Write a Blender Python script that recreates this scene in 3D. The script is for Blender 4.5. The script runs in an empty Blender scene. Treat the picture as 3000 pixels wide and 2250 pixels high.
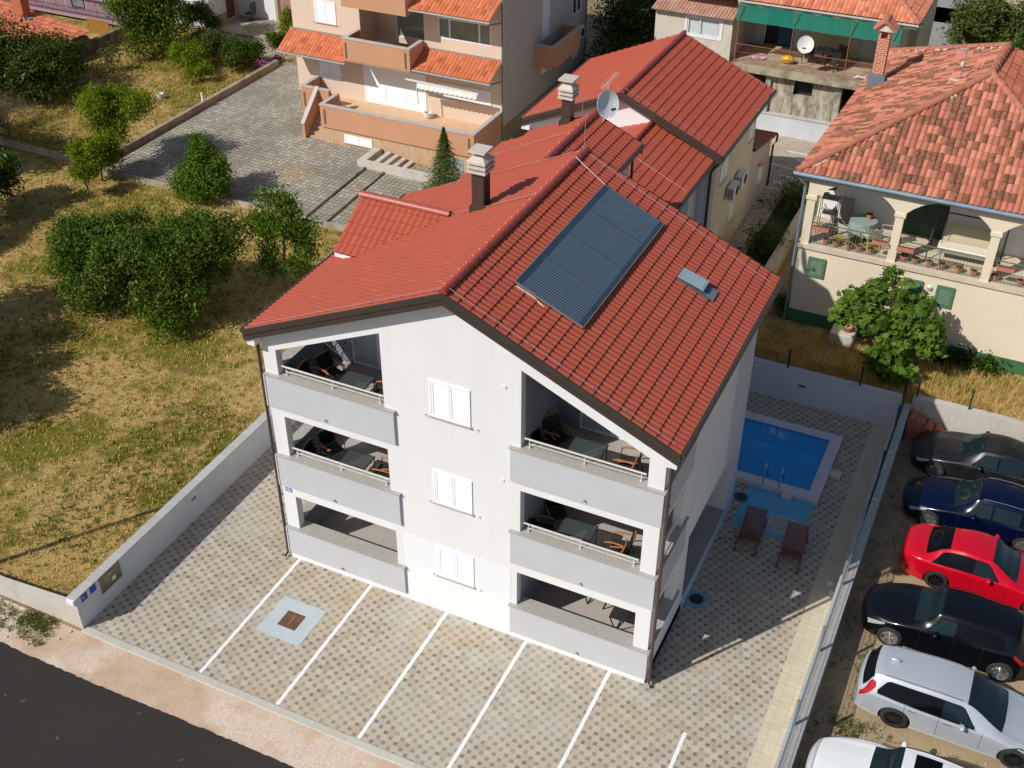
import bpy, bmesh, math, random
import numpy as np
from mathutils import Vector, Matrix
R = math.radians
random.seed(7)
S = bpy.context.scene
COL = S.collection

# ------------------------------------------------------------ camera, sky, sun
def setup_view():
    cd = bpy.data.cameras.new("camera"); cam = bpy.data.objects.new("camera", cd); COL.objects.link(cam)
    yaw, pit, roll = -0.4414531965, 0.6253167197, 0.0035791771
    f = Vector((math.sin(yaw)*math.cos(pit), math.cos(yaw)*math.cos(pit), -math.sin(pit)))
    r = Vector((math.cos(yaw), -math.sin(yaw), 0)); u = r.cross(f)
    r2 = r*math.cos(roll)+u*math.sin(roll); u2 = -r*math.sin(roll)+u*math.cos(roll)
    m = Matrix((r2, u2, -f)).transposed().to_4x4(); m.translation = (16.94772, -20.40555, 24.98756)
    cam.matrix_world = m
    cd.sensor_width = 36; cd.lens = 3439.52/3000*36; cd.clip_start = 0.5; cd.clip_end = 400
    S.camera = cam
    w = bpy.data.worlds.new("World"); S.world = w; w.use_nodes = True
    nt = w.node_tree; bg = nt.nodes['Background']; sky = nt.nodes.new('ShaderNodeTexSky')
    sky.sky_type = 'NISHITA'; sky.sun_disc = False; sky.sun_elevation = R(41); sky.sun_rotation = R(215)
    nt.links.new(sky.outputs[0], bg.inputs[0]); bg.inputs[1].default_value = 0.078
    ld = bpy.data.lights.new("sun", 'SUN'); ld.energy = 4.1; ld.angle = R(0.5); ld.color = (1, 0.975, 0.935)
    lo = bpy.data.objects.new("sun", ld); COL.objects.link(lo)
    t = Vector((math.sin(R(35))*math.cos(R(41)), math.cos(R(35))*math.cos(R(41)), -math.sin(R(41))))
    lo.rotation_euler = t.to_track_quat('-Z', 'Y').to_euler()
    v = S.view_settings; v.view_transform = 'Standard'; v.look = 'None'; v.exposure = 0.0; v.gamma = 1
    S.render.film_transparent = False; S.cycles.max_bounces = 5; S.cycles.diffuse_bounces = 3
setup_view()

# ------------------------------------------------------------ object helpers
def org(o):
    while o.parent: o = o.parent
    return o.location
def tag(o, label=None, cat=None, group=None, kind=None):
    if label: o['label'] = label
    if cat: o['category'] = cat
    if group: o['group'] = group
    if kind: o['kind'] = kind
    return o
def thing(name, label, cat, loc=(0,0,0), group=None):
    o = bpy.data.objects.new(name, None); o.empty_display_size = .3; COL.objects.link(o); o.location = loc
    return tag(o, label, cat, group)
def copy_tree(o, parent=None):
    c = o.copy(); COL.objects.link(c); c.parent = parent
    for ch in list(o.children): copy_tree(ch, c)
    return c
def place(o, loc, rz=0, label=None, group=None):
    c = copy_tree(o); c.location = loc; c.rotation_euler = (0, 0, rz)
    if label: c['label'] = label
    if group: c['group'] = group
    return c
class MB:
    def __init__(s): s.v = []; s.f = []; s.sm = False
    def add(s, vs, fs):
        n = len(s.v); s.v += [tuple(p) for p in vs]; s.f += [tuple(i+n for i in f) for f in fs]; return s
    def box(s, x0, x1, y0, y1, z0, z1, rz=0, piv=None):
        p = [(x0,y0,z0),(x1,y0,z0),(x1,y1,z0),(x0,y1,z0),(x0,y0,z1),(x1,y0,z1),(x1,y1,z1),(x0,y1,z1)]
        if rz:
            cx, cy = piv if piv else ((x0+x1)/2, (y0+y1)/2); c, q = math.cos(rz), math.sin(rz)
            p = [(cx+(a-cx)*c-(b-cy)*q, cy+(a-cx)*q+(b-cy)*c, z) for a, b, z in p]
        return s.add(p, [(0,3,2,1),(4,5,6,7),(0,1,5,4),(1,2,6,5),(2,3,7,6),(3,0,4,7)])
    def beam(s, p, q, w, h=None, up=(0,0,1)):      # rectangular bar from p to q
        h = h or w; p = Vector(p); q = Vector(q); d = (q-p).normalized(); up = Vector(up)
        if abs(d.dot(up)) > .99: up = Vector((0,1,0))
        a = d.cross(up).normalized()*w/2; b = a.normalized().cross(d).normalized()*h/2
        P = [p-a-b, p+a-b, p+a+b, p-a+b, q-a-b, q+a-b, q+a+b, q-a+b]
        return s.add(P, [(0,1,2,3),(7,6,5,4),(0,4,5,1),(1,5,6,2),(2,6,7,3),(3,7,4,0)])
    def tube(s, pts, r, n=8, r2=None, cap=True):
        pts = [Vector(p) for p in pts]; N = len(pts); V = []; 
        ref = Vector((0,0,1))
        for i, p in enumerate(pts):
            d = (pts[min(i+1,N-1)]-pts[max(i-1,0)]).normalized()
            rf = ref if abs(d.dot(ref)) < .95 else Vector((0,1,0))
            a = d.cross(rf).normalized(); b = a.cross(d)
            rr = r if r2 is None else r+(r2-r)*i/(N-1)
            V += [p+(a*math.cos(2*math.pi*k/n)+b*math.sin(2*math.pi*k/n))*rr for k in range(n)]
        F = [(i*n+k, i*n+(k+1)%n, (i+1)*n+(k+1)%n, (i+1)*n+k) for i in range(N-1) for k in range(n)]
        if cap: F += [tuple(range(n-1,-1,-1)), tuple((N-1)*n+k for k in range(n))]
        return s.add(V, F)
    def lathe(s, prof, c=(0,0,0), n=24, axis='z', close=True):
        V = []; 
        for r, h in prof:
            for k in range(n):
                a = 2*math.pi*k/n; x, y = r*math.cos(a), r*math.sin(a)
                V.append({'z':(c[0]+x,c[1]+y,c[2]+h),'y':(c[0]+x,c[1]+h,c[2]+y),'x':(c[0]+h,c[1]+x,c[2]+y)}[axis])
        m = len(prof)
        F = [(i*n+k, i*n+(k+1)%n, (i+1)*n+(k+1)%n, (i+1)*n+k) for i in range(m-1) for k in range(n)]
        if close: F += [tuple(range(n-1,-1,-1)), tuple((m-1)*n+k for k in range(n))]
        return s.add(V, F)
    def prism(s, poly, lo, hi, axis='z'):          # polygon extruded along an axis
        def P(a, b, h): return {'z':(a,b,h),'y':(a,h,b),'x':(h,a,b)}[axis]
        n = len(poly); V = [P(a,b,lo) for a,b in poly]+[P(a,b,hi) for a,b in poly]
        return s.add(V, [tuple(range(n-1,-1,-1)), tuple(range(n,2*n))]+[(i,(i+1)%n,n+(i+1)%n,n+i) for i in range(n)])
    def slab(s, poly3, t):                          # planar 3D polygon thickened downwards by t
        P = [Vector(p) for p in poly3]; nrm = (P[1]-P[0]).cross(P[2]-P[0]).normalized()
        if nrm.z < 0: P.reverse(); nrm = -nrm
        n = len(P); return s.add(P+[p-nrm*t for p in P], [tuple(range(n)), tuple(range(2*n-1,n-1,-1))]+[(i,n+i,n+(i+1)%n,(i+1)%n) for i in range(n)])
    def quad(s, *p): return s.add(p, [tuple(range(len(p)))])
    def sphere(s, c, r, n=12, m=8, sc=(1,1,1)):
        pr = [(math.sin(math.pi*i/m)*r, -math.cos(math.pi*i/m)*r) for i in range(m+1)]
        k0 = len(s.v); s.lathe([(max(a,1e-4),b) for a,b in pr], (0,0,0), n)
        for i in range(k0, len(s.v)):
            x,y,z = s.v[i]; s.v[i] = (c[0]+x*sc[0], c[1]+y*sc[1], c[2]+z*sc[2])
        return s
    def build(s, name, mat, parent=None, smooth=False, bevel=0, label=None):
        me = bpy.data.meshes.new(name)
        o = bpy.data.objects.new(name, me); COL.objects.link(o)
        off = Vector((0,0,0))
        if parent is not None: o.parent = parent; off = Vector(org(parent))
        V = [(a-off[0], b-off[1], c-off[2]) for a,b,c in s.v]
        me.from_pydata(V, [], s.f); 
        bm = bmesh.new(); bm.from_mesh(me); bmesh.ops.recalc_face_normals(bm, faces=bm.faces)
        if bevel: bmesh.ops.bevel(bm, geom=[e for e in bm.edges if len(e.link_faces)==2 and e.calc_face_angle(0) > .6], offset=bevel, segments=1, affect='EDGES')
        bm.to_mesh(me); bm.free()
        if smooth: me.polygons.foreach_set('use_smooth', [True]*len(me.polygons)); me.set_sharp_from_angle(angle=R(40))
        me.materials.append(mat)
        if label: o['label'] = label
        return o
def npmesh(name, V, F, mat, parent=None, smooth=False, uv=None, nv=4):   # big numpy meshes
    me = bpy.data.meshes.new(name); n = len(F)
    if parent is not None: V = V-np.array(org(parent))
    me.vertices.add(len(V)); me.vertices.foreach_set('co', np.asarray(V, np.float32).ravel())
    me.loops.add(n*nv); me.loops.foreach_set('vertex_index', np.asarray(F, np.int32).ravel())
    me.polygons.add(n); me.polygons.foreach_set('loop_start', np.arange(n, dtype=np.int32)*nv)
    me.polygons.foreach_set('loop_total', np.full(n, nv, np.int32))
    if uv is not None:
        l = me.uv_layers.new(name='UVMap'); l.data.foreach_set('uv', np.asarray(uv, np.float32).ravel())
    me.update(calc_edges=True)
    if smooth: me.polygons.foreach_set('use_smooth', [True]*n)
    me.materials.append(mat)
    o = bpy.data.objects.new(name, me); COL.objects.link(o)
    if parent is not None: o.parent = parent
    return o
def wall(mb, ax, p0, p1, u0, u1, z0, z1, holes=()):
    """wall slab with rectangular holes. ax='y': plane y, u is x; ax='x': plane x, u is y"""
    us = sorted({u0,u1,*[h[0] for h in holes],*[h[1] for h in holes]}); zs = sorted({z0,z1,*[h[2] for h in holes],*[h[3] for h in holes]})
    us = [u for u in us if u0 <= u <= u1]; zs = [z for z in zs if z0 <= z <= z1]
    solid = {}
    for i in range(len(us)-1):
        for j in range(len(zs)-1):
            cu, cz = (us[i]+us[i+1])/2, (zs[j]+zs[j+1])/2
            solid[i,j] = not any(h[0]<cu<h[1] and h[2]<cz<h[3] for h in holes)
    def P(u, d, z): return (u,d,z) if ax=='y' else (d,u,z)
    for (i,j), ok in solid.items():
        if not ok: continue
        a,b,c,d = us[i],us[i+1],zs[j],zs[j+1]
        mb.quad(P(a,p0,c),P(b,p0,c),P(b,p0,d),P(a,p0,d)); mb.quad(P(a,p1,c),P(b,p1,c),P(b,p1,d),P(a,p1,d))
        if not solid.get((i-1,j)): mb.quad(P(a,p0,c),P(a,p1,c),P(a,p1,d),P(a,p0,d))
        if not solid.get((i+1,j)): mb.quad(P(b,p0,c),P(b,p1,c),P(b,p1,d),P(b,p0,d))
        if not solid.get((i,j-1)): mb.quad(P(a,p0,c),P(b,p0,c),P(b,p1,c),P(a,p1,c))
        if not solid.get((i,j+1)): mb.quad(P(a,p0,d),P(b,p0,d),P(b,p1,d),P(a,p1,d))
    return mb

# ------------------------------------------------------------ materials
class NT:
    def __init__(s, name):
        s.m = bpy.data.materials.new(name); s.m.use_nodes = True; s.t = s.m.node_tree; s.b = s.t.nodes['Principled BSDF']
        s.geo = s.t.nodes.new('ShaderNodeNewGeometry').outputs['Position']
    def put(s, node, i, v):
        if v is None: return
        if hasattr(v, 'node'): s.t.links.new(v, node.inputs[i])
        else: node.inputs[i].default_value = v
    def n(s, typ, *ins, **kw):
        nd = s.t.nodes.new('ShaderNode'+typ)
        for k, v in kw.items(): setattr(nd, k, v)
        for i, v in enumerate(ins): s.put(nd, i, v)
        return nd
    def m_(s, op, a, b=None, c=None): return s.n('Math', a, b, c, operation=op).outputs[0]
    def vscale(s, v, sc): return s.n('Mapping', v, None, None, sc).outputs[0]
    def noise(s, scale, detail=4, rough=.6, vec=None, dist=0):
        nd = s.n('TexNoise'); s.put(nd, 'Vector', vec or s.geo); s.put(nd,'Scale',scale); s.put(nd,'Detail',detail); s.put(nd,'Roughness',rough); s.put(nd,'Distortion',dist)
        return nd.outputs['Fac']
    def ramp(s, f, *stops):
        nd = s.n('ValToRGB', f); e = nd.color_ramp.elements
        while len(e) < len(stops): e.new(.5)
        for k, (p, c) in enumerate(stops):
            e[k].position = p; e[k].color = (*c, 1) if len(c) == 3 else c
        return nd.outputs[0]
    def map(s, f, a, b, c=0., d=1.): return s.n('MapRange', f, a, b, c, d).outputs[0]
    def mix(s, f, a, b, mode='MIX'):
        nd = s.t.nodes.new('ShaderNodeMix'); nd.data_type = 'RGBA'; nd.blend_type = mode
        s.put(nd, 0, f); s.put(nd, 6, a if hasattr(a,'node') else (*a,1)); s.put(nd, 7, b if hasattr(b,'node') else (*b,1))
        return nd.outputs[2]
    def xy(s, v=None):
        q = s.n('SeparateXYZ', v or s.geo); return q.outputs
    def bump(s, h, strength=.3, dist=.02):
        nd = s.n('Bump'); s.put(nd,'Strength',strength); s.put(nd,'Distance',dist); s.put(nd,'Height',h)
        s.t.links.new(nd.outputs[0], s.b.inputs['Normal'])
    def out(s, col, rough=.7, metal=0, spec=None, coat=None):
        s.put(s.b,'Base Color', col if hasattr(col,'node') else (*col,1)); s.put(s.b,'Roughness',rough); s.put(s.b,'Metallic',metal)
        if spec is not None: s.put(s.b,'Specular IOR Level',spec)
        if coat is not None: s.put(s.b,'Coat Weight',coat); s.put(s.b,'Coat Roughness',.04)
        return s.m
def mat(name, col, rough=.7, var=.12, sc=2.5, fine=.08, metal=0, bump=0, bsc=40, spec=None, coat=None, streak=False):
    k = NT(name)
    v = k.vscale(k.geo, (1,1,.25)) if streak else k.geo
    f = k.map(k.noise(sc, 5, .65, v), .3, .7, 1-var, 1+var)
    g = k.map(k.noise(55, 3, .7), .3, .7, 1-fine, 1+fine)
    m = k.m_('MULTIPLY', f, g)
    c = k.n('VectorMath', (*col,), None, None, m, operation='SCALE'); c.inputs[0].default_value = col
    k.put(c, 'Scale', m)
    if bump: k.bump(k.noise(bsc, 4, .7), bump, .01)
    return k.out(c.outputs[0], rough, metal, spec, coat)
def line_dist(k, coord, period, off=0.0):
    """distance (m) from coordinate to nearest multiple of period"""
    a = k.m_('DIVIDE', k.m_('ADD', coord, off), period)
    return k.m_('MULTIPLY', k.m_('ABSOLUTE', k.m_('SUBTRACT', a, k.m_('ROUND', a))), period)
def mat_paver():
    k = NT('paver'); x, y, z = k.xy()
    nz = k.noise(9, 2); 
    def rnd(ox, oy):
        px = k.m_('SUBTRACT', x, ox); py = k.m_('SUBTRACT', y, oy)
        i = k.m_('ROUND', k.m_('SUBTRACT', k.m_('MULTIPLY', px, 4.), k.m_('MULTIPLY', py, 2.)))
        j = k.m_('ROUND', k.m_('ADD', k.m_('MULTIPLY', px, 2.), k.m_('MULTIPLY', py, 4.)))
        rx = k.m_('SUBTRACT', px, k.m_('ADD', k.m_('MULTIPLY', i, .2), k.m_('MULTIPLY', j, .1)))
        ry = k.m_('SUBTRACT', py, k.m_('ADD', k.m_('MULTIPLY', i, -.1), k.m_('MULTIPLY', j, .2)))
        return i, j, rx, ry
    i, j, rx, ry = rnd(.01, .03)
    ax, ay = k.m_('ABSOLUTE', rx), k.m_('ABSOLUTE', ry)
    small = k.m_('MULTIPLY', k.m_('LESS_THAN', ax, .052), k.m_('LESS_THAN', ay, .052))
    def seg(u, s, w, op, t): return k.m_('MULTIPLY', k.m_('LESS_THAN', k.m_('ABSOLUTE', k.m_('SUBTRACT', u, s)), .0042), k.m_(op, w, t))
    j1 = seg(rx,.05,ry,'GREATER_THAN',-.05); j2 = seg(rx,-.05,ry,'LESS_THAN',.05)
    j3 = seg(ry,.05,rx,'LESS_THAN',.05); j4 = seg(ry,-.05,rx,'GREATER_THAN',-.05)
    joint = k.m_('MAXIMUM', k.m_('MAXIMUM', j1, j2), k.m_('MAXIMUM', j3, j4))
    bi, bj, _, _ = rnd(.16, .08)
    def wn(a, b):
        cv = k.n('CombineXYZ', a, b, 0.).outputs[0]; return k.n('TexWhiteNoise', cv, noise_dimensions='3D').outputs['Value']
    wl, ws = wn(bi, bj), wn(i, j)
    light = k.ramp(wl, (0,(.40,.335,.245)), (.25,(.455,.39,.30)), (.7,(.48,.415,.32)), (1,(.52,.455,.36)))
    dark = k.ramp(ws, (0,(.18,.15,.13)), (.5,(.245,.205,.175)), (1,(.33,.275,.235)))
    c = k.mix(small, light, dark)
    st = k.noise(.55, 4, .6); c = k.mix(k.map(st,.50,.74,0,.6), c, (.50,.38,.235))
    st2 = k.noise(.35, 3, .5, k.vscale(k.geo,(1,1,1)), 1); c = k.mix(k.map(st2,.52,.7,0,.5), c, (.50,.48,.42))
    c = k.mix(k.m_('MULTIPLY', joint, .55), c, (.24,.19,.14))
    g = k.map(k.noise(60,3,.7), .3,.7,.92,1.08)
    cc = k.n('VectorMath', c, operation='SCALE'); k.put(cc,'Scale',g)
    k.bump(k.m_('SUBTRACT', 1., joint), .35, .006)
    return k.out(cc.outputs[0], .85)
def mat_grid(name, c1, c2, cj, px, py, off=True, wj=.005, var2=None):
    k = NT(name); x, y, z = k.xy()
    row = k.m_('FLOOR', k.m_('DIVIDE', y, py)); xo = k.m_('ADD', x, k.m_('MULTIPLY', k.m_('MODULO', row, 2.), px/2 if off else 0.))
    d = k.m_('MINIMUM', line_dist(k, xo, px), line_dist(k, y, py))
    w = k.n('TexWhiteNoise', k.n('CombineXYZ', k.m_('FLOOR', k.m_('DIVIDE', xo, px)), row, 0.).outputs[0], noise_dimensions='3D').outputs['Value']
    c = k.mix(w, c1, c2)
    if var2: c = k.mix(k.map(k.noise(.35,4,.6),.42,.66,0,.75), c, var2)
    j = k.m_('LESS_THAN', d, wj)
    c = k.mix(k.m_('MULTIPLY', j, .7), c, cj)
    g = k.map(k.noise(40,4,.7), .3,.7,.88,1.12)
    cc = k.n('VectorMath', c, operation='SCALE'); k.put(cc,'Scale',g)
    k.bump(k.m_('SUBTRACT', 1., j), .3, .006)
    return k.out(cc.outputs[0], .85)
def mat_hex():
    k = NT('old_paving'); v = k.n('TexVoronoi', feature='DISTANCE_TO_EDGE'); k.put(v,'Vector', k.vscale(k.geo,(4.1,3.5,1))); k.put(v,'Scale',1.); k.put(v,'Randomness',.28)
    v2 = k.n('TexVoronoi'); k.put(v2,'Vector', k.vscale(k.geo,(4.1,3.5,1))); k.put(v2,'Scale',1.); k.put(v2,'Randomness',.28)
    w = k.n('TexWhiteNoise', v2.outputs['Position'], noise_dimensions='3D').outputs['Value']
    c = k.mix(w, (.31,.275,.215), (.50,.45,.36))
    c = k.mix(k.map(k.noise(.35,5,.65),.4,.62,0,.8), c, (.235,.21,.17))
    c = k.mix(k.map(k.noise(.9,4,.6),.55,.75,0,.5), c, (.33,.28,.19))
    j = k.m_('LESS_THAN', v.outputs['Distance'], .085)
    c = k.mix(k.m_('MULTIPLY', j, .8), c, (.10,.085,.06))
    k.bump(k.m_('SUBTRACT',1.,j), .4, .01)
    return k.out(c, .9)
def mat_grass():
    k = NT('dry_grass')
    a = k.noise(.22, 5, .6); b = k.noise(1.3, 5, .7); c = k.noise(14, 5, .75, k.vscale(k.geo,(1,2.2,1)), 1.5); d = k.noise(45, 3, .8, k.vscale(k.geo,(2.4,1,1)))
    dry = k.ramp(c, (.32,(.16,.09,.02)), (.42,(.46,.29,.08)), (.52,(.72,.50,.19)), (.64,(.88,.68,.33)))
    grn = k.ramp(c, (.33,(.06,.065,.006)), (.5,(.20,.20,.018)), (.66,(.36,.33,.06)))
    m = k.m_('ADD', k.m_('MULTIPLY', a, .9), k.m_('MULTIPLY', b, .55))
    col = k.mix(k.map(m, .68,.80,0,.95), dry, grn)
    soil = k.map(k.noise(.5,4,.6,None,.5), .60,.72,0,.55); col = k.mix(soil, col, (.33,.21,.11))
    cc = k.n('VectorMath', col, operation='SCALE'); k.put(cc,'Scale', k.map(d,.25,.75,.62,1.3))
    k.bump(k.m_('ADD', c, k.m_('MULTIPLY', d, .6)), .9, .06)
    return k.out(cc.outputs[0], .95, spec=.1)
def mat_gravel():
    k = NT('gravel'); a = k.noise(1.1,5,.65); b = k.noise(38,4,.8); e = k.noise(.45,4,.6)
    v = k.n('TexVoronoi'); k.put(v,'Vector',k.geo); k.put(v,'Scale',24.)
    c = k.ramp(b, (.3,(.36,.23,.14)), (.48,(.58,.41,.28)), (.66,(.72,.56,.42)), (.8,(.84,.74,.62)))
    c = k.mix(k.map(a,.40,.62,0,.8), c, (.50,.36,.23))
    c = k.mix(k.m_('MULTIPLY', k.map(e,.46,.58,0,.7), k.map(b,.38,.58,0,1)), c, (.82,.72,.64))
    c = k.mix(k.map(k.noise(3.5,5,.75),.5,.75,0,.4), c, (.36,.25,.15))
    k.bump(b, .5, .02)
    return k.out(c, .95)
def mat_carpark():
    k = NT('bare_earth'); a = k.noise(.6,5,.65); b = k.noise(30,4,.8); g = k.noise(1.7,5,.75)
    c = k.ramp(b, (.3,(.24,.16,.08)), (.5,(.43,.32,.19)), (.7,(.56,.45,.30)))
    c = k.mix(k.map(a,.42,.6,0,.6), c, (.36,.27,.15))
    c = k.mix(k.map(g,.60,.72,0,.75), c, (.13,.125,.03))
    k.bump(b, .6, .03)
    return k.out(c, .95, spec=.2)
def mat_asphalt():
    k = NT('asphalt'); b = k.noise(70,4,.8); a = k.noise(.5,4,.6,k.vscale(k.geo,(.5,1.5,1)),1); s = k.noise(4,3,.5); q = k.noise(1.0,2,.5)
    c = k.ramp(b, (.3,(.020,.017,.015)), (.55,(.040,.035,.031)), (.8,(.075,.066,.058)))
    c = k.mix(k.map(a,.45,.75,0,.5), c, (.045,.039,.031))
    c = k.mix(k.m_('MULTIPLY', k.map(s,.69,.72,0,.6), k.map(q,.45,.6,0,1)), c, (.22,.12,.06))
    k.bump(b, .4, .01)
    return k.out(c, .85, spec=.2)
def mat_tiles(name, period, row, kind='clay', base=(.42,.085,.06), off=0.):
    """uses the UVMap laid on roof slopes in metres: u across, v up the slope"""
    k = NT(name); uv = k.n('UVMap').outputs[0]; u, v, _ = k.xy(uv)
    iu = k.m_('FLOOR', k.m_('DIVIDE', u, period)); iv = k.m_('FLOOR', k.m_('DIVIDE', v, row))
    w = k.n('TexWhiteNoise', k.n('CombineXYZ', iu, iv, off).outputs[0], noise_dimensions='3D').outputs['Value']
    if kind == 'metal':
        n1 = k.noise(1.2,4,.6); n2 = k.noise(12,4,.7)
        c = k.mix(k.map(n1,.35,.7,0,.45), base, (base[0]*.82, base[1]*.9, base[2]*.9))
        c = k.mix(k.map(n2,.55,.8,0,.35), c, (base[0]*1.15, base[1]*1.5, base[2]*1.6))
        c = k.mix(k.m_('MULTIPLY', k.m_('GREATER_THAN', w, .93), .18), c, (base[0]*1.2,base[1]*1.8,base[2]*2))
        k.bump(n2, .12, .004)
        return k.out(c, .5, spec=.35)
    b2 = (base[0]*1.18, base[1]*1.3, base[2]*1.35); b3 = (base[0]*.78, base[1]*.72, base[2]*.7)
    c = k.ramp(w, (0,b3), (.2,base), (.75,b2), (1,(b2[0]*1.1,b2[1]*1.15,b2[2]*1.2)))
    # lichen and dark old tiles: patchy per tile
    pc = k.noise(.8,3,.6,k.n('CombineXYZ', k.m_('MULTIPLY',iu,period), k.m_('MULTIPLY',iv,row), 0.).outputs[0])
    w2 = k.n('TexWhiteNoise', k.n('CombineXYZ', iu, iv, 7.3+off).outputs[0], noise_dimensions='3D').outputs['Value']
    amt = k.map(k.m_('ADD', w2, k.m_('MULTIPLY', pc, 1.3)), 1.20, 1.28, 0, .95) if kind == 'old' else k.map(w2,.93,.97,0,.25)
    blot = k.map(k.noise(9,5,.7), .35,.6,.35,1.)
    c = k.mix(k.m_('MULTIPLY', amt, blot), c, (.13,.07,.035))
    g = k.map(k.noise(30,4,.7), .3,.7,.88,1.12)
    cc = k.n('VectorMath', c, operation='SCALE'); k.put(cc,'Scale',g)
    return k.out(cc.outputs[0], .85, spec=.25)
def mat_leaf(name, c1, c2, c3, rough=.5, trans=.25):
    k = NT(name)
    g = k.t.nodes.new('ShaderNodeNewGeometry')
    c = k.ramp(g.outputs['Random Per Island'], (0,c1), (.5,c2), (1,c3))
    c = k.mix(k.map(k.noise(1.6,3,.6),.35,.65,0,.5), c, (c1[0]*.8,c1[1]*.85,c1[2]*.7))
    k.out(c, rough, spec=.14)
    t = k.n('BsdfTranslucent'); mx = k.n('MixShader')
    lift = k.n('VectorMath', c, operation='MULTIPLY'); lift.inputs[1].default_value = (1.3,1.35,.5)
    k.t.links.new(lift.outputs[0], t.inputs[0]); mx.inputs[0].default_value = trans
    k.t.links.new(k.b.outputs[0], mx.inputs[1]); k.t.links.new(t.outputs[0], mx.inputs[2])
    k.t.links.new(mx.outputs[0], k.t.nodes['Material Output'].inputs[0])
    return k.m
def mat_granite():
    k = NT('granite'); b = k.noise(55,3,.9); a = k.noise(130,2,.9)
    c = k.ramp(b, (.35,(.20,.185,.165)), (.5,(.42,.40,.36)), (.65,(.62,.59,.54)))
    c = k.mix(k.map(a,.5,.6,0,.5), c, (.30,.27,.23)); return k.out(c, .5)
def mat_stucco_groove(name, base):
    k = NT(name); x,y,z = k.xy(); v = k.n('CombineXYZ', k.m_('MULTIPLY', k.m_('ADD', x, y), 9.), k.m_('MULTIPLY', z, 1.4), 0.).outputs[0]
    n = k.noise(1.5, 5, .7, v, .6); a = k.noise(.8,4,.6)
    c = k.ramp(n, (.35,(base[0]*.74,base[1]*.66,base[2]*.6)), (.5,base), (.68,(base[0]*1.15,base[1]*1.17,base[2]*1.2)))
    c = k.mix(k.map(a,.45,.7,0,.4), c, (base[0]*.9,base[1]*.84,base[2]*.74))
    k.bump(n, .5, .03); return k.out(c, .9)
def mat_stain(name, base, st, th=.5, sc=1.2, streak=True, rough=.9):
    k = NT(name); v = k.vscale(k.geo,(1,1,.35)) if streak else k.geo
    n = k.noise(sc,7,.72,v,.4); f = k.noise(22,4,.75)
    c = k.mix(k.map(k.m_('ADD', n, k.m_('MULTIPLY', f, .25)), th, th+.2, 0, .9), base, st)
    cc = k.n('VectorMath', c, operation='SCALE'); k.put(cc,'Scale', k.map(f,.3,.7,.86,1.14))
    k.bump(f,.3,.01); return k.out(cc.outputs[0], rough)
def mat_brick():
    k = NT('chimney_brick'); x,y,z = k.xy(); b = k.n('TexBrick')
    k.put(b,'Vector', k.n('CombineXYZ', k.m_('ADD',x,y), z, 0.).outputs[0]); k.put(b,'Color1',(.45,.09,.04,1)); k.put(b,'Color2',(.58,.14,.06,1)); k.put(b,'Mortar',(.62,.50,.38,1))
    k.put(b,'Scale',1.); k.put(b,'Mortar Size',.012); k.put(b,'Brick Width',.24); k.put(b,'Row Height',.085); return k.out(b.outputs[0], .85)
def mat_corr():
    return mat_stain('rusty_sheet', (.42,.20,.13), (.52,.36,.26), .55, 2.0, False)
white = mat('white_render', (.765,.755,.74), .85, .035, 1.0, .03, bump=.08, bsc=90, streak=True)
white_plinth = mat('plinth_render', (.79,.795,.80), .85, .03, 1.0, .03, bump=.08, bsc=90)
grey = mat('grey_render', (.52,.525,.535), .85, .04, 1.2, .04, bump=.08, bsc=90)
granite = mat_granite()
brown = mat('brown_sheet', (.055,.040,.033), .38, .08, 2, .04)
roofred = mat_tiles('red_metal_tile', .18, .34, 'metal', (.43,.086,.047))
ridgered = mat('red_ridge', (.36,.055,.038), .35, .08, 3, .05)
steel = mat('stainless', (.90,.86,.80), .33, .03, 3, .02, metal=.55)
shutter = mat('white_shutter', (.90,.90,.90), .5, .02, 2, .02)
pvc = mat('white_pvc', (.80,.81,.83), .4, .02, 2, .02)
glass = mat('window_glass', (.035,.045,.05), .06, .2, 1.5, .05, spec=.7)
darkvoid = mat('interior_shade', (.03,.028,.026), .9)  # near-black colour standing in for the shade of unlit interiors
floor_tile = mat_grid('balcony_tile', (.40,.35,.305), (.44,.385,.34), (.24,.21,.18), .6, .6, False, .004)
concrete = mat_stain('concrete', (.50,.485,.45), (.36,.345,.31), .62, 1.0, False)
concrete_pale = mat_stain('pale_concrete', (.56,.51,.44), (.38,.33,.26), .62, .9)
fence_render = mat('fence_render', (.56,.575,.60), .88, .07, 1.1, .06, bump=.12, bsc=60, streak=True)
coping = mat_grid('coping_slab', (.40,.395,.37), (.46,.45,.42), (.62,.60,.56), 40, .62, False, .012)
paver = mat_paver()
linewhite = mat('line_paint', (.84,.83,.80), .7, .06, 4, .10)
dark_metal = mat('dark_metal', (.018,.02,.022), .45, .05)
green_metal = mat('green_metal', (.01,.055,.045), .4, .05)
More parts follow.
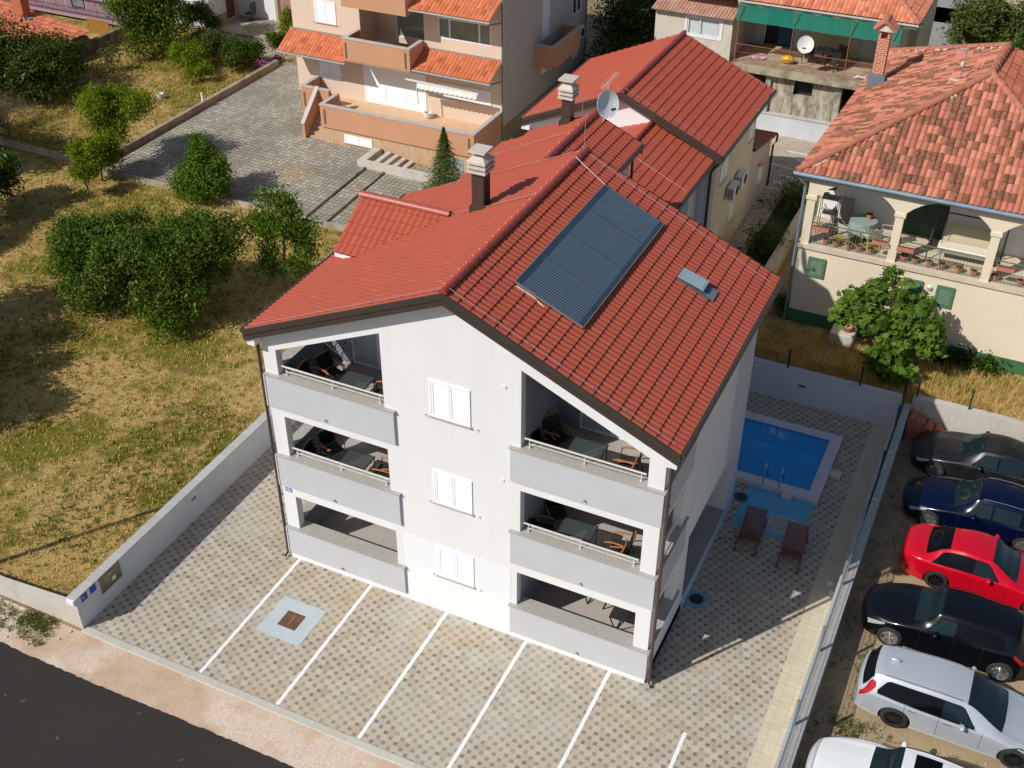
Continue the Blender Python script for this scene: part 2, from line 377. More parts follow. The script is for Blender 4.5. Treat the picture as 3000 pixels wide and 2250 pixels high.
def tile_slope(name, poly, m, parent, period=.18, row=.34, amp=.026, step=.032, kind='metal', under=.03, vo=0.0, label=None):
    P = [Vector(p) for p in poly]; U = (P[1]-P[0]).normalized(); N = U.cross(P[2]-P[0]).normalized()
    if N.z < 0: N = -N
    Vd = N.cross(U)
    if Vd.z < 0: Vd = -Vd
    us = [(p-P[0]).dot(U) for p in P]; vs = [(p-P[0]).dot(Vd) for p in P]
    u0, u1, v1 = min(us), max(us), max(vs)
    nu = int((u1-u0)/period*8)+2; u = np.linspace(u0-.01, u1+.01, nu)
    rows = int(math.ceil(v1/row)); vv = []; hh = []
    for k in range(rows+1):
        for fr in (0.004, .5, .996): vv.append((k+fr)*row+vo); hh.append(step*(1-fr))
    vv = np.array(vv)-(0 if not vo else row); hh = np.array(hh)
    s = np.sin(np.pi*u/period)
    w = amp*np.abs(s)**.75 if kind == 'clay' else amp*(.5-.5*np.cos(2*np.pi*u/period))**.8
    if kind == 'flat': w = amp*(np.abs(s)**.25)
    UU, VV = np.meshgrid(u, vv); H = hh[:,None]+w[None,:]
    co = np.array(P[0])+UU[...,None]*np.array(U)+VV[...,None]*np.array(Vd)+H[...,None]*np.array(N)
    V = co.reshape(-1,3); nv_ = len(vv)
    a = (np.arange(nv_-1)[:,None]*nu+np.arange(nu-1)[None,:]).ravel()
    F = np.stack([a, a+1, a+nu+1, a+nu], 1)
    uvv = np.stack([UU, VV], -1).reshape(-1,2)[F.ravel()]
    o = npmesh(name, V, F, m, parent, False, uvv)
    me = o.data; off = Vector(org(parent)) if parent is not None else Vector((0,0,0))
    bm = bmesh.new(); bm.from_mesh(me)
    cen = sum(P, Vector())/len(P)
    for i in range(len(P)):
        a_, b_ = P[i], P[(i+1)%len(P)]; pn = (b_-a_).cross(N).normalized()
        if pn.dot(cen-a_) > 0: pn = -pn
        bmesh.ops.bisect_plane(bm, geom=bm.verts[:]+bm.edges[:]+bm.faces[:], plane_co=a_-off, plane_no=pn, clear_outer=True)
    # skirt: close the visible rim downwards
    ed = [e for e in bm.edges if len(e.link_faces) == 1]
    r = bmesh.ops.extrude_edge_only(bm, edges=ed)
    for v in r['geom']:
        if isinstance(v, bmesh.types.BMVert): v.co -= N*under
    bm.normal_update(); bm.to_mesh(me); bm.free()
    for p in me.polygons: p.use_smooth = True
    me.set_sharp_from_angle(angle=R(38))
    if label: o['label'] = label
    return o
def ridge_tiles(name, a, b, m, parent, r=.10, L=.36, n=8):
    """overlapping half round ridge tiles from a to b"""
    a, b = Vector(a), Vector(b); D = b-a; cnt = max(1, round(D.length/L)); mb = MB(); d = D.normalized()
    side = d.cross(Vector((0,0,1))).normalized(); up = side.cross(d)
    for i in range(cnt):
        p = a+D*(i/cnt); q = a+D*((i+1.08)/cnt); V = []
        for c, rr in ((p, r*1.1), (q, r*.92)):
            V += [c+side*math.cos(math.pi*k/n)*rr+up*(math.sin(math.pi*k/n)*rr-.03) for k in range(n+1)]
        V += [p-up*.03]
        mb.add(V, [(k, k+1, n+2+k, n+1+k) for k in range(n)]+[tuple(range(n+1))])
    return mb.build(name, m, parent, smooth=True)

# ================================================================ THE SETTING
def sheet(name, polys, z, m, kind='structure', thick=0):
    mb = MB()
    for p in polys:
        if thick: mb.prism(p, z-thick, z)
        else: mb.quad(*[(x,y,z) for x,y in p])
    return tag(mb.build(name, m), kind=kind)
def rect(x0,x1,y0,y1): return [(x0,y0),(x1,y0),(x1,y1),(x0,y1)]
sheet('ground', [rect(-120,120,-60,160)], -.02, mat('soil', (.26,.185,.10), .95, .3, .6, .2, bump=.5))
grass_m = mat_grass()
sheet('lawn', [rect(-60,-3.9,-4.72,33.5), rect(-60,-23.5,33.5,36.0)], 0.0, grass_m)
sheet('neighbour_garden', [rect(9.2,40,14.45,19.6)], .0, grass_m)
sheet('verge', [rect(-60,60,-6.6,-5.08)], -.012, mat_gravel())
# road with a slightly ragged edge
rp = [(-60,-40)]+[(-60,-6.35)]
random.seed(3)
x = -16.
rp.append((x,-6.35))
while x < 14: x += .07+random.random()*.08; rp.append((x, -6.34+random.uniform(-.022,.022)+.05*math.sin(x*.45)))
rp += [(60,-6.3),(60,-40)]
sheet('road', [rp[::-1]], .018, mat_asphalt(), thick=.04)
sheet('paved_yard', [rect(-3.66,14.5,-4.86,14.2)], .004, paver)
sheet('side_path', [rect(5.9,7.0,12.0,37.3), rect(7.0,12,30.2,37.3), rect(2.0,5.9,30.6,37.3), rect(7,7.06,12,30.2)], .004, paver)
sheet('garden_bed', [rect(7.1,8.35,15.5,30.15)], .012, mat('bed_grass', (.05,.07,.012), .95, .35, 3, .3, bump=.8))
b = MB(); b.box(7.06,7.12,14.5,30.2,0,.05); b.box(7.06,8.4,30.15,30.2,0,.05); tag(b.build('path_kerb', concrete), kind='structure')
border = mat_grid('border_paving', (.54,.47,.335), (.60,.53,.39), (.30,.24,.15), .30, .20, False, .004)
sheet('border_strip', [rect(14.5,15.2,-12,14.2)], .008, border)
sheet('car_park', [rect(15.5,60,-6.0,14.3)], -.004, mat_carpark())
kerb_m = mat_grid('kerb_stone', (.50,.47,.40), (.55,.52,.45), (.34,.30,.24), 1.0, 40, False, .008)
b = MB(); b.box(-3.66,15.2,-5.09,-4.86,-.1,.03); tag(b.build('kerb_strip', kerb_m, bevel=.012), kind='structure')
for i in range(6):
    y1 = -.03 if i < 5 else -1.05
    tag(MB().box(.276+2.5*i-.05,.276+2.5*i+.05,-4.84 if i<6 else 0,y1,.004,.0085).build('parking_line', linewhite), kind='structure')
tag(MB().box(0,.1,0,1,0,.001).add([],[]).build('yard_line', linewhite), kind='structure').hide_render = False
bpy.data.objects.remove(bpy.data.objects['yard_line'])
# old paved courtyard in three levels
hexm = mat_hex()
b = MB(); b.prism([(-23.45,18.15),(-11.75,18.15),(-12.0,24.2),(-12.0,28.7),(-23.45,34.2)],-.1,.10)
b.prism([(-11.72,18.15),(-10.68,18.15),(-10.92,24.3),(-11.97,24.2)],-.1,.05); b.prism([(-10.65,18.15),(-6.5,18.15),(-6.5,28),(-10.89,24.3)],-.1,.012)
tag(b.build('courtyard', hexm), kind='structure')
yel = mat('yellow_paver', (.42,.27,.10), .9, .2, 2)
b = MB()
for rr, nn in ((.72,14),(.28,6)):
    for k in range(nn):
        a = 2*math.pi*k/nn; b.box(-14.56+rr*math.cos(a)-.12,-14.56+rr*math.cos(a)+.12,21.98+rr*math.sin(a)-.08,21.98+rr*math.sin(a)+.08,.10,.104)
tag(b.build('paving_pattern', yel), kind='structure')
kerbold = mat_stain('old_kerb', (.33,.27,.19), (.16,.12,.07), .55, 1.5, False)
b = MB(); b.prism([(-11.77,18.2),(-11.66,18.2),(-11.9,24.1),(-12.01,24.1)],0,.16); b.prism([(-10.72,18.2),(-10.61,18.2),(-10.85,24.0),(-10.96,24.0)],0,.11)
tag(b.build('courtyard_step', kerbold), kind='structure')
sheet('back_road', [rect(8.3,11.0,48,70), rect(-6,60,58.2,61.3)], .0, mat('old_asphalt', (.30,.285,.26), .9, .12, .8, .1))
sheet('back_field', [rect(-20,90,61.3,110)], -.008, mat('dry_field', (.50,.385,.23), .95, .2, .25, .15, bump=.4))
sheet('back_garden', [rect(11.0,60,19.6,58.2)], -.006, grass_m)
tag(MB().box(-33,-24.6,36.6,45,0,.16).box(-30,-24.2,34.0,36.6,0,.05).build('concrete_terrace', mat_stain('old_concrete', (.42,.36,.27), (.22,.185,.13), .5, .9, False)), kind='structure')

# ---- yard walls, all things of their own
def wall_thing(name, label, cat, segs, body_m, cap=None, capm=None):
    x, y = segs[0][0], segs[0][2]; t = thing(name, label, cat, (x, y, 0)); b = MB(); c = MB()
    for x0,x1,y0,y1,h in segs:
        b.box(x0,x1,y0,y1,-.05,h)
        if cap: c.box(x0-cap,x1+cap,y0-cap,y1+cap,h+.002,h+.04)
    b.build('wall', body_m, t)
    if cap: c.build('coping', capm, t)
    return t
leftw = wall_thing('boundary_wall', 'pale rendered wall with slab coping between the lawn and the front yard', 'wall', [(-3.90,-3.66,-4.98,12.0,1.14)], fence_render, .03, coping)
b = MB(); b.box(-3.662,-3.64,-4.05,-3.22,.52,1.10); bx = b.build('meter_box', mat('box_metal', (.26,.24,.21), .35, .25, 3, .1, metal=.7), leftw)
MB().box(-3.64,-3.637,-3.60,-3.46,.66,.80).build('sticker', mat('paper', (.75,.68,.45), .6), bx)
MB().box(-3.64,-3.637,-3.72,-3.58,.93,1.02).build('notice', mat('paper_pale', (.42,.38,.34), .6), bx)
blue = mat('sign_blue', (.004,.06,.42), .4, .05)
for yy, bar in ((-4.78,1),(-4.43,0)):
    o = MB().box(-3.661,-3.652,yy,yy+.23,.86,1.12).build('sign', blue, leftw)
    if bar: MB().box(-3.652,-3.650,yy+.03,yy+.12,.985,.997).box(-3.652,-3.650,yy+.03,yy+.075,.965,.975).box(-3.652,-3.650,yy+.03,yy+.10,1.005,1.012).build('lettering', pvc, o)
for k, yy in enumerate((.05,)): MB().box(-3.662,-3.655,yy,yy+.22,.76,.82).build('wall_vent', dark_metal, leftw)
MB().box(-3.93,-3.68,-5.06,-4.985,.96,1.13).build('end_lamp', mat('lamp_white', (.85,.86,.9), .25), leftw)
lowf = thing('garden_wall', 'low weathered concrete wall along the front edge of the lawn', 'wall', (-3.93,-4.85,0))
b = MB(); b.prism([(-3.93,0),(-3.93,.76),(-6.6,.50),(-11.,.30),(-30,.2),(-30,0)], -4.99,-4.72, 'y'); b.build('wall', concrete_pale, lowf)
MB().box(-3.93,-3.64,-5.0,-4.985,0,.75).build('end_strip', concrete_pale, lowf)
sg = [(15.2,15.55,-9,9.0,.92),(15.2,15.55,9.0,11.4,1.04),(15.2,15.55,11.4,14.2,1.16)]
rightw = thing('fence_wall', 'grey rendered wall with wire mesh fence along the parked cars', 'fence', (15.2,-9,0))
b = MB()
for x0,x1,y0,y1,h in sg: b.box(x0,x1,y0,y1,-.05,h)
b.build('wall', fence_render, rightw)
b = MB()
for x0,x1,y0,y1,h in sg: b.box(x0-.01,x1+.02,y0,y1-.004,h+.001,h+.03)
b.build('coping', coping, rightw)
py_ = [-5.7,-3.05,-.4,2.25,4.95,7.6,10.2,12.6,14.15]
def hh(y): return next(h for a,b_,c,d,h in sg if y <= d)+.03
mesh_m = mat('galvanised_wire', (.30,.34,.36), .4, .05, metal=.5)
for i, yy in enumerate(py_):
    h = hh(yy); tall = 1.15 if i < 8 else 1.0
    MB().box(15.27,15.33,yy-.03,yy+.03,h,h+.95).build('post', green_metal if i > 5 else mesh_m, rightw)
    if i+1 < len(py_):
        b = MB(); y2 = py_[i+1]; h = hh(y2-.1)
        n = int((y2-yy)/.05)
        for k in range(1, n): yk = yy+(y2-yy)*k/n; b.beam((15.335,yk,h+.04),(15.335,yk,h+.92),.005)
        for z_ in (.05,.25,.45,.65,.85,.92): b.beam((15.34,yy+.03,h+z_),(15.34,y2-.03,h+z_),.008 if z_<.9 else .014)
        b.build('mesh_panel', green_metal if i > 4 else mesh_m, rightw)
coping_x = mat_grid('coping_slab_x', (.45,.445,.42), (.50,.49,.46), (.28,.27,.25), .62, 40, False, .006)
backw = wall_thing('pool_wall', 'rendered wall with slab coping behind the swimming pool', 'wall', [(5.5,15.2,14.2,14.42,1.30)], fence_render, .03, coping_x)
MB().box(11.75,12.0,14.185,14.199,.74,.82).build('wall_vent', mat('vent_brown', (.10,.06,.05), .6), backw)
for xx in (11.26,13.77,15.25): MB().box(xx-.03,xx+.03,14.28,14.34,1.34,2.12).build('post', dark_metal, backw)
concw = thing('retaining_wall', 'bare concrete wall with green posts behind the black parked sedan', 'wall', (15.6,14.3,0))
MB().box(15.57,40,14.3,14.55,-.05,1.42).build('wall', concrete_pale, concw)
for xx in (15.66,17.36,20): MB().box(xx-.03,xx+.03,14.38,14.44,1.42,2.2).build('post', green_metal, concw)
wall_thing('path_wall', 'low wall with pale top between the green bed and the cream house', 'wall', [(8.4,8.75,15.2,30.1,.62)], mat('cream_wall', (.62,.52,.27), .9, .1, 1), .015, concrete_pale)
wall_thing('court_wall', 'low worn kerb wall between the lawn and the paved courtyard', 'wall', [(-23.72,-23.47,18.2,33.4,.42)], mat_stain('kerb_earth', (.40,.30,.20), (.20,.15,.09), .55, 1.2, False))
wall_thing('lawn_wall', 'low stone kerb wall across the lawn below the courtyard', 'wall', [(-60,-23.75,18.35,18.55,.28),(-23.45,-6,18.0,18.14,.26)], mat_stain('stone_kerb', (.46,.38,.28), (.24,.18,.11), .55, 1.2, False))
t = thing('stair_wall', 'low broken concrete wall with steps down beside the peach house', 'wall', (-12.2,24.2,0))
b = MB(); b.box(-11.95,-7.6,23.9,24.12,-.05,.42); b.box(-12.35,-11.95,23.9,25.55,-.05,.42); b.build('wall', concrete_pale, t)
b = MB()
for k in range(4): b.box(-11.6+.42*k,-11.35+.42*k,24.14,25.5,.02,.36-.08*k)
b.build('steps', concrete_pale, t)
MB().box(-8.0,-7.3,23.6,24.9,0,.15).build('pad', concrete_pale, t)
wall_thing('far_wall', 'smooth grey wall under the bare concrete ground floor', 'wall', [(3.0,9.0,36.6,36.8,1.05)], fence_render, .05, concrete)
lot = thing('marker_post', 'small white marker post on the courtyard wall', 'post', (-23.6,26.55,.42)); MB().box(-23.64,-23.56,26.5,26.6,.42,.75).build('stake', pvc, lot)
MB().box(-23.65,-23.55,26.49,26.61,.75,.9).build('cap', mat('pale_yellow', (.7,.7,.3),.6), lot)

# ---- drain covers
def cover(name, label, cat, x, y, s, lid, round_=False, padm=None, w2=None):
    t = thing(name, label, cat, (x,y,0)); w = w2 or s
    MB().box(x-s,x+s,y-w,y+w,.004,.016).build('surround', padm, t)
    b = MB()
    if round_: b.lathe([(lid,.016),(lid,.022),(lid*.9,.024)], (x,y,0), 28)
    else:
        b.box(x-lid,x+lid,y-lid,y+lid,.016,.024)
    b.build('lid', mat('rusty_lid',(.13,.065,.035),.6,.3,6,.2) if not round_ else dark_metal, t)
    return t
padm = mat('painted_concrete', (.48,.53,.54), .8, .06, 1.5, .05)
t = cover('manhole', 'square rusty manhole cover in a pale grey pad between parking lines', 'manhole cover', 1.45, -2.2, .72, .29, padm=padm)
b = MB()
for k in range(9): b.box(1.19,1.71,-2.46+.064*k,-2.44+.064*k,.0242,.028)
b.build('tread_bars', mat('rust_bar',(.19,.09,.05),.6,.3,6,.2), t)
MB().box(1.43,1.47,-2.4,-2.0,.0285,.031).build('seam', mat('rust_light',(.30,.15,.09),.6), t)
bluepad = mat('blue_pad', (.16,.35,.45), .8, .05, 2, .05)
cover('drain_cover', 'round black drain cover beside the ground floor corner', 'drain cover', 11.56, 3.56, .28, .205, True, bluepad, .30)
cover('drain_cover', 'round black drain cover beside the pool corner', 'drain cover', 11.45, 8.45, .26, .215, True, bluepad, .26)
cover('drain_cover', 'square pale drain cover on the narrow side path', 'drain cover', 6.75, 24.2, .22, .13, False, padm, .22)
cover('drain_cover', 'round dark drain cover near the parking space lines', 'drain cover', 6.35, 29.0, .16, .15, True, paver, .16)
for i,(x,y) in enumerate(((14.92,5.85),(15.05,5.5))):
    t = tag(MB().lathe([(.085,.008),(.085,.02),(.07,.024)],(x,y,0),20).build('light_disc', linewhite), ('upper','lower')[i]+' of two small pale discs in the paved strip by the fence', 'ground light', 'ground discs by the fence')
# parking bay writing behind
def bar(b, x0,y0,x1,y1,w=.07): b.beam((x0,y0,.012),(x1,y1,.012),w,.006)
b = MB(); bar(b,6.05,30.45,9,30.62); bar(b,5.7,33.1,9,32.65); bar(b,6.05,34.9,9,34.9)
tag(b.build('bay_line', linewhite), kind='structure')
def digit2(b,x,y): bar(b,x-.2,y+.45,x-.2,y-.35); bar(b,x-.2,y-.35,x+.2,y-.35) ; bar(b,x+.2,y-.35,x-.1,y+.42); bar(b,x-.2,y+.45,x-.02,y+.45)
b = MB()
# the letters Z P painted large, read from the far side
for y in (32.05,34.3):
    bar(b,6.4,y,7.1,y,.09); bar(b,6.78,y-.3,7.1,y-.3,.09); bar(b,6.8,y,6.8,y-.3,.09); bar(b,7.07,y,7.07,y-.3,.09)
bar(b,6.42,30.98,6.42,31.32,.09); bar(b,7.1,30.98,7.1,31.32,.09); bar(b,6.42,31.3,7.1,31.0,.09)
tag(b.build('bay_letters', linewhite), kind='structure')
# ================================================================ MAIN BUILDING
RX, RZ, SL = 5.68, 10.92, .449
def roofz(x): return RZ-SL*abs(x-RX)
A = thing('apartment_building', 'white three storey holiday house with red tile roof and grey balcony parapets', 'building', (5.63,0,0))
W = 11.26
L0,L1,L2 = .42,3.17,5.93
b = MB()
fh = [(.42,3.75,1.3,2.54),(7.47,10.85,1.3,2.54),(.42,3.68,4.04,5.44),(7.55,10.85,4.04,5.44)]
fh += [(5.07,6.15,z,z+1.12) for z in (1.42,4.13,7.03)]
wall(b,'y',0,.25,0,W,.25,6.83,fh[:6])
# third storey front in slanted pieces (x, z polygons)
def ty(x): return roofz(x)-.24
zo = lambda x: roofz(x)-.92
b.prism([(0,6.83),(.42,6.83),(.42,ty(.42)),(0,ty(0))],0,.25,'y')
b.prism([(.42,zo(.42)),(3.68,zo(3.68)),(3.68,ty(3.68)),(.42,ty(.42))],0,.25,'y')
b.prism([(3.68,6.83),(5.07,6.83),(5.07,ty(5.07)),(3.68,ty(3.68))],0,.25,'y')
b.prism([(5.07,8.15),(6.15,8.15),(6.15,ty(6.15)),(RX,ty(RX)),(5.07,ty(5.07))],0,.25,'y')
b.prism([(5.07,6.83),(6.15,6.83),(6.15,7.03),(5.07,7.03)],0,.25,'y')
b.prism([(6.15,6.83),(7.55,6.83),(7.55,ty(7.55)),(6.15,ty(6.15))],0,.25,'y')
b.prism([(7.55,zo(7.55)),(10.85,zo(10.85)),(10.85,ty(10.85)),(7.55,ty(7.55))],0,.25,'y')
b.prism([(10.85,6.83),(W,6.83),(W,ty(W)),(10.85,ty(10.85))],0,.25,'y')
# side walls
sh_ = [(.45,2.0,1.3,2.6),(.45,2.0,4.04,5.5),(.45,2.0,6.83,7.75)]
wall(b,'x',W-.25,W,.25,8.1,.42,ty(W),sh_+[(3.0,7.15,.42,2.8)])
b.box(W-.25,W,.25,2.99,-.02,.42)
wall(b,'x',0,.25,.25,8.1,-.02,ty(0),sh_)
# back gable and inner cross wall behind the balconies
b.prism([(.25,0),(W-.25,0),(W-.25,ty(W-.25)),(RX,ty(RX)),(.25,ty(.25))],7.9,8.1,'y')
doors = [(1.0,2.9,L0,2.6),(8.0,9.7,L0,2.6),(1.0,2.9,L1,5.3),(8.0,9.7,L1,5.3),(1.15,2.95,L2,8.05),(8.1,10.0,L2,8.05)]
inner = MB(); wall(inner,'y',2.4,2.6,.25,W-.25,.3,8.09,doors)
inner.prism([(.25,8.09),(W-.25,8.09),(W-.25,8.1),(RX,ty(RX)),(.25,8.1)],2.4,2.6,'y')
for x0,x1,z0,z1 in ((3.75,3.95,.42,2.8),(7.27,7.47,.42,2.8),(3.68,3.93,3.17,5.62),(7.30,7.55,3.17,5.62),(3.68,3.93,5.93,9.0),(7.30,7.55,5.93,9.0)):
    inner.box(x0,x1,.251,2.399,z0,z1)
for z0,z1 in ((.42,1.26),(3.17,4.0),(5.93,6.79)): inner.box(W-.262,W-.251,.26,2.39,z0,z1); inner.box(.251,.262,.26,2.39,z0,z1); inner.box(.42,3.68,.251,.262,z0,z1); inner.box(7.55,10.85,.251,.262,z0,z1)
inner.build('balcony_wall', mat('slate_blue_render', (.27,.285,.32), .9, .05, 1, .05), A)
b.box(8.2,11.0,3.0,3.2,.42,2.8); b.box(8.2,8.4,3.2,7.1,.42,2.8); b.box(8.2,11.01,7.15,7.9,.42,2.8)
for z0,z1 in ((2.80,L1),(5.62,L2)): b.box(.25,W-.25,.25,7.9,z0,z1-.03)
b.build('wall', white, A)
MB().box(0,W,-.012,.25,-.02,.25).box(.25,W,.25,7.9,-.02,.30).box(10.0,W,2.99,8.1,.30,.39).build('plinth', white_plinth, A)
# whiter band of the ground floor
b = MB(); wall(b,'y',-.006,-.001,3.99,7.29,.25,2.575,[(5.05,6.17,1.40,2.56)]); b.build('ground_floor_band', white_plinth, A)
MB().box(W+.001,W+.006,6.3,8.1,2.8,ty(W)-.02).box(W+.001,W+.006,7.16,8.1,.02,2.8).build('grey_panel', mat('grey_panel_paint', (.58,.58,.62), .85, .03, 1, .03), A)
b = MB(); b.box(.25,W-.25,.25,2.4,.30,L0); b.box(8.4,W,3.0,7.14,.39,.42)
for z in (L1,L2): b.box(.25,W-.25,.25,2.4,z-.03,z)
b.build('balcony_floor', floor_tile, A)
MB().box(W-.01,W+.015,3.0,8.1,.0,.43).build('terrace_riser', mat('bluish_stone', (.50,.58,.66), .7, .03), A)
# parapets
for (x0,x1) in ((.03,3.98),(7.30,11.30)):
    right = x0 > 5
    for k, (z0,z1) in enumerate(((.25,1.27),(2.9,4.01),(5.74,6.80))):
        b = MB(); b.box(x0,x1,-.085,-.001,z0,z1)
        if right and k: b.box(W+.001,x1,0,2.43,z0,z1)
        if not right: b.box(-.04,-.001,-.085,2.43,z0,z1)
        o = b.build('parapet', grey, A)
        c = MB(); c.box(x0-.04,x1+.04,-.125,-.086+.086,z1+.001,z1+.033)
        if right: c.box(W-.27,x1+.04 if k else x1+.03,.001,2.45,z1+.001,z1+.033); c.box(7.47 if k==0 else 7.55,10.848,.001,.36,z1+.001,z1+.033)
        else: c.box(-.06,.27,.001,2.45,z1+.001,z1+.033); c.box(.422,3.75 if k==0 else 3.68,.001,.36,z1+.001,z1+.033)
        c.build('coping', granite, o)
        h = MB(); hx = 1.86 if not right else 9.33
        h.beam((hx-.035,-.09,z0-.02+.10),(hx,-.12,z0+.06+.10),.02); h.beam((hx,-.12,z0+.16),(hx+.06,-.09,z0+.05),.018)
        h.build('hook', mat('hook_grey',(.25,.25,.26),.5), o)
# hand rails
for (x0,x1) in ((.5,3.62),(7.62,10.78)):
    for z in (4.045,6.835):
        b = MB(); b.tube([(x0,.08,z+.27),(x1,.08,z+.27)],.026); b.tube([(x0+.1,.08,z+.13),(x1-.1,.08,z+.13)],.012)
        for t_ in (.04,.5,.96):
            xx = x0+(x1-x0)*t_; b.tube([(xx,.1,z),(xx,.1,z+.25)],.014); b.tube([(xx,.1,z),(xx,.1,z+.03)],.035)
        b.build('handrail', steel, A, smooth=True)
for z in (4.045,6.835):
    b = MB(); b.tube([(W-.12,.5,z+.27),(W-.12,1.95,z+.27)],.026); b.tube([(W-.12,.5,z+.13),(W-.12,1.95,z+.13)],.012)
    for yy in (.6,1.85): b.tube([(W-.12,yy,z),(W-.12,yy,z+.25)],.014)
    b.build('handrail', steel, A, smooth=True)
# shuttered windows
def shut_window(par, x0, x1, z0, z1, y, m=shutter, sill=granite, leaves=2, ax='y', sgn=-1, name='window', catches=True, tilt=.25, pitch=.045):
    """louvred closed shutters in a frame. sgn: outward direction along the axis"""
    def bx(b,u0,u1,d0,d1,c0,c1):
        d0, d1 = sorted((y+sgn*d0, y+sgn*d1))
        return b.box(u0,u1,d0,d1,c0,c1) if ax=='y' else b.box(d0,d1,u0,u1,c0,c1)
    b = MB(); bx(b,x0-.03,x0+.02,-.1,.03,z0,z1); bx(b,x1-.02,x1+.03,-.1,.03,z0,z1); bx(b,x0+.02,x1-.02,-.1,.03,z1-.04,z1); bx(b,x0+.02,x1-.02,-.1,.03,z0,z0+.04)
    f = b.build(name, m, par)
    bb = MB(); bx(bb,x0,x1,-.10,-.06,z0,z1); bb.build('backing', m, f)
    wl = (x1-x0-.04)/leaves
    for k in range(leaves):
        a, c = x0+.02+k*wl+.004, x0+.02+(k+1)*wl-.004; s_ = MB(); fr = .055
        bx(s_,a,a+fr,-.03,.024,z0+.045,z1-.045); bx(s_,c-fr,c,-.03,.024,z0+.045,z1-.045)
        bx(s_,a+fr,c-fr,-.03,.024,z1-.045-fr,z1-.045); bx(s_,a+fr,c-fr,-.03,.024,z0+.045,z0+.045+fr)
        n = int((z1-z0-.2)/pitch)
        for i in range(n):
            zz = z0+.045+fr+(z1-z0-.09-2*fr)*(i+.5)/n
            p = (a+fr, y+sgn*.006, zz+.012) if ax=='y' else (y+sgn*.006, a+fr, zz+.012)
            q = (c-fr, y+sgn*.006, zz+.012) if ax=='y' else (y+sgn*.006, c-fr, zz+.012)
            s_.beam(p, q, .007, .05, up=(0,-sgn*tilt,1) if ax=='y' else (-sgn*tilt,0,1))
        s_.build('shutter', m, f)
    if sill is not None:
        g = MB(); bx(g,x0-.06,x1+.06,-.05,.07,z0-.035,z0-.002); g.build('sill', sill, f)
    if catches:
        for xx in (x0-.18,x1+.22):
            c = MB(); bx(c,xx-.012,xx+.012,0,.05,z0-.02,z0+.0); bx(c,xx-.008,xx+.008,.045,.055,z0-.055,z0+.03); c.build('shutter_catch', mat_catch, f)
    return f
mat_catch = mat('catch_white', (.75,.75,.75), .5)
for z in (1.42,4.13,7.03): shut_window(A, 5.07, 6.15, z, z+1.12, 0)
# balcony doors with glass and curtain
curtain = mat('lace_curtain', (.55,.52,.47), .9, .35, 14, .2)
def glass_door(par, x0, x1, z0, z1, y, m=pvc, n=2, cur=True):
    b = MB(); fw = .07
    b.box(x0,x0+fw,y,y+.08,z0,z1); b.box(x1-fw,x1,y,y+.08,z0,z1); b.box(x0+fw,x1-fw,y,y+.08,z1-fw,z1); b.box(x0+fw,x1-fw,y,y+.08,z0,z0+fw)
    for k in range(1,n): xx = x0+(x1-x0)*k/n; b.box(xx-.05,xx+.05,y+.001,y+.079,z0+fw,z1-fw)
    f = b.build('balcony_door', m, par)
    MB().box(x0+fw,x1-fw,y+.03,y+.035,z0+fw,z1-fw).build('pane', clear_glass, f)
    if cur:
        c = MB(); N = 40
        P = [(x0+fw+(x1-x0-2*fw)*i/N, y+.16+.02*math.sin(i*1.1)) for i in range(N+1)]
        for i in range(N): c.quad((*P[i],z0+fw+.03),(*P[i+1],z0+fw+.03),(*P[i+1],z1-fw),(*P[i],z1-fw))
        c.build('curtain', curtain, f, smooth=True)
    return f
def mat_glass_clear():
    k = NT('clear_glass'); k.out((.8,.86,.86), .03); k.put(k.b,'Transmission Weight',0.0); k.put(k.b,'Alpha',.35); return k.m
clear_glass = mat_glass_clear()
for (x0,x1,z0,z1) in doors: glass_door(A, x0+.02, x1-.02, z0+.02, z1-.02, 2.42)
MB().box(.26,W-.26,3.4,3.45,.5,8).build('room_shade_sheet', darkvoid, A)  # dark sheet, painted shade of the rooms behind the balcony doors
# little things on the facade
for x,z in ((7.12,8.56),(7.05,5.62)): MB().lathe([(.055,-.001),(.055,-.02),(.045,-.025)],(x,0,z),20,'y').build('vent_disc', mat('cream_disc',(.80,.72,.66),.6), A)
pl = MB().box(.10,.32,-.012,-.001,2.66,2.80).build('number_plate', blue, A)
b = MB(); b.box(.12,.30,-.016,-.013,2.68,2.78); b.build('plate_face', mat('plate_pale',(.62,.68,.78),.5), pl)
fc = bpy.data.curves.new('house_number','FONT'); fc.body = '5-6'; fc.size = .10; fc.extrude = .002; fc.align_x = 'CENTER'; fc.align_y = 'CENTER'; fc.resolution_u = 2
tmp = bpy.data.objects.new('tmp', fc); COL.objects.link(tmp)
me = bpy.data.meshes.new_from_object(tmp); bpy.data.objects.remove(tmp)
ot = bpy.data.objects.new('house_number', me); COL.objects.link(ot); ot.parent = pl; ot.location = (.21-5.63,-.019,2.73); ot.rotation_euler = (R(90),0,0); me.materials.append(blue)
# ---- roof
Y0, Y1 = -.30, 8.28
roof = MB()
roof.slab([(-.24,Y0+.02,roofz(-.24)-.03),(RX,Y0+.02,RZ-.03),(RX,Y1-.02,RZ-.03),(-.24,Y1-.02,roofz(-.24)-.03)],.20)
roof.slab([(RX,Y0+.02,RZ-.03),(11.60,Y0+.02,roofz(11.60)-.03),(11.60,Y1-.02,roofz(11.60)-.03),(RX,Y1-.02,RZ-.03)],.20)
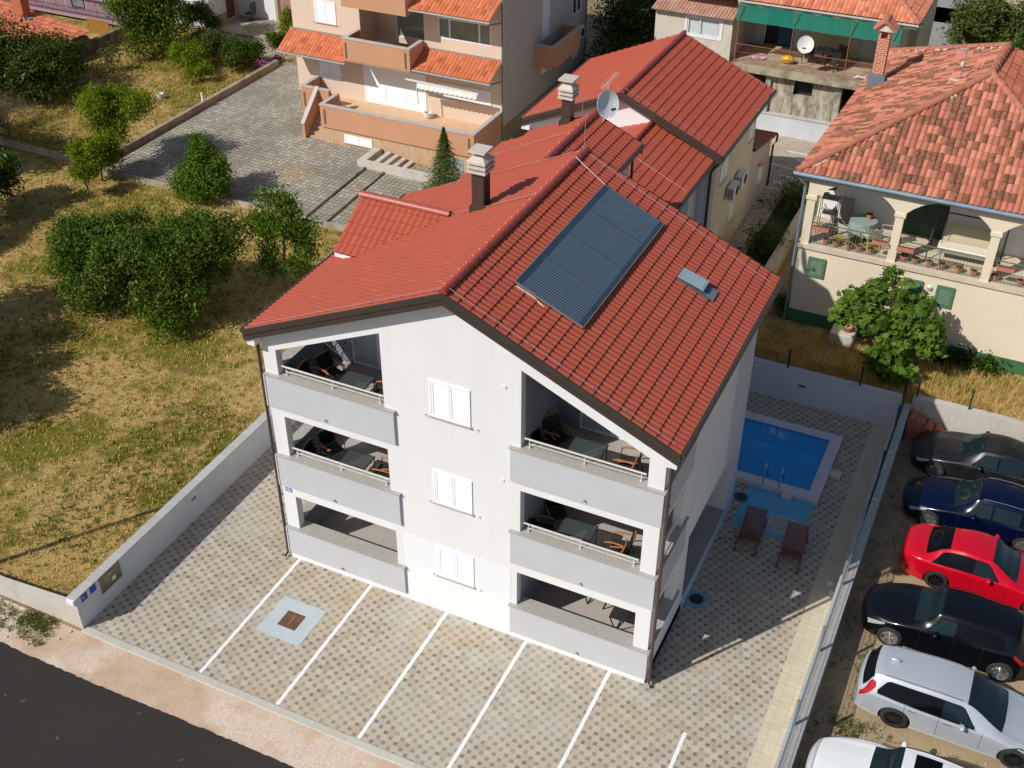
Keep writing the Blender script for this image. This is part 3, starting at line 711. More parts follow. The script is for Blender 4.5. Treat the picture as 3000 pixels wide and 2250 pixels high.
# corner boxes of the soffit
roof.box(-.24,.0,-.28,-.001,7.80,8.10); roof.box(W,11.58,-.28,.0,7.80,8.08)
roof = roof.build('roof', white, A)
tile_slope('tiles', [(11.62,Y0,roofz(11.62)),(11.62,Y1,roofz(11.62)),(RX,Y1,RZ),(RX,Y0,RZ)], roofred, A, label='dark red pressed tiles on the slope with the solar panel')
tile_slope('tiles', [(-.26,Y0,roofz(-.26)),(-.26,Y1,roofz(-.26)),(RX,Y1,RZ),(RX,Y0,RZ)], roofred, A)
ridge_tiles('ridge_tiles', (RX,Y0-.02,RZ+.05), (RX,Y1+.04,RZ+.05), ridgered, A, .105, .36)
b = MB()
for i in range(24): b.tube([(RX-.06,Y0+.2+i*.36,RZ+.135),(RX-.06,Y0+.24+i*.36,RZ+.16)],.010,6)
b.build('wire_clips', steel, A)
# verge boards (two stepped strips) both gables
def verge(par, y, xl, xr, rx, rz, sl, d=-1, t=.03, h=.30, name='verge_board'):
    b = MB(); zz = lambda x: rz-sl*abs(x-rx)
    for (h0,h1,tt) in ((.04,-.13,t+.02),(-.133,-.16,t),( -.163,-h,t+.01)):
        for (a,c) in ((xl,rx),(rx,xr)):
            lo, hi = (y-tt, y) if d < 0 else (y, y+tt)
            b.prism([(a,zz(a)+h1),(c,zz(c)+h1),(c,zz(c)+h0),(a,zz(a)+h0)], lo, hi, 'y')
    return b.build(name, brown, par)
verge(A, Y0, -.30, 11.66, RX, RZ, SL); verge(A, Y1, 1.2, 11.66, RX, RZ, SL, 1)
b = MB(); 
def gutter(b, p, q, r=.07):
    b.tube([p,q], r, 10)
gutter(b, (11.69,Y0-.02,roofz(11.62)-.03), (11.69,Y1,roofz(11.62)-.03)); b.build('gutter', brown, A, smooth=True)
b = MB(); gutter(b, (-.33,Y0-.02,roofz(-.26)-.03), (-.33,Y1,roofz(-.26)-.03)); b.build('gutter', brown, A, smooth=True)
b = MB(); b.tube([(11.66,-.12,8.08),(11.45,-.05,7.86),(11.39,-.02,7.7),(11.39,-.02,.55),(11.39,-.02,.14),(11.48,-.1,.05)],.045,10); 
for z in (1.0,3.6,6.4): b.tube([(11.39,-.02,z),(11.39,-.02,z+.05)],.055,10)
b.build('downpipe', mat('pipe_brown',(.10,.055,.04),.35,.1), A, smooth=True)
b = MB(); b.tube([(-.3,-.1,8.0),(-.10,-.04,7.7),(-.10,-.04,.2),(-.16,-.14,.08)],.045,10); b.build('downpipe', brown, A, smooth=True)
# lightning wires
wire = mat('lightning_wire', (.50,.40,.36), .4, .05, metal=.4)
def roof_wire(par, pts, r=.0065, h=.05):
    b = MB(); b.tube([(x,y,z+h) for x,y,z in pts], r, 5)
    for i in range(len(pts)-1):
        p, q = Vector(pts[i]), Vector(pts[i+1]); n = max(1,int((q-p).length/.9))
        for k in range(n): c = p+(q-p)*(k+.5)/n; b.box(c.x-.012,c.x+.012,c.y-.012,c.y+.012,c.z+.0,c.z+h+.01)
    return b.build('lightning_wire', wire, par)
roof_wire(A, [(RX,-.12,RZ+.08),(11.45,-.12,roofz(11.45)+.03)], h=.04)
roof_wire(A, [(RX,-.16,RZ+.08),(-.1,-.16,roofz(-.1)+.03)], h=.03)
roof_wire(A, [(RX+.2,8.0,RZ+.0),(11.5,7.75,roofz(11.5)+.03)], h=.06)
roof_wire(A, [(RX,8.15,RZ+.06),(1.2,8.15,roofz(1.2)+.03)], h=.04)
roof_wire(A, [(RX,7.5,RZ+.1),(6.75,7.2,roofz(6.75)+.05)], h=.05)
roof_wire(A, [(RX,5.1,RZ+.1),(3.9,5.14,roofz(3.9)+.03),(2.9,5.15,roofz(2.9)+.05),(.3,5.15,9.82)], h=.04)
# solar collector
sp = MB(); zz = lambda x: roofz(x)+.12
sp.slab([(6.70,1.48,zz(6.70)),(8.47,1.48,zz(8.47)),(8.47,7.18,zz(8.47)),(6.70,7.18,zz(6.70))],.09)
def mat_collector():
    k = NT('collector_blue'); x,y,z = k.xy(); d = line_dist(k, y, .095); l = k.m_('LESS_THAN', d, .015)
    n = k.noise(3,4,.6); c = k.mix(k.map(n,.4,.7,0,.5), (.025,.048,.078), (.05,.075,.105))
    edge = k.m_('MULTIPLY', k.m_('GREATER_THAN', x, 6.86), k.m_('LESS_THAN', x, 8.36))
    sep = k.m_('LESS_THAN', line_dist(k, y, 1.43, -1.48), .03)
    c = k.mix(k.m_('MULTIPLY', k.m_('MULTIPLY', l, edge), k.m_('SUBTRACT', 1., sep)), c, (.21,.27,.33)); c = k.mix(k.m_('MULTIPLY', k.m_('LESS_THAN', line_dist(k, y, 1.43, -1.48), .008), .6), c, (.12,.09,.07))
    return k.out(c, .38, spec=.6, coat=.15)
sp = sp.build('solar_collector', mat_collector(), A)
b = MB(); b.beam((8.485,1.48,zz(8.47)-.03),(8.485,7.18,zz(8.47)-.03),.02,.05); b.beam((6.685,1.48,zz(6.7)-.03),(6.685,7.18,zz(6.7)-.03),.02,.05)
b.beam((6.70,1.465,zz(6.70)-.03),(8.47,1.465,zz(8.47)-.03),.02,.05); b.beam((6.70,7.195,zz(6.70)-.03),(8.47,7.195,zz(8.47)-.03),.02,.05)
b.build('collector_frame', mat('collector_rim',(.20,.17,.13),.5,.1), sp)
b = MB(); b.tube([(6.75,1.40,zz(6.75)-.06),(7.2,1.42,zz(7.2)-.07),(7.5,1.36,zz(7.5)-.1)],.02,8); b.build('pipe_ends', steel, sp)
# roof window, open like the photo
sk = MB(); z_ = lambda x: roofz(x)+.05
sk.slab([(9.52,5.42,z_(9.52)+.02),(10.42,5.42,z_(10.42)+.02),(10.42,5.98,z_(10.42)+.02),(9.52,5.98,z_(9.52)+.02)],.08)
sk = sk.build('roof_window', mat('flashing',(.10,.12,.14),.5,.1), A)
b = MB(); b.slab([(9.52,5.46,z_(9.52)+.09),(10.25,5.46,z_(10.25)+.17),(10.25,5.94,z_(10.25)+.17),(9.52,5.94,z_(9.52)+.09)],.05); sash = b.build('sash', mat('sash_grey',(.30,.36,.37),.35,.1), sk)
MB().slab([(9.58,5.51,z_(9.58)+.105),(10.20,5.51,z_(10.20)+.17),(10.20,5.89,z_(10.20)+.17),(9.58,5.89,z_(9.58)+.105)],.006).build('pane', mat('sky_pane',(.30,.42,.44),.12,.1,2,spec=.8), sash)
MB().slab([(10.32,5.44,z_(10.3)+.035),(10.52,5.44,z_(10.5)+.02),(10.52,5.96,z_(10.5)+.02),(10.32,5.96,z_(10.3)+.035)],.01).build('flashing', mat('lead_flashing',(.16,.20,.25),.4,.1), sk)
# chimney stacks
def stack(par, x, y, z0, z1, w=.36, d=.40):
    c = MB().box(x-w/2,x+w/2,y-d/2,y+d/2,z0,z1).build('chimney', brown, par)
    b = MB(); b.box(x-w/2-.06,x+w/2+.05,y-d/2-.06,y+d/2+.05,roofz(x)-.15,roofz(x)+.12); b.build('chimney_flashing', brown, c)
    b = MB(); e = .10
    for k in range(3): zz_ = z1+.13*k; b.box(x-w/2-e+.0,x+w/2+e,y-d/2-e,y+d/2+e,zz_,zz_+.07); b.box(x-w/2+.04,x+w/2-.04,y-d/2+.04,y+d/2-.04,zz_+.07,zz_+.13)
    zt = z1+.33; 
    V = [(x-w/2-e,y-d/2-e,zt),(x+w/2+e,y-d/2-e,zt),(x+w/2+e,y+d/2+e,zt),(x-w/2-e,y+d/2+e,zt),(x-.12,y-.12,zt+.14),(x+.12,y-.12,zt+.14),(x+.12,y+.12,zt+.14),(x-.12,y+.12,zt+.14)]
    b.add(V, [(0,1,5,4),(1,2,6,5),(2,3,7,6),(3,0,4,7),(4,5,6,7)])
    b.box(x-.09,x+.09,y-.09,y+.09,zt+.13,zt+.24); b.box(x-.25,x+.25,y-.27,y+.27,zt+.24,zt+.29)
    b.build('chimney_cap', mat('cap_concrete',(.56,.52,.44),.85,.12,5,.1,bump=.2), c); return c
stack(A, 3.84, 5.32, 9.9, 11.22)
# dormer on the left slope
dm = MB(); dm.prism([(3.72,8.35),(6.62,8.35),(6.62,8.74),(5.17,9.60),(3.72,8.74)],.30,2.6,'x'); dm = dm.build('dormer', white, A)
xt = lambda z: RX-(RZ-z)/SL
tile_slope('dormer_tiles', [(.10,3.48,8.74),(xt(8.74),3.48,8.74),(xt(9.72),5.17,9.72),(.10,5.17,9.72)], roofred, dm, amp=.03, period=.2)
tile_slope('dormer_tiles', [(.10,6.86,8.74),(xt(8.74),6.86,8.74),(xt(9.72),5.17,9.72),(.10,5.17,9.72)], roofred, dm, amp=.03, period=.2)
ridge_tiles('dormer_ridge', (.06,5.17,9.78),(2.92,5.17,9.78), mat('shiny_ridge',(.40,.09,.06),.42,.05), dm, .12, .40)
MB().box(.12,.75,3.52,3.62,8.58,8.70).build('dormer_trim', pvc, dm)
# second, slightly lower roof behind
r2x, r2z = 4.47, 10.38
z2 = lambda x: r2z-SL*abs(x-r2x)
b = MB(); b.prism([(1.7,0),(5.75,0),(5.75,z2(5.75)-.24),(r2x,r2z-.24),(2.3,z2(2.3)-.24),(1.7,z2(1.7)-.3)],8.12,11.8,'y'); b.build('rear_wall', white, A)
tile_slope('tiles', [(6.06,8.28,z2(6.06)),(6.06,12.0,z2(6.06)),(r2x,12.0,r2z),(r2x,8.28,r2z)], roofred, A)
tile_slope('tiles', [(2.25,8.32,z2(2.25)),(2.25,12.0,z2(2.25)),(r2x,12.0,r2z),(r2x,8.32,r2z)], roofred, A)
tile_slope('tiles', [(1.40,8.32,z2(1.40)-.06),(1.40,11.75,z2(1.40)-.06),(2.27,11.75,z2(2.27)-.06),(2.27,8.32,z2(2.27)-.06)], roofred, A)
ridge_tiles('ridge_tiles', (r2x,8.3,r2z+.05), (r2x,12.04,r2z+.05), ridgered, A, .105, .36)
b = MB()
for i in range(5): b.box(r2x-.07,r2x-.045,8.6+i*.72,8.63+i*.72,r2z+.12,r2z+.155)
b.build('wire_clips', steel, A)
verge(A, 12.0, 2.2, 6.1, r2x, r2z, SL, 1, name='verge_board')
b = MB(); gutter(b,(6.12,8.4,z2(6.06)-.03),(6.12,12.0,z2(6.06)-.03)); b.tube([(6.12,11.9,z2(6.06)-.05),(5.85,11.85,9.3),(5.85,11.85,6)],.045,8); b.build('gutter', brown, A, smooth=True)
roof_wire(A, [(r2x,10.4,r2z+.08),(2.4,10.2,z2(2.4)+.03),(1.5,10.2,z2(1.5)+.0)])
roof_wire(A, [(RX-.02,8.2,RZ+.1),(RX-.02,8.2,RZ+1.1)], .008, 0)
# ================================================================ LOWER HOUSE BEHIND (third roof)
creamw = mat('cream_render', (.66,.60,.47), .88, .05, .8, .04, bump=.1, bsc=80, streak=True)
H3 = thing('link_house', 'lower red roofed house joined between the holiday house and the taller gable behind', 'house', (3.6,16,0))
rx3, rz3, s3 = 3.66, 6.75, .36
z3 = lambda x: rz3-s3*abs(x-rx3)
b = MB(); b.prism([(.6,0),(5.72,0),(5.72,z3(5.72)-.2),(rx3,rz3-.2),(.6,z3(.6)-.2)],12.05,20.2,'y'); b.build('wall', white, H3)
b = MB(); b.box(5.70,5.98,16.0,18.2,0,z3(6)-.25); b.build('grey_pier', mat('slate_paint',(.42,.45,.52),.85,.05), H3)
f = MB().box(5.715,5.735,14.2,15.4,1.6,4.4).build('window', mat('dark_window',(.04,.07,.10),.1), H3)
tile_slope('tiles', [(6.28,12.05,z3(6.28)),(6.28,20.25,z3(6.28)),(rx3,20.25,rz3),(rx3,12.05,rz3)], roofred, H3)
tile_slope('tiles', [(.3,12.05,z3(.3)),(.3,20.25,z3(.3)),(rx3,20.25,rz3),(rx3,12.05,rz3)], roofred, H3)
ridge_tiles('ridge_tiles', (rx3,12.05,rz3+.05), (rx3,20.2,rz3+.05), ridgered, H3, .105, .36)
b = MB(); gutter(b,(6.34,12.1,z3(6.28)-.03),(6.34,20.2,z3(6.28)-.03)); b.build('gutter', brown, H3, smooth=True)
roof_wire(H3, [(rx3,17.2,rz3+.08),(6.25,16.9,z3(6.25)+.03)], h=.05)
# ================================================================ GABLE HOUSE (fourth roof)
H4 = thing('gable_house', 'two storey house with wide red tile gable roof and two air conditioners', 'house', (2.45,23.6,0))
rx4, rz4, s4 = 2.45, 7.85, .434
z4 = lambda x: rz4-s4*abs(x-rx4)
b = MB(); b.prism([(-1.4,0),(6.1,0),(6.1,z4(6.1)-.25),(rx4,rz4-.25),(-1.4,z4(-1.4)-.25)],20.26,27.0,'y'); b.box(-1.75,-1.4,19.95,20.3,5.6,5.85); b.box(6.1,6.4,20.02,20.24,5.62,5.80)
b.build('wall', white, H4)
MB().box(6.101,6.108,20.27,27.0,.02,z4(6.1)-.3).build('cream_side', creamw, H4)
MB().box(6.109,6.114,20.27,21.2,.02,z4(6.1)-.32).build('grey_side', mat('taupe_paint',(.50,.47,.46),.85,.04), H4)
tile_slope('tiles', [(6.6,19.95,z4(6.6)),(6.6,27.3,z4(6.6)),(rx4,27.3,rz4),(rx4,19.95,rz4)], roofred, H4)
tile_slope('tiles', [(-1.72,19.95,z4(-1.72)),(-1.72,27.3,z4(-1.72)),(rx4,27.3,rz4),(rx4,19.95,rz4)], roofred, H4)
ridge_tiles('ridge_tiles', (rx4,19.9,rz4+.05), (rx4,27.35,rz4+.05), ridgered, H4, .105, .36)
verge(H4, 19.95, -1.8, 6.66, rx4, rz4, s4)
b = MB(); gutter(b,(6.68,19.9,z4(6.6)-.04),(6.68,27.3,z4(6.6)-.04)); b.build('gutter', brown, H4, smooth=True)
b = MB(); gutter(b,(-1.8,19.9,z4(-1.7)-.04),(-1.8,27.3,z4(-1.7)-.04)); b.build('gutter', brown, H4, smooth=True)
b = MB(); b.tube([(6.66,20.0,5.9),(6.3,20.15,5.45),(6.18,20.2,5.2),(6.18,20.2,.1)],.055,10); b.build('downpipe', brown, H4, smooth=True)
roof_wire(H4, [(rx4+.05,20.15,rz4+.06),(6.5,20.3,z4(6.5)+.03)], h=.05); roof_wire(H4, [(rx4,20.15,rz4+.06),(-1.6,20.15,z4(-1.6)+.03)], h=.04); roof_wire(H4, [(rx4,27.2,rz4+.06),(6.4,27.1,z4(6.5)+.03)], h=.05)
for (u0,u1,c0,c1) in ((21.9,22.9,3.9,5.0),(24.0,24.7,1.2,2.0),(21.6,22.3,.3,1.9),(25.9,26.6,4.1,4.9)):
    shut_window(H4, u0,u1,c0,c1, 6.11, ax='x', sgn=1, catches=False)
b = MB().box(5.85,6.1,23.8,24.0,2,2.1)
def aircon(par, x, y, z, ax=1):
    a = MB().box(x+.06,x+.36,y,y+.82,z,z+.56).build('air_conditioner', pvc, par)
    MB().lathe([(.22,0),(.22,.012),(.16,.014)],(x+.361,y+.50,z+.28),20,'x').build('fan_grille', dark_metal, a)
    b = MB()
    for k in range(9): b.box(x+.09,x+.33,y-.006,y-.001,z+.06+.05*k,z+.085+.05*k)
    b.build('coil_grille', dark_metal, a)
    MB().box(x,x+.36,y+.02,y+.06,z-.05,z-.005).box(x,x+.36,y+.76,y+.80,z-.05,z-.005).build('bracket', steel, a)
aircon(H4, 6.115, 23.05, 2.75); aircon(H4, 6.115, 24.25, 2.75)
H5 = thing('annex', 'low annex with dark red roof and black downpipe behind the air conditioners', 'annex', (4.5,28.7,0))
b = MB(); b.prism([(27.02,0),(30.55,0),(30.55,2.5),(27.02,3.2)],2,6.1,'x'); b.build('wall', mat('annex_render',(.55,.50,.44),.9,.06), H5)
tile_slope('tiles', [(6.22,30.75,2.62),(2,30.75,2.62),(2,27.02,3.38),(6.22,27.02,3.38)], roofred, H5)
b = MB(); b.slab([(6.14,27.02,3.36),(6.24,27.02,3.36),(6.24,30.7,2.6),(6.14,30.7,2.6)],.09); b.tube([(2,30.82,2.6),(6.3,30.82,2.6)],.06,8); b.tube([(6.3,30.82,2.6),(6.32,30.7,2.3),(6.2,30.62,2.1),(6.2,30.62,.05)],.05,8); b.build('downpipe', dark_metal, H5, smooth=True)
shut_window(H5, 28.7,29.4,.9,1.8, 6.105, ax='x', sgn=1, catches=False)
b = MB(); random.seed(5)
for k in range(6): b.tube([(6.15,28.3+.05*k,2.0),(6.3,28.6+.04*k,1.9+.03*k),(6.35,29.2,1.85)],.012,5)
b.tube([(6.35,29.2,1.85),(7.0,29.6,1.5),(7.3,29.7,.9)],.012,5); b.build('orange_cable', mat('orange_cable',(.6,.16,.08),.5), H5)
# chimney and satellite dish of the roof behind
z2c = 10.2
c = MB().box(3.06,3.42,10.9,11.25,9.4,11.2)
AC = bpy.data.objects['apartment_building']
_rz = roofz; roofz = lambda x: z2(x)
stack(AC, 3.62, 11.83, 9.7, 10.86, .30, .34); roofz = _rz
def dish(name, label, x, y, z, r, facing, pole=.5, m=None):
    t = thing(name, label, 'satellite dish', (x,y,z-pole))
    b = MB(); b.tube([(x,y,z-pole),(x,y,z)],.022,8); b.build('mast', steel, t)
    f = Vector(facing).normalized(); a = f.cross(Vector((0,0,1))).normalized(); u = a.cross(f); c0 = Vector((x,y,z))+f*.12; V=[]; n=28; F=[]
    for i in range(5):
        rr = r*i/4
        for k in range(n): an = 2*math.pi*k/n; V.append(c0+a*math.cos(an)*rr*.95+u*math.sin(an)*rr+f*(.22*(rr/r)**2*r))
    for i in range(4): F += [(i*n+k,i*n+(k+1)%n,(i+1)*n+(k+1)%n,(i+1)*n+k) for k in range(n)]
    V2 = [v-f*.015 for v in V]; m_ = len(V); bb = MB(); bb.add(V+V2, F+[tuple(i+m_ for i in reversed(q)) for q in F]+[(4*n+k,4*n+(k+1)%n,m_+4*n+(k+1)%n,m_+4*n+k) for k in range(n)])
    bb.build('reflector', m or mat('dish_white',(.66,.70,.72),.45,.05), t, smooth=True)
    b = MB(); e = c0+f*r*1.0-u*r*.35; b.beam(c0-u*r*.9+f*.1, e, .02); b.build('arm', steel, t)
    b = MB(); b.sphere(e, .045); b.sphere(e+a*.09, .045); b.build('receiver', dark_metal, t, smooth=True)
    return t
dish('satellite_dish', 'pale satellite dish in front of the white gable wall', 4.80, 11.9, 10.82, .42, (.80,-.55,.32), .6)
t = thing('aerial', 'thin television aerial above the satellite dish on the red roof', 'aerial', (4.9,12.0,10.2))
b = MB(); b.tube([(4.85,12.02,10.3),(4.85,12.02,11.45)],.018,6); b.build('mast', steel, t)
b = MB(); b.beam((4.75,11.8,11.35),(5.0,12.3,11.7),.014)
for k in range(9): f_ = k/8; b.beam((4.75+.25*f_-.13,11.8+.5*f_+.06,11.35+.35*f_),(4.75+.25*f_+.13,11.8+.5*f_-.06,11.35+.35*f_),.007)
b.build('elements', steel, t)
b = MB(); b.tube([(4.2,11.6,10.5),(4.2,11.6,11.9)],.008,5); t.name='aerial'; b.build('lightning_rod', wire, t)

# ================================================================ PEACH HOUSE
peach = mat('peach_render', (.70,.55,.425), .9, .04, .6, .06, bump=.25, bsc=60)
salmon = mat('salmon_render', (.56,.285,.16), .9, .06, .8, .05, bump=.25, bsc=60)
socle = mat_stucco_groove('grooved_socle', (.56,.37,.22))
ledge = mat('parapet_cap', (.50,.46,.42), .7, .08, 3, .1)
greyside = mat('beige_side', (.50,.44,.39), .9, .05, .8, .05, bump=.25, bsc=60)
claytile = mat_tiles('orange_tile', .20, .36, 'new', (.52,.15,.065))
B = thing('apartment_house', 'peach three storey apartment house with terrace and orange tiled canopies', 'building', (-12.7,28.6,0))
xr, xl, yf, yb = -6.8, -18.7, 28.6, 38.9
b = MB()
wall(b,'y',yf,yf+.25,xl,xr,1.2,11.5,[(-17.25,-16.05,2.2,3.27),(-17.25,-16.05,5.05,6.18),(-14.6,-11.05,1.25,3.29),(-14.65,-11.0,4.15,6.9),(-10.3,-7.42,2.33,3.05),(-10.22,-7.38,5.3,6.32),(-14.65,-11.0,7.1,10)])
wall(b,'x',xl,xl+.25,yf+.25,yb,0,11.5); b.box(xl,xr,yb,yb+.25,0,11.5)
b.box(-14.9,-14.65,yf+.25,yf+2.0,4.0,7.0); b.box(-11.0,-10.75,yf+.25,yf+2,4.0,7)
wall(b,'y',yf+1.7,yf+1.95,-14.65,-11.0,4.0,7.0,[(-13.6,-11.1,4.3,6.6)]); b.box(-14.65,-11.0,yf+.25,yf+1.7,6.9,7.1); b.box(-14.9,-10.75,yf+.1,yf+2.1,9.9,10.2)
b.build('wall', peach, B)
b = MB(); wall(b,'x',xr-.25,xr,yf+.25,yb,1.3,11.5,[(33.25,34.2,2.35,3.65),(35.2,36.0,2.4,3.15),(37.4,38.1,1.85,2.8),(37.2,38.4,4.25,5.6),(33.3,34.3,4.15,6.3)]); b.build('side_wall', greyside, B)
b = MB(); b.box(xr-.25,xr+.03,yf+.02,yb,0,1.3); b.box(xl,xr-.25,yf,yf+.2,0,1.2)
b.build('socle', mat_stucco_groove('dark_socle',(.30,.22,.14)), B)
for q in ((33.25,34.2,2.35,3.65),(35.2,36.0,2.4,3.15),(37.4,38.1,1.85,2.8)): shut_window(B, *q[:2],*q[2:], xr, ax='x', sgn=1, catches=False)
def glazed(par, ax, u0,u1,z0,z1,y,cuts,sgn=-1,m=pvc,gm=None,fw=.06):
    def bx(b,a,c,d0,d1,e,f):
        d0,d1 = sorted((y+sgn*d0,y+sgn*d1)); return b.box(a,c,d0,d1,e,f) if ax=='y' else b.box(d0,d1,a,c,e,f)
    b = MB(); bx(b,u0,u0+fw,-.06,.02,z0,z1); bx(b,u1-fw,u1,-.06,.02,z0,z1); bx(b,u0+fw,u1-fw,-.06,.02,z1-fw,z1); bx(b,u0+fw,u1-fw,-.06,.02,z0,z0+fw)
    for c in cuts: bx(b,c-fw*.7,c+fw*.7,-.059,.019,z0+fw,z1-fw)
    f = b.build('window', m, par); g = MB(); bx(g,u0+fw,u1-fw,-.045,-.03,z0+fw,z1-fw); g.build('pane', gm or glass, f); return f
gg = mat('glass_with_reflection', (.22,.25,.205), .12, .25, 1.2, .1, spec=.7)  # base colour lightened to hold the reflection in the panes
glazed(B,'y',-10.22,-7.38,5.3,6.32,yf+.03,[-9.6,-8.0],gm=gg); glazed(B,'y',-13.6,-11.1,4.3,6.6,yf+1.75,[-11.95],gm=gg)
glazed(B,'x',37.2,38.4,4.25,5.6,xr,[37.8],sgn=1)
MB().box(xr-.1,xr-.04,33.3,34.3,4.15,6.3).build('balcony_door', pvc, B)
shut_window(B,-17.25,-16.05,2.2,3.27,yf,m=shutter); shut_window(B,-17.25,-16.05,5.05,6.18,yf,m=shutter)
dd = shut_window(B,-14.6,-11.05,1.27,3.29,yf,leaves=3,sill=None,catches=False,name='terrace_door'); shut_window(B,-10.3,-7.42,2.33,3.05,yf,leaves=3,catches=False)
# terrace, balcony parapets and stairs
floor_p = mat_grid('terrace_tile', (.64,.42,.25), (.70,.47,.29), (.5,.33,.2), .3,.3, False,.004)
b = MB(); b.box(-15.35,xr-.02,25.62,yf,0,1.20); b.box(-17.45,-15.9,27.2,yf,0,1.2); b.box(-15.9,-15.35,27.0,yf,0,1.2); b.build('terrace_base', socle, B)
b = MB(); b.box(-15.35,xr-.02,25.64,yf,1.201,1.25); b.box(-17.45,-15.36,27.22,yf,1.201,1.25); b.build('terrace_floor', floor_p, B)
def parapet(par, segs, z0, z1, m=salmon, t=.16):
    b = MB(); c = MB()
    for (x0,y0,x1,y1) in segs:
        hx, hy = (t/2,0) if x0==x1 else (0,t/2)
        b.box(min(x0,x1)-hx-(0 if hx else t/2),max(x0,x1)+hx+(0 if hx else t/2),min(y0,y1)-hy+(t/2 if hx else 0),max(y0,y1)+hy-(t/2 if hx else 0),z0,z1)
        c.box(min(x0,x1)-hx-.03-(0 if hx else t/2),max(x0,x1)+hx+.03+(0 if hx else t/2),min(y0,y1)-hy-.03+(t/2+.0601 if hx else 0),max(y0,y1)+hy+.03-(t/2+.0601 if hx else 0),z1+.001,z1+.06)
    o = b.build('parapet', m, par); c.build('parapet_cap', ledge, o); return o
parapet(B, [(-15.3,25.6,-6.87,25.6),(-6.88,25.6,-6.88,28.72),(-15.3,25.6,-15.3,27.2)], .95, 2.08)
parapet(B, [(-17.4,27.1,-15.9,27.1),(-17.4,27.1,-17.4,28.7)], 1.0, 2.15)
MB().box(-17.48,-15.85,27.03,27.19,0,1.0).build('socle_front', socle, B)
st = MB(); 
for k in range(7): st.box(-16.42,-15.38,25.75+.22*k,25.75+.22*(k+1)-(0 if k<6 else 0),0,.18*(k+1))
st.build('stairs', mat('stair_stone',(.50,.34,.23),.8,.1), B)
b = MB(); b.prism([(25.55,0),(25.72,0),(27.02,1.0),(27.02,2.15),(25.55,.85)],-16.60,-16.44,'x'); o = b.build('stair_wall', salmon, B)
MB().beam((-16.52,25.5,.87),(-16.52,27.1,2.28),.22,.05).build('parapet_cap', ledge, o)
for xx,yy in ((-15.12,25.515),(-7.05,25.515),(-17.3,27.015)): MB().box(xx-.06,xx+.06,yy-.006,yy+.0,1.12,1.90).build('slot', mat('slot_brown',(.18,.09,.06),.9), B)
shut_window(B,-14.1,-12.55,.30,.74,25.62,catches=False,name='cellar_window'); 
f = MB().box(-8.85,-7.45,25.60,25.625,.05,.68).build('cellar_window', mat('cellar_pane',(.30,.36,.42),.2,.3,3), B)
# balcony of first floor with its canopies
parapet(B, [(-14.7,27.2,-11.1,27.2),(-11.1,27.2,-11.1,yf-.02),(-14.7,27.2,-14.7,yf-.02)], 3.95, 5.02)
MB().box(-14.75,-11.05,27.15,yf,3.88,4.12).build('balcony_slab', salmon, B)
parapet(B, [(-14.6,27.2,-11.2,27.2),(-11.2,27.2,-11.2,yf-.02),(-14.6,27.2,-14.6,yf-.02)], 6.62, 7.8)
MB().box(-14.66,-11.14,27.17,yf,6.64,6.9).build('balcony_slab', salmon, B)
for xx in (-14.62,-11.25): MB().box(xx-.05,xx+.05,27.11,27.118,4.05,4.85).build('slot', mat('slot_b',(.14,.08,.06),.9), B)
def canopy(x0,x1,ze,zt,ye):
    c = MB(); c.slab([(x0,ye+.02,ze-.03),(x1,ye+.02,ze-.03),(x1,yf,zt-.03),(x0,yf,zt-.03)],.09); c = c.build('canopy', peach, B)
    tile_slope('canopy_tiles', [(x0,ye,ze),(x1,ye,ze),(x1,yf,zt),(x0,yf,zt)], claytile, c, amp=.045, kind='clay', period=.2, row=.36, step=.018)
    g = MB(); gutter(g,(x0,ye-.05,ze-.02),(x1+.05,ye-.05,ze-.04),.05); g.box(x0,x1,yf-.03,yf,zt+.02,zt+.12); g.build('canopy_gutter', mat('zinc',(.36,.37,.36),.45,.08,metal=.4), c, smooth=False)
canopy(-18.9,-14.85,3.72,4.45,27.25); canopy(-11.0,xr,4.02,4.62,27.25); canopy(-11.0,xr,6.95,7.52,27.25)
b = MB(); b.tube([(xr+.03,yf-.02,11.4),(xr+.03,yf-.02,.1)],.045,8); 
for z in (3.95,6.8): b.tube([(xr-.05,27.25,z),(xr+.03,yf-.1,z-.25)],.035,6)
b.build('downpipe', mat('zinc_dark',(.17,.19,.20),.5,.1), B, smooth=True)
b = MB(); b.tube([(xr+.05,yb+.15,11.4),(xr+.05,yb+.15,.1)],.05,8); b.build('downpipe', bpy.data.materials['zinc_dark'], B, smooth=True)
# side balcony and air conditioner on the right wall
o = MB().box(xr,xr+1.02,32.4,35.6,3.12,3.3).build('side_balcony', salmon, B)
b = MB(); b.box(xr,xr+1.02,32.38,32.5,3.1,4.25); b.box(xr+.92,xr+1.04,32.51,35.9,3.1,4.25); b.box(xr,xr+.91,35.78,35.9,3.1,4.25); b.build('side_parapet', salmon, o)
b = MB(); b.box(xr,xr+1.06,32.35,32.53,4.251,4.30); b.box(xr+.9,xr+1.06,32.54,35.93,4.251,4.30); b.build('side_cap', ledge, o)
aircon(B, xr, 37.4, 2.95)
# awning rolled out a little
b = MB(); N = 60
for i in range(N):
    x0 = -10.95+3.3*i/N; x1 = -10.95+3.3*(i+1)/N
    b.quad((x0,27.6,3.25),(x1,27.6,3.24),(x1,27.5,3.0+.03*math.sin(i*1.3)),(x0,27.5,3.0+.03*math.sin((i-1)*1.3)))
b.beam((-11.6,27.62,3.33),(-7.6,27.62,3.25),.07); aw = b.build('awning', mat('awning_white',(.72,.70,.66),.8,.06), B)
MB().tube([(-10.93,27.5,3.05),(-10.9,27.5,2.6),(-10.85,27.5,2.2)],.035,6).build('awning_cord', bpy.data.materials['awning_white'], aw)
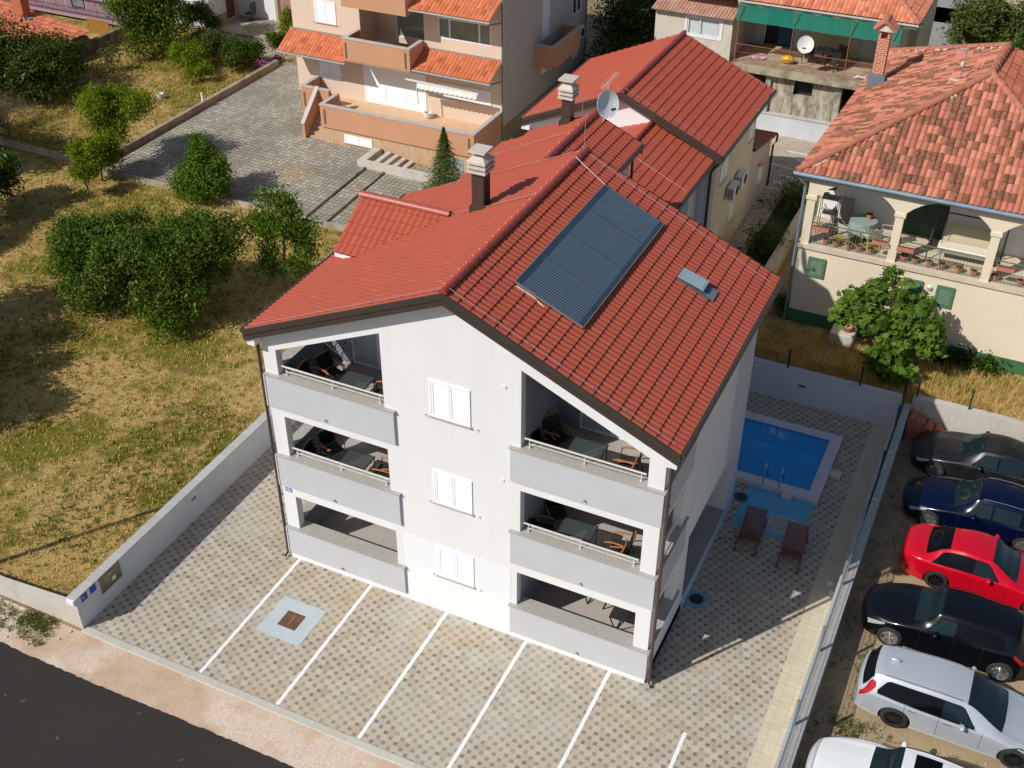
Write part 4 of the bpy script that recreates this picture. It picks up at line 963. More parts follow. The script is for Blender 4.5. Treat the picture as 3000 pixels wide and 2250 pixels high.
# things on the terrace
tag(MB().lathe([(.14,0),(.22,.12),(.24,.3),(.19,.31),(.17,.12)],(-10.7,28.15,1.25),10).build('stone_pot', mat('white_stone',(.74,.72,.66),.8,.15,8)), 'white carved stone pot on the peach terrace', 'pot')
tag(MB().lathe([(.20,0),(.24,.18),(.20,.18),(.16,.04)],(-15.0,27.0,1.25),12).build('basin', dark_metal), 'dark round basin in the terrace corner by the steps', 'basin')
t = thing('folded_rack', 'small folded rack leaning in the right terrace corner', 'rack', (-7.3,26.3,1.25)); b = MB()
for k in range(4): b.beam((-7.6+.05*k,26.0+.1*k,1.25),(-7.25+.05*k,26.6+.1*k,1.75),.015)
b.build('frame', dark_metal, t)
MB().box(-7.75,-7.45,25.95,26.2,1.25,1.29).build('foot', steel, t)

# ================================================================ CREAM HOUSE on the right
cream = mat('cream_stucco', (.78,.665,.49), .9, .035, .7, .04, bump=.2, bsc=70)
cream2 = mat('loggia_wall', (.80,.78,.76), .9, .04, .7, .04)
stone = mat('balcony_edge', (.64,.53,.40), .8, .1, 2, .1)
gshut = mat('green_shutter', (.10,.19,.11), .55, .1, 4, .1)
oldtile = mat_tiles('old_clay_tile', .207, .385, 'old', (.47,.165,.10))
C = thing('villa', 'cream villa with arched balcony and weathered hipped clay roof', 'house', (14,19.5,0))
cx0, cx1, cy = 10.05, 21.5, 19.5
b = MB(); wall(b,'y',cy,cy+.3,cx0,cx1,.55,3.28,[(10.52,11.12,2.15,2.97),(14.15,14.7,2.1,2.95),(15.25,15.82,2.1,2.95)])
wall(b,'x',cx0,cx0+.3,cy+.3,31.5,.0,3.28); wall(b,'x',cx0,cx0+.3,cy+2.7,31.5,3.28,6.3)
# arcade: piers, capitals and arches
xs = [(10.07,10.38),(13.27,13.57),(16.56,16.86),(19.9,20.2)]
for (a,c) in xs:
    b.box(a,c,cy,cy+.3,3.45,5.28); b.box(a-.05,c+.05,cy-.04,cy+.34,5.28,5.42)
def arch_panel(b, a, c, zt, z0=5.42, y0=cy, y1=cy+.3, n=12):
    """spandrel between two piers, with an arched underside"""
    top = zt; pts = []
    for i in range(n+1):
        t_ = i/n; x = a+(c-a)*t_; e = abs(2*t_-1); z = min(z0+.68*(1-e**2.6), zt-.02); pts.append((x, z))
    for i in range(n):
        (xa,za),(xb,zb) = pts[i],pts[i+1]
        V = [(xa,y0,za),(xb,y0,zb),(xb,y0,top),(xa,y0,top),(xa,y1,za),(xb,y1,zb),(xb,y1,top),(xa,y1,top)]
        b.add(V, [(0,1,2,3),(7,6,5,4),(0,4,5,1),(3,2,6,7)])
for i in range(3): arch_panel(b, xs[i][1], xs[i+1][0], 6.27)
for (a,c) in xs: b.box(a,c,cy,cy+.3,5.42,6.27)
b.box(cx0,cx0+.3,cy+.3,cy+2.7,5.9,6.24)
b.build('wall', cream, C)
b = MB(); wall(b,'y',cy+2.4,cy+2.7,cx0+.3,cx1,3.28,6.2,[(13.3,14.9,3.45,5.5)]); b.box(cx0+.3,cx1,cy+.3,cy+2.4,6.16,6.24); b.build('loggia_wall', cream2, C)
for i in range(2): MB().box(13.32+.79*i,14.09+.79*i,cy+2.45,cy+2.5,3.47,5.48).build('balcony_door', mat('dark_green_shutter',(.012,.05,.028),.5), C)
b = MB(); b.box(cx0-.06,cx1,cy-.08,cy+2.4,3.28,3.45); b.build('balcony_slab', stone, C)
MB().box(cx0-.02,cx1,cy-.02,cy-.0,0,.56).box(cx0-.02,cx0,cy,31,.0,.56).build('green_plinth', mat('green_paint',(.045,.15,.055),.85,.1,2,.1), C)
MB().box(cx0+.0,cx1,cy,cy+.3,0,.549).build('base', cream, C)
for (u0,u1,c0,c1) in ((10.52,11.12,2.15,2.97),(14.15,14.7,2.1,2.95),(15.25,15.82,2.1,2.95)): shut_window(C,u0,u1,c0,c1,cy-.04,m=gshut,leaves=1,sill=None,catches=False,tilt=1.1,pitch=.06)
MB().lathe([(.09,0),(.10,-.05),(.06,-.09)],(14.98,cy,2.75),14,'y').build('wall_lamp', steel, C)
# roof
gx, gy, gz = 9.58, 19.33, 6.31; Ap = (15.06,24.5,9.09); Bp = (15.28,27.8,9.09)
BL = (10.12,33.0,6.36); FR = (20.5,gy,gz); BR = (20.8,33,gz)
tile_slope('roof_tiles', [(gx,gy,gz),FR,Ap], oldtile, C, amp=.08, kind='clay', period=.207, row=.385, step=.03, label='front slope of large barrel tiles, many of them darkened')
lp = Vector(Ap)-Vector((gx,gy,gz)); 
b_ = Vector(BL)-Vector((gx,gy,gz)); nn = b_.cross(lp); 
zB = Bp[2]
tile_slope('roof_tiles', [(gx,gy,gz),BL,Bp,Ap], oldtile, C, amp=.055, kind='clay', period=.207, row=.385, step=.035)
tile_slope('roof_tiles', [FR,BR,Bp,Ap], mat_tiles('old_clay_tile_b', .207, .385, 'new', (.46,.13,.075)), C, amp=.055, kind='clay', period=.207, row=.385, step=.035)
MB().add([BL,BR,(BR[0],BR[1],0.1),(BL[0],BL[1],0.1),Bp,],[(0,1,2,3),(0,1,4)]).build('back_wall', cream, C)
oldridge = mat('old_ridge', (.43,.155,.095), .85, .25, 2.5, .15)
for (p,q) in (((gx,gy,gz+.09),(Ap[0],Ap[1],Ap[2]+.1)),((FR[0],FR[1],gz+.09),(Ap[0],Ap[1],Ap[2]+.1)),((Ap[0],Ap[1],Ap[2]+.1),(Bp[0],Bp[1],Bp[2]+.1)),((Bp[0],Bp[1],Bp[2]+.1),(BL[0],BL[1],gz+.12))):
    ridge_tiles('ridge_tiles', p, q, oldridge, C, .14, .40)
random.seed(11); mb_ = MB()
mort = mat('mortar',(.66,.56,.44),.9,.2,5)
def mortar(p,q,n,side):
    for k in range(n):
        t_ = random.random(); c = Vector(p).lerp(Vector(q),t_); mb_.box(c.x+side[0]-.05,c.x+side[0]+.05,c.y+side[1]-.04,c.y+side[1]+.04,c.z-.03,c.z+.05, rz=random.random())
mortar(Bp,BL,26,(-.13,-.12)); mortar((gx,gy,gz),Ap,12,(.12,-.10)); mb_.build('mortar_patches', mort, C)
zinc = mat('zinc_gutter', (.22,.29,.34), .45, .12, 2, .1, metal=.2)
b = MB(); gutter(b,(gx-.1,gy-.06,gz-.02),(cx1,gy-.06,gz-.04),.085); b.box(gx-.02,cx1,gy+.0,cy+.0,gz-.16,gz-.13); b.build('gutter', zinc, C, smooth=True)
b = MB(); b.tube([(gx+.05,gy,gz-.1),(cx0-.1,cy-.05,5.8),(cx0-.1,cy-.05,.1)],.055,8); b.build('downpipe', zinc, C, smooth=True)
# brick chimney
t = MB(); t.box(10.35,10.80,28.0,28.45,6.4,8.62); t.box(10.35,10.45,28.0,28.45,8.62,8.95); t.box(10.70,10.80,28.0,28.45,8.62,8.95); t.box(10.45,10.70,28.3,28.45,8.62,8.95); ch = t.build('chimney', mat_brick(), C)
b = MB(); b.prism([(10.22,8.95),(10.93,8.95),(10.58,9.25)],27.9,28.55,'y'); b.build('chimney_cap', mort, ch)
b = MB()
for s_ in (-1,1):
    for k in range(4): b.tube([(10.58+s_*.06,27.9+.18*k,9.33),(10.58+s_*.42,27.88+.18*k,9.0)],.085,8)
b.tube([(10.58,27.82,9.36),(10.58,28.6,9.36)],.10,8); b.build('cap_tiles', oldridge, ch, smooth=True)
b = MB(); b.box(10.25,10.92,27.86,28.0,6.6,7.16); b.build('lead_flashing', bpy.data.materials['lead_flashing'], ch)
# old tv aerial
t = thing('aerial', 'crooked grey television aerial standing on the weathered clay roof', 'aerial', (13.95,25.1,8.5))
b = MB(); b.tube([(13.95,25.1,8.4),(14.0,25.1,9.6)],.025,6); b.build('mast', mat('grey_pipe',(.28,.27,.27),.5), t)
b = MB(); b.beam((12.9,25.5,9.75),(14.15,25.0,9.55),.02)
for k in range(16): f_ = k/15; x_,y_,z__ = 12.95+1.1*f_, 25.48-.44*f_, 9.74-.18*f_; b.beam((x_-.04,y_-.14,z__),(x_+.04,y_+.14,z__),.01)
b.beam((14.0,25.1,9.5),(13.75,25.3,9.95),.02); b.build('elements', bpy.data.materials['grey_pipe'], t)
MB().sphere((13.95,25.1,9.1),.08,8,6,(1,1,1.6)).build('amplifier_box', mort, t)
MB().box(13.6,14.0,25.0,25.15,8.46,8.52).build('foot', mort, t)
# balcony railing: one per bay
rail_m = mat('rail_green', (.13,.19,.13), .5, .1)
for i in range(3):
    a, c = xs[i][1], xs[i+1][0]; b = MB(); y_ = cy+.10
    b.beam((a,y_,4.33),(c,y_,4.33),.035); b.beam((a,y_,4.2),(c,y_,4.2),.015); b.beam((a,y_,3.55),(c,y_,3.55),.02)
    n = int((c-a)/.115)
    for k in range(n): x_ = a+(c-a)*(k+.5)/n; b.beam((x_,y_,3.46),(x_,y_,4.2),.012)
    m_ = (a+c)/2; b.beam((m_,y_,3.3),(m_,y_,4.33),.035); b.build('railing', rail_m, C)
b = MB(); b.beam((cx0+.1,cy+.3,4.33),(cx0+.1,cy+2.4,4.33),.035); 
for k in range(18): b.beam((cx0+.1,cy+.35+.11*k,3.46),(cx0+.1,cy+.35+.11*k,4.33),.012)
b.build('railing', rail_m, C)
MB().slab([(cx0+.05,cy+.6,5.4),(cx0+.9,cy+.6,5.55),(cx0+.9,cy+2.3,5.55),(cx0+.05,cy+2.3,5.4)],.03).build('green_blind', mat('blind_green',(.09,.25,.13),.7), C)
# ================================================================ HOUSE WITH GREEN AWNING
bare = mat_stain('bare_concrete', (.50,.45,.35), (.12,.105,.07), .53, 2.2)
oldr = mat_stain('old_render', (.62,.56,.47), (.40,.35,.27), .66, 1.0)
D = thing('old_house', 'old house with green shade net balcony over a bare concrete ground floor', 'house', (5,38,0))
b = MB(); wall(b,'y',36.85,37.1,4.35,7.9,1.02,3.1,[(5.5,6.45,2.15,3.05)]); b.box(4.1,4.35,36.7,37.1,1.02,3.1); b.box(7.6,7.9,36.75,36.84,1.02,3.1)
b.box(10.3,10.5,36.8,41,0,3.1); b.box(8,10.3,40.5,41,0,3.1); b.box(2.5,10.3,36.9,41,0,1.0)
b.build('bare_wall', bare, D)
MB().box(5.5,6.45,37.2,37.3,1.1,3.1).box(2.2,10.2,40.2,40.3,1.0,3.1).box(2.1,4.3,37.6,37.7,0,3.1).build('opening_shade_sheet', darkvoid, D)  # dark sheets, painted shade inside the ground floor openings
MB().box(2.3,10.2,36.4,40.5,3.1,3.48).build('balcony_slab', mat_stain('slab_concrete',(.42,.36,.26),(.15,.12,.08),.55,1.3,False), D)
MB().box(2.5,10.1,36.55,40.4,3.482,3.5).build('balcony_floor', mat_stain('balcony_screed',(.50,.40,.27),(.30,.22,.13),.55,2,False), D)
b = MB(); wall(b,'y',39.6,39.85,2.2,10.2,3.5,6.3,[(3.0,4.6,3.5,5.9)]); b.box(9.75,10.2,36.9,39.6,3.5,6.3); b.box(10.2,10.6,39.8,46,0,6.2); b.build('upper_wall', mat_stain('ochre_render',(.50,.46,.33),(.33,.30,.2),.62,1.2), D)
MB().box(3.02,4.58,39.84,39.9,3.5,5.9).build('doorway_shade_sheet', darkvoid, D)  # dark sheet filling the doorway, its shade put into the colour
b = MB()
for k in range(24): x0 = 3.75+.03*k; b.quad((x0,39.7+.03*(k%2),3.6),(x0+.03,39.7+.03*((k+1)%2),3.6),(x0+.03,39.7+.03*((k+1)%2),5.8),(x0,39.7+.03*(k%2),5.8))
b.build('door_curtain', mat('blue_curtain',(.06,.12,.22),.8), D)
palegreen = mat('pale_green_shutter', (.40,.50,.45), .6, .06)
for (x0,x1) in ((2.55,3.0),(4.6,5.3)): shut_window(D,x0,x1,3.52,5.8,39.6,m=palegreen,leaves=1,sill=None,catches=False,name='door_shutter')
shut_window(D,8.0,9.3,3.52,5.75,39.6,m=palegreen,leaves=2,sill=None,catches=False,name='door_shutter')
# shade net hanging from the eave
def net_mat():
    k = NT('net_green'); k.out((.0,.17,.11), .85); k.put(k.b,'Alpha',.80); return k.m
b = MB(); NX = 60; net = []
for i in range(NX+1):
    x = 2.2+8.0*i/NX; net.append([(x,36.9,6.62-.02*math.sin(i*.7)),(x,36.72+.02*math.sin(i*.9),6.1),(x+.02,36.5+.02*math.sin(i*.5),5.60+.012*math.sin(i*1.7))])
for i in range(NX):
    for j in range(2): b.quad(net[i][j],net[i+1][j],net[i+1][j+1],net[i][j+1])
b.build('shade_net', net_mat(), D, smooth=True)
rust_m = mat('rust_post',(.32,.13,.09),.6)
for x in (2.4,5.15,7.9,9.9): MB().beam((x,36.5,3.5),(x,36.5,6.5),.03).build('net_post', rust_m, D)
b = MB(); b.beam((2.3,36.5,4.45),(10.1,36.5,4.45),.025); b.beam((2.3,36.5,4.05),(10.1,36.5,4.05),.012); b.beam((2.3,36.5,3.62),(10.1,36.5,3.62),.015)
for k in range(78): x = 2.35+.1*k; b.beam((x,36.5,3.5),(x,36.5,4.45),.009)
b.build('railing', bpy.data.materials['rust_post'], D)
# main roof (clay)
fade = mat_tiles('faded_tile', .20, .36, 'new', (.60,.20,.11))
ez = 6.55
tile_slope('roof_tiles', [(-1,36.75,ez),(10.9,36.75,ez),(7.5,40.6,8.1),(-1,40.6,8.1)], fade, D, amp=.04, kind='clay', period=.2, row=.38, step=.03)
tile_slope('roof_tiles', [(10.9,36.75,ez),(10.9,46,ez),(7.5,46,8.1),(7.5,40.6,8.1)], fade, D, amp=.04, kind='clay', period=.2, row=.38, step=.03)
ridge_tiles('ridge_tiles', (10.95,36.7,ez+.06),(7.5,40.6,8.18), oldridge, D, .11, .4)
b = MB(); gutter(b,(2.2,36.7,ez-.06),(10.9,36.7,ez-.06),.05); b.box(2.2,10.8,36.8,37.0,6.3,6.5); b.prism([(10.2,36.75),(10.95,36.75),(10.95,46),(10.2,46)],6.38,6.52); b.build('eave', mat('pale_eave',(.50,.47,.40),.6,.1), D)
# left wing with corrugated roof and window
b = MB(); wall(b,'y',36.6,36.85,-1.95,2.1,0,5.55,[(-.25,1.5,4.5,5.38)]); b.box(1.85,2.1,36.85,40,0,5.55); b.box(-1.95,-1.7,36.85,40,0,5.55); b.build('left_wall', oldr, D)
wf = mat('chipped_frame', (.66,.64,.60), .7, .2, 8, .1)
f = glazed(D,'y',-.25,1.5,4.5,5.38,36.62,[.42],m=wf,fw=.08,gm=clear_glass)
b = MB(); wall(b,'y',36.57,36.605,-.36,1.61,4.40,5.48,[(-.25,1.5,4.5,5.38)]); b.build('window_surround', pvc, D)
b = MB()
for (x0,x1) in ((-.1,.3),(.55,1.35)):
    n = int((x1-x0)/.05)
    for k in range(n): b.quad((x0+.05*k,36.66+.02*(k%2),4.58),(x0+.05*k+.05,36.66+.02*((k+1)%2),4.58),(x0+.05*k+.05,36.66+.02*((k+1)%2),5.3),(x0+.05*k,36.66+.02*(k%2),5.3))
b.build('curtain', mat('pale_curtain',(.62,.70,.70),.8), f)
tile_slope('sheet_roof', [(-2.1,36.25,5.62),(2.2,36.25,5.62),(2.2,40.5,6.5),(-2.1,40.5,6.5)], mat_corr(), D, amp=.05, kind='wave', period=.18, row=1.4, step=.01)
dish('satellite_dish', 'round white satellite dish fixed to the railing below the green shade net', 5.85, 36.45, 4.95, .42, (.2,-.95,.25), .9, mat('dish_cream',(.80,.77,.70),.5,.03))
b = MB(); b.sphere((4.9,37.4,3.72),.2,12,8,(1.7,1.2,1)); tag(b.build('air_ring', mat('yellow_vinyl',(.75,.45,.01),.35), smooth=True), 'yellow inflatable lying on the balcony floor', 'inflatable')
# dark wicker chairs and table
def wicker(x,y,rz,label):
    t = thing('wicker_chair', label, 'chair', (x,y,3.5), 'black wicker chairs on the old balcony'); t.rotation_euler = (0,0,rz)
    def w(mb,n): 
        o = mb.build(n, dark_metal); o.parent = t; return o
    w(MB().box(-.28,.28,-.28,.28,.36,.44),'seat'); w(MB().box(-.28,.28,.22,.30,.44,.95),'backrest')
    for sx in (-1,1):
        w(MB().box(sx*.28-.03,sx*.28+.03,-.28,.22,.44,.66),'armrest')
        for sy in (-1,1): w(MB().box(sx*.25-.02,sx*.25+.02,sy*.25-.02,sy*.25+.02,0,.36),'leg')
wicker(5.75,38.0,.2,'left black wicker chair, behind the white dish'); wicker(7.25,38.3,-.5,'back right black wicker chair by the small table'); wicker(7.1,37.5,-.3,'front right black wicker chair nearest the railing')
t = thing('balcony_table', 'small dark square table between the black wicker chairs', 'table', (6.45,38.2,3.5))
MB().box(6.1,6.8,37.9,38.5,4.2,4.24).build('table_top', mat('table_glass',(.05,.08,.08),.15), t); MB().box(6.42,6.48,38.17,38.23,3.52,4.2).build('leg', dark_metal, t); MB().box(6.2,6.7,38.0,38.4,3.5,3.52).build('foot', dark_metal, t)
t = thing('drying_rack', 'folded blue drying rack at the far end of the old balcony', 'rack', (9.3,37.6,3.5)); b = MB()
b.tube([(8.95,38.4,3.55),(8.9,38.6,4.6),(9.15,38.6,4.7),(9.45,38.2,3.6)],.012,5); b.tube([(9.3,38.2,3.9),(9.4,37.2,3.6),(9.9,37.6,3.9)],.02,5); b.build('frame', mat('blue_tube',(.05,.11,.2),.4), t)
def cloth(name,label,cat,x,y,z,s,m):
    b = MB(); random.seed(int(x*10)); n=7; H=[[z+.02+.08*random.random() for _ in range(n)] for _ in range(n)]
    for i in range(n-1):
        for j in range(n-1): b.quad((x+s*i/n+.02*j,y+s*.6*j/n,H[i][j]),(x+s*(i+1)/n+.02*j,y+s*.6*j/n,H[i+1][j]),(x+s*(i+1)/n+.02*j,y+s*.6*(j+1)/n,H[i+1][j+1]),(x+s*i/n+.02*j,y+s*.6*(j+1)/n,H[i][j+1]))
    return tag(b.build(name,m,smooth=True),label,cat)
cloth('towel','crumpled white patterned towel on the old balcony floor','towel',8.3,36.8,3.5,.8,mat('towel_white',(.72,.62,.64),.9,.25,12))
cloth('towel','pink cloth lying at the left of the old balcony floor','towel',3.0,37.2,3.5,.8,mat('cloth_pink',(.72,.34,.50),.9,.2,12))
# ================================================================ TOP LEFT BUILDINGS
shedt = mat_tiles('shed_tile', .20, .40, 'new', (.56,.17,.09))
K = thing('shed', 'low stone shed with orange clay tile roof and brick chimney', 'shed', (-35,27,0))
b = MB(); b.prism([(-45,28.2),(-35.05,27.2),(-34.6,30.25),(-45,32.4)],0,1.12)
b.build('wall', mat_stain('shed_stone',(.36,.33,.27),(.13,.12,.09),.5,1.4), K)
tile_slope('roof_tiles', [(-46,28.5,1.2),(-34.95,26.95,1.2),(-34.4,30.3,1.38),(-46,32.9,1.4)], shedt, K, amp=.035, kind='clay', period=.22, row=.42, step=.05)
c = MB().box(-40.3,-39.5,30.3,30.9,1.2,2.7).build('chimney', mat('brick_plain',(.42,.13,.06),.9,.15,4,.2), K)
MB().box(-39.45,-39.0,30.2,30.6,1.36,1.46).build('lead_flashing', bpy.data.materials['lead_flashing'], c)
Pk = thing('pink_house', 'pink house in the shade with dark red balcony railing', 'house', (-39,36,0))
pinkm = mat('pink_render', (.36,.25,.27), .9, .06, 1, .05)
b = MB(); wall(b,'y',35.6,35.9,-50,-35.9,0,7,[(-40.9,-39.8,.4,2.3),(-39.5,-38.1,1.0,2.3)]); wall(b,'x',-36.2,-35.9,35.9,46,0,7); b.build('wall', pinkm, Pk)
dr = mat('dark_red_paint', (.10,.02,.025), .5, .1)
MB().box(-46,-36.1,34.5,35.6,.2,.36).build('balcony_slab', pinkm, Pk)
b = MB(); b.beam((-46,34.55,1.4),(-36.1,34.55,1.4),.06); b.beam((-36.1,34.55,1.4),(-36.1,35.6,1.4),.06); b.beam((-46,34.55,.5),(-36.1,34.55,.5),.04)
for k in range(72): x = -46+.137*k; b.beam((x,34.55,.4),(x+(.1 if (k//6)%2 else -.1),34.55,1.4),.02)
for k in range(7): b.beam((-36.1,34.55+.16*k,.4),(-36.1,34.55+.16*k,1.4),.02)
b.build('railing', dr, Pk)
for q in ((-40.9,-39.8,.4,2.3),(-39.5,-38.1,1.0,2.3)): glazed(Pk,'y',*q,35.6,[],m=dr,gm=mat('pale_glass',(.22,.32,.36),.15,.3,2))
tag(MB().box(-37.5,-35.75,33.2,33.24,.0,.88).build('rug', mat('ochre_rug',(.33,.15,.02),.95,.2,3)), 'ochre rug hanging over a line in front of the pink house', 'rug')
wall_thing('garden_wall', 'dark mossy wall between the shed and the dry garden', 'wall', [(-34.9,-34.6,27.8,37.0,.75)], mat_stain('moss_wall',(.26,.21,.14),(.09,.08,.04),.5,1.4))
Wh = thing('white_house', 'white farmhouse with brown doors beside the concrete terrace', 'house', (-30,40,0))
b = MB(); wall(b,'y',36.7,37.0,-34.4,-30.75,0,6.5,[(-32.6,-31.9,2.2,3.6)]); b.build('wall', white, Wh)
b = MB(); wall(b,'x',-30.95,-30.75,37.0,39.6,.16,6.5,[(38.35,39.3,.2,2.3)]); b.build('side_wall', mat('grey_white',(.62,.60,.58),.9,.05), Wh)
b = MB(); wall(b,'y',39.6,39.8,-30.75,-22,.16,6.5,[(-27.6,-26.7,.2,2.3),(-30.5,-28.2,1.5,2.6)]); b.build('porch_wall', white, Wh)
brw = mat('brown_door', (.13,.045,.025), .6, .15, 6)
f = MB().box(-30.9,-30.85,38.35,39.3,.2,2.3).build('door', brw, Wh); 
MB().box(-27.6,-26.7,39.65,39.7,.2,2.3).build('door', mat('faded_door',(.36,.20,.15),.8,.3,6,.2), Wh)
MB().box(-30.5,-28.2,39.57,39.62,1.5,2.6).build('window', brw, Wh)
b = MB(); b.box(-30.76,-30.70,37.0,38.3,.15,.75); b.build('ochre_socle', mat('ochre_socle',(.36,.25,.12),.9,.1), Wh)
MB().box(-30.74,-30.68,39.35,39.5,.15,6).box(-27.85,-27.65,39.5,39.6,.15,6).build('timber_post', mat('ochre_post',(.48,.36,.2),.8), Wh)
shut_window(Wh,-32.6,-31.9,2.2,3.6,36.7,m=mat('brown_shutter',(.28,.12,.09),.7,.2,8),leaves=1,sill=None,catches=False)
t = thing('office_chair', 'black office chair by the brown doors of the farmhouse', 'chair', (-29.4,39.0,.16)); MB().box(-29.65,-29.15,38.75,39.2,.58,.66).build('seat', dark_metal, t); MB().box(-29.2,-29.1,38.75,39.2,.7,1.3).build('backrest', dark_metal, t); MB().tube([(-29.4,39,.2),(-29.4,39,.58)],.03).build('stem', dark_metal, t)
b = MB()
for k in range(5): a = k*1.2566; b.beam((-29.4,39,.24),(-29.4+.28*math.cos(a),39+.28*math.sin(a),.18),.03)
b.build('foot', dark_metal, t)
tag(MB().lathe([(.15,0),(.19,.3),(.21,.3),(.21,.27),(.17,.28),(.13,.02)],(-26.6,26.65,0),16).build('bucket', mat('white_bucket',(.72,.69,.62),.5)), 'white plastic bucket standing on the dry grass', 'bucket')
# tile stack and tubes beside the retaining wall
t = thing('tile_pile', 'heap of spare orange roof tiles against the concrete wall', 'roof tiles', (16.2,14.0,0))
random.seed(21)
for k in range(13):
    x = 15.75+.16*k+random.uniform(-.05,.05); hgt = max(.14,.95-.065*k)
    b = MB()
    for j in range(int(hgt/.1)): b.tube([(x+random.uniform(-.03,.03),13.72,.08+.1*j),(x+random.uniform(-.03,.03),14.18,.10+.1*j)],.12,8)
    b.build('tile_stack', oldridge if k%3 else mat('new_tile',(.50,.15,.08),.85,.15,4), t, smooth=True)
tag(MB().tube([(17.5,14.15,.42),(19.4,13.95,.15)],.05,8).build('pipe', mat('brown_pipe',(.25,.12,.08),.6)), 'brown pipe lying along the foot of the concrete wall', 'pipe')
# dead cable and wire at the fence
b = MB(); random.seed(4)
for yy in (-.9,1.6,5.2,9.4):
    for j in range(3): b.tube([(15.62+.05*j,yy,.7),(15.75+.06*j,yy-.1+.1*j,.5),(15.70+.05*j,yy-.3,.15),(15.8,yy-.4,.02)],.010,5)
o = tag(b.build('dry_stem', mat('dry_twig',(.35,.26,.18),.9)), kind='stuff')
# concrete block with a basin by the fig tree
t = thing('concrete_block', 'pale concrete plinth standing in front of the cream house', 'plinth', (12.4,18.9,0)); MB().box(11.9,12.8,18.5,19.3,0,.5).build('block', concrete_pale, t, bevel=.03)
t = thing('clay_bowl', 'round bowl of broken red pots standing on the concrete plinth', 'bowl', (12.5,19.0,.5)); MB().lathe([(.22,.5),(.27,.68),(.25,.68),(.2,.56)],(12.5,19.0,0),16).build('bowl', mat('rust_bowl',(.22,.11,.08),.7), t); MB().sphere((12.5,19,.64),.17,8,6,(1,1,.4)).build('shards', mat('pink_shard',(.6,.24,.18),.8,.3,20), t)
# ================================================================ POOL AREA
pt = thing('swimming_pool', 'rectangular swimming pool of blue water with pale coping', 'pool', (12,11,0))
px0,px1,py0,py1 = 9.6,13.75,9.15,12.78; ix0,ix1,iy0,iy1 = 9.98,13.38,9.52,12.42
b = MB(); zt_ = .17
b.box(px0,px1,py0,iy0,.0,zt_); b.box(px0,px1,iy1,py1,.0,zt_); b.box(px0,ix0,iy0,iy1,0,zt_); b.box(ix1,px1,iy0,iy1,0,zt_)
b.build('coping', mat('pool_coping',(.66,.62,.62),.7,.05,2), pt)
def mat_pool():
    k = NT('pool_liner'); k.out((.02,.48,.92), .4); return k.m
b = MB(); d = .03
b.quad((ix0,iy0,.02),(ix1,iy0,.02),(ix1,iy1,.02),(ix0,iy1,.02)); 
b.box(ix0,ix1,iy1-.45,iy1-.001,.021,.06)
b.build('basin', mat_pool(), pt)
b = MB(); b.box(ix0,ix1,iy0-.001,iy0+.004,.02,.14); b.box(ix0,ix1,iy1-.012,iy1-.004,.02,.14); b.box(ix1-.006,ix1-.001,iy0,iy1,.02,.14); b.build('liner_rim', mat('liner_rim',(.05,.32,.58),.4), pt)
def mat_water():
    k = NT('pool_water'); k.out((.01,.28,.68), .03, spec=.5); k.put(k.b,'Alpha',.4); k.bump(k.noise(2.2,3,.5), .12, .03); return k.m
MB().quad((ix0,iy0,.115),(ix1,iy0,.115),(ix1,iy1,.115),(ix0,iy1,.115)).build('water', mat_water(), pt)
b = MB()
for x in (11.93,12.46): b.tube([(x,9.18,.0),(x,9.20,.45),(x,9.30,.72),(x,9.48,.82),(x,9.66,.72),(x,9.72,.45),(x,9.72,.12)],.024,10)
b.build('pool_handrail', mat('chrome',(.55,.62,.66),.15,.02,metal=1), pt, smooth=True)
MB().box(12.62,12.95,8.93,9.149,.0,.14).build('skimmer_box', mat('cream_plastic',(.62,.60,.52),.6,.05), pt)
MB().box(13.76,14.12,10.65,10.95,.0,.14).build('skimmer_box', bpy.data.materials['cream_plastic'], pt)
sheet('shower_pad', [[(11.55,9.14),(13.66,9.14),(13.66,7.1),(11.55,7.1)]], .012, mat('blue_floor_paint',(.14,.44,.62),.75,.06,2))
t = thing('hatch', 'square speckled hatch with pale frame in the blue pad', 'hatch', (12.97,7.7,0))
b = MB(); b.box(12.55,13.38,7.31,7.35,.012,.02); b.box(12.55,13.38,8.06,8.10,.012,.02); b.box(12.55,12.59,7.35,8.06,.012,.02); b.box(13.34,13.38,7.35,8.06,.012,.02); b.build('frame', mat('hatch_frame',(.45,.60,.68),.5), t)
MB().box(12.59,13.34,7.35,8.06,.012,.017).build('panel', granite, t)
wood = mat('reddish_wood', (.17,.055,.03), .45, .25, 4, .15, spec=.5); wood2 = mat('worn_wood', (.40,.20,.09), .6, .2, 4)
def lounger():
    t = thing('sun_lounger', 'x', 'sun lounger', (0,0,0), 'wooden loungers by the pool')
    for s_ in (-1,1): MB().beam((s_*.31,-.85,.24),(s_*.31,.75,.24),.04,.07).build('side_rail', wood, t)
    for s_ in (-1,1):
        for y in (-.80,.62): MB().box(s_*.31-.03,s_*.31+.03,y-.03,y+.03,0,.2).build('leg', wood, t)
    b = MB()
    for k in range(4): b.box(-.32,.32,-.50+.085*k,-.43+.085*k,.28,.30)
    b.build('seat', wood, t)
    b = MB()
    for k in range(14):
        f_ = k/13; y = -.14+.62*f_; z = .31+.46*f_; b.beam((-.31,y,z),(.31,y,z),.046,.018,up=(0,-.6,.8))
    for s_ in (-1,1): b.beam((s_*.30,-.16,.28),(s_*.30,.50,.80),.035,.03)
    b.build('backrest', wood, t)
    b = MB(); b.beam((-.29,-.84,.27),(.29,-.84,.27),.03); b.beam((-.27,-.84,.26),(-.27,-.5,.26),.02); b.beam((.27,-.84,.26),(.27,-.5,.26),.02); b.build('end_bar', wood2, t)
    return t
lg = lounger(); lg['label'] = 'left wooden sun lounger, the one nearer the holiday house'
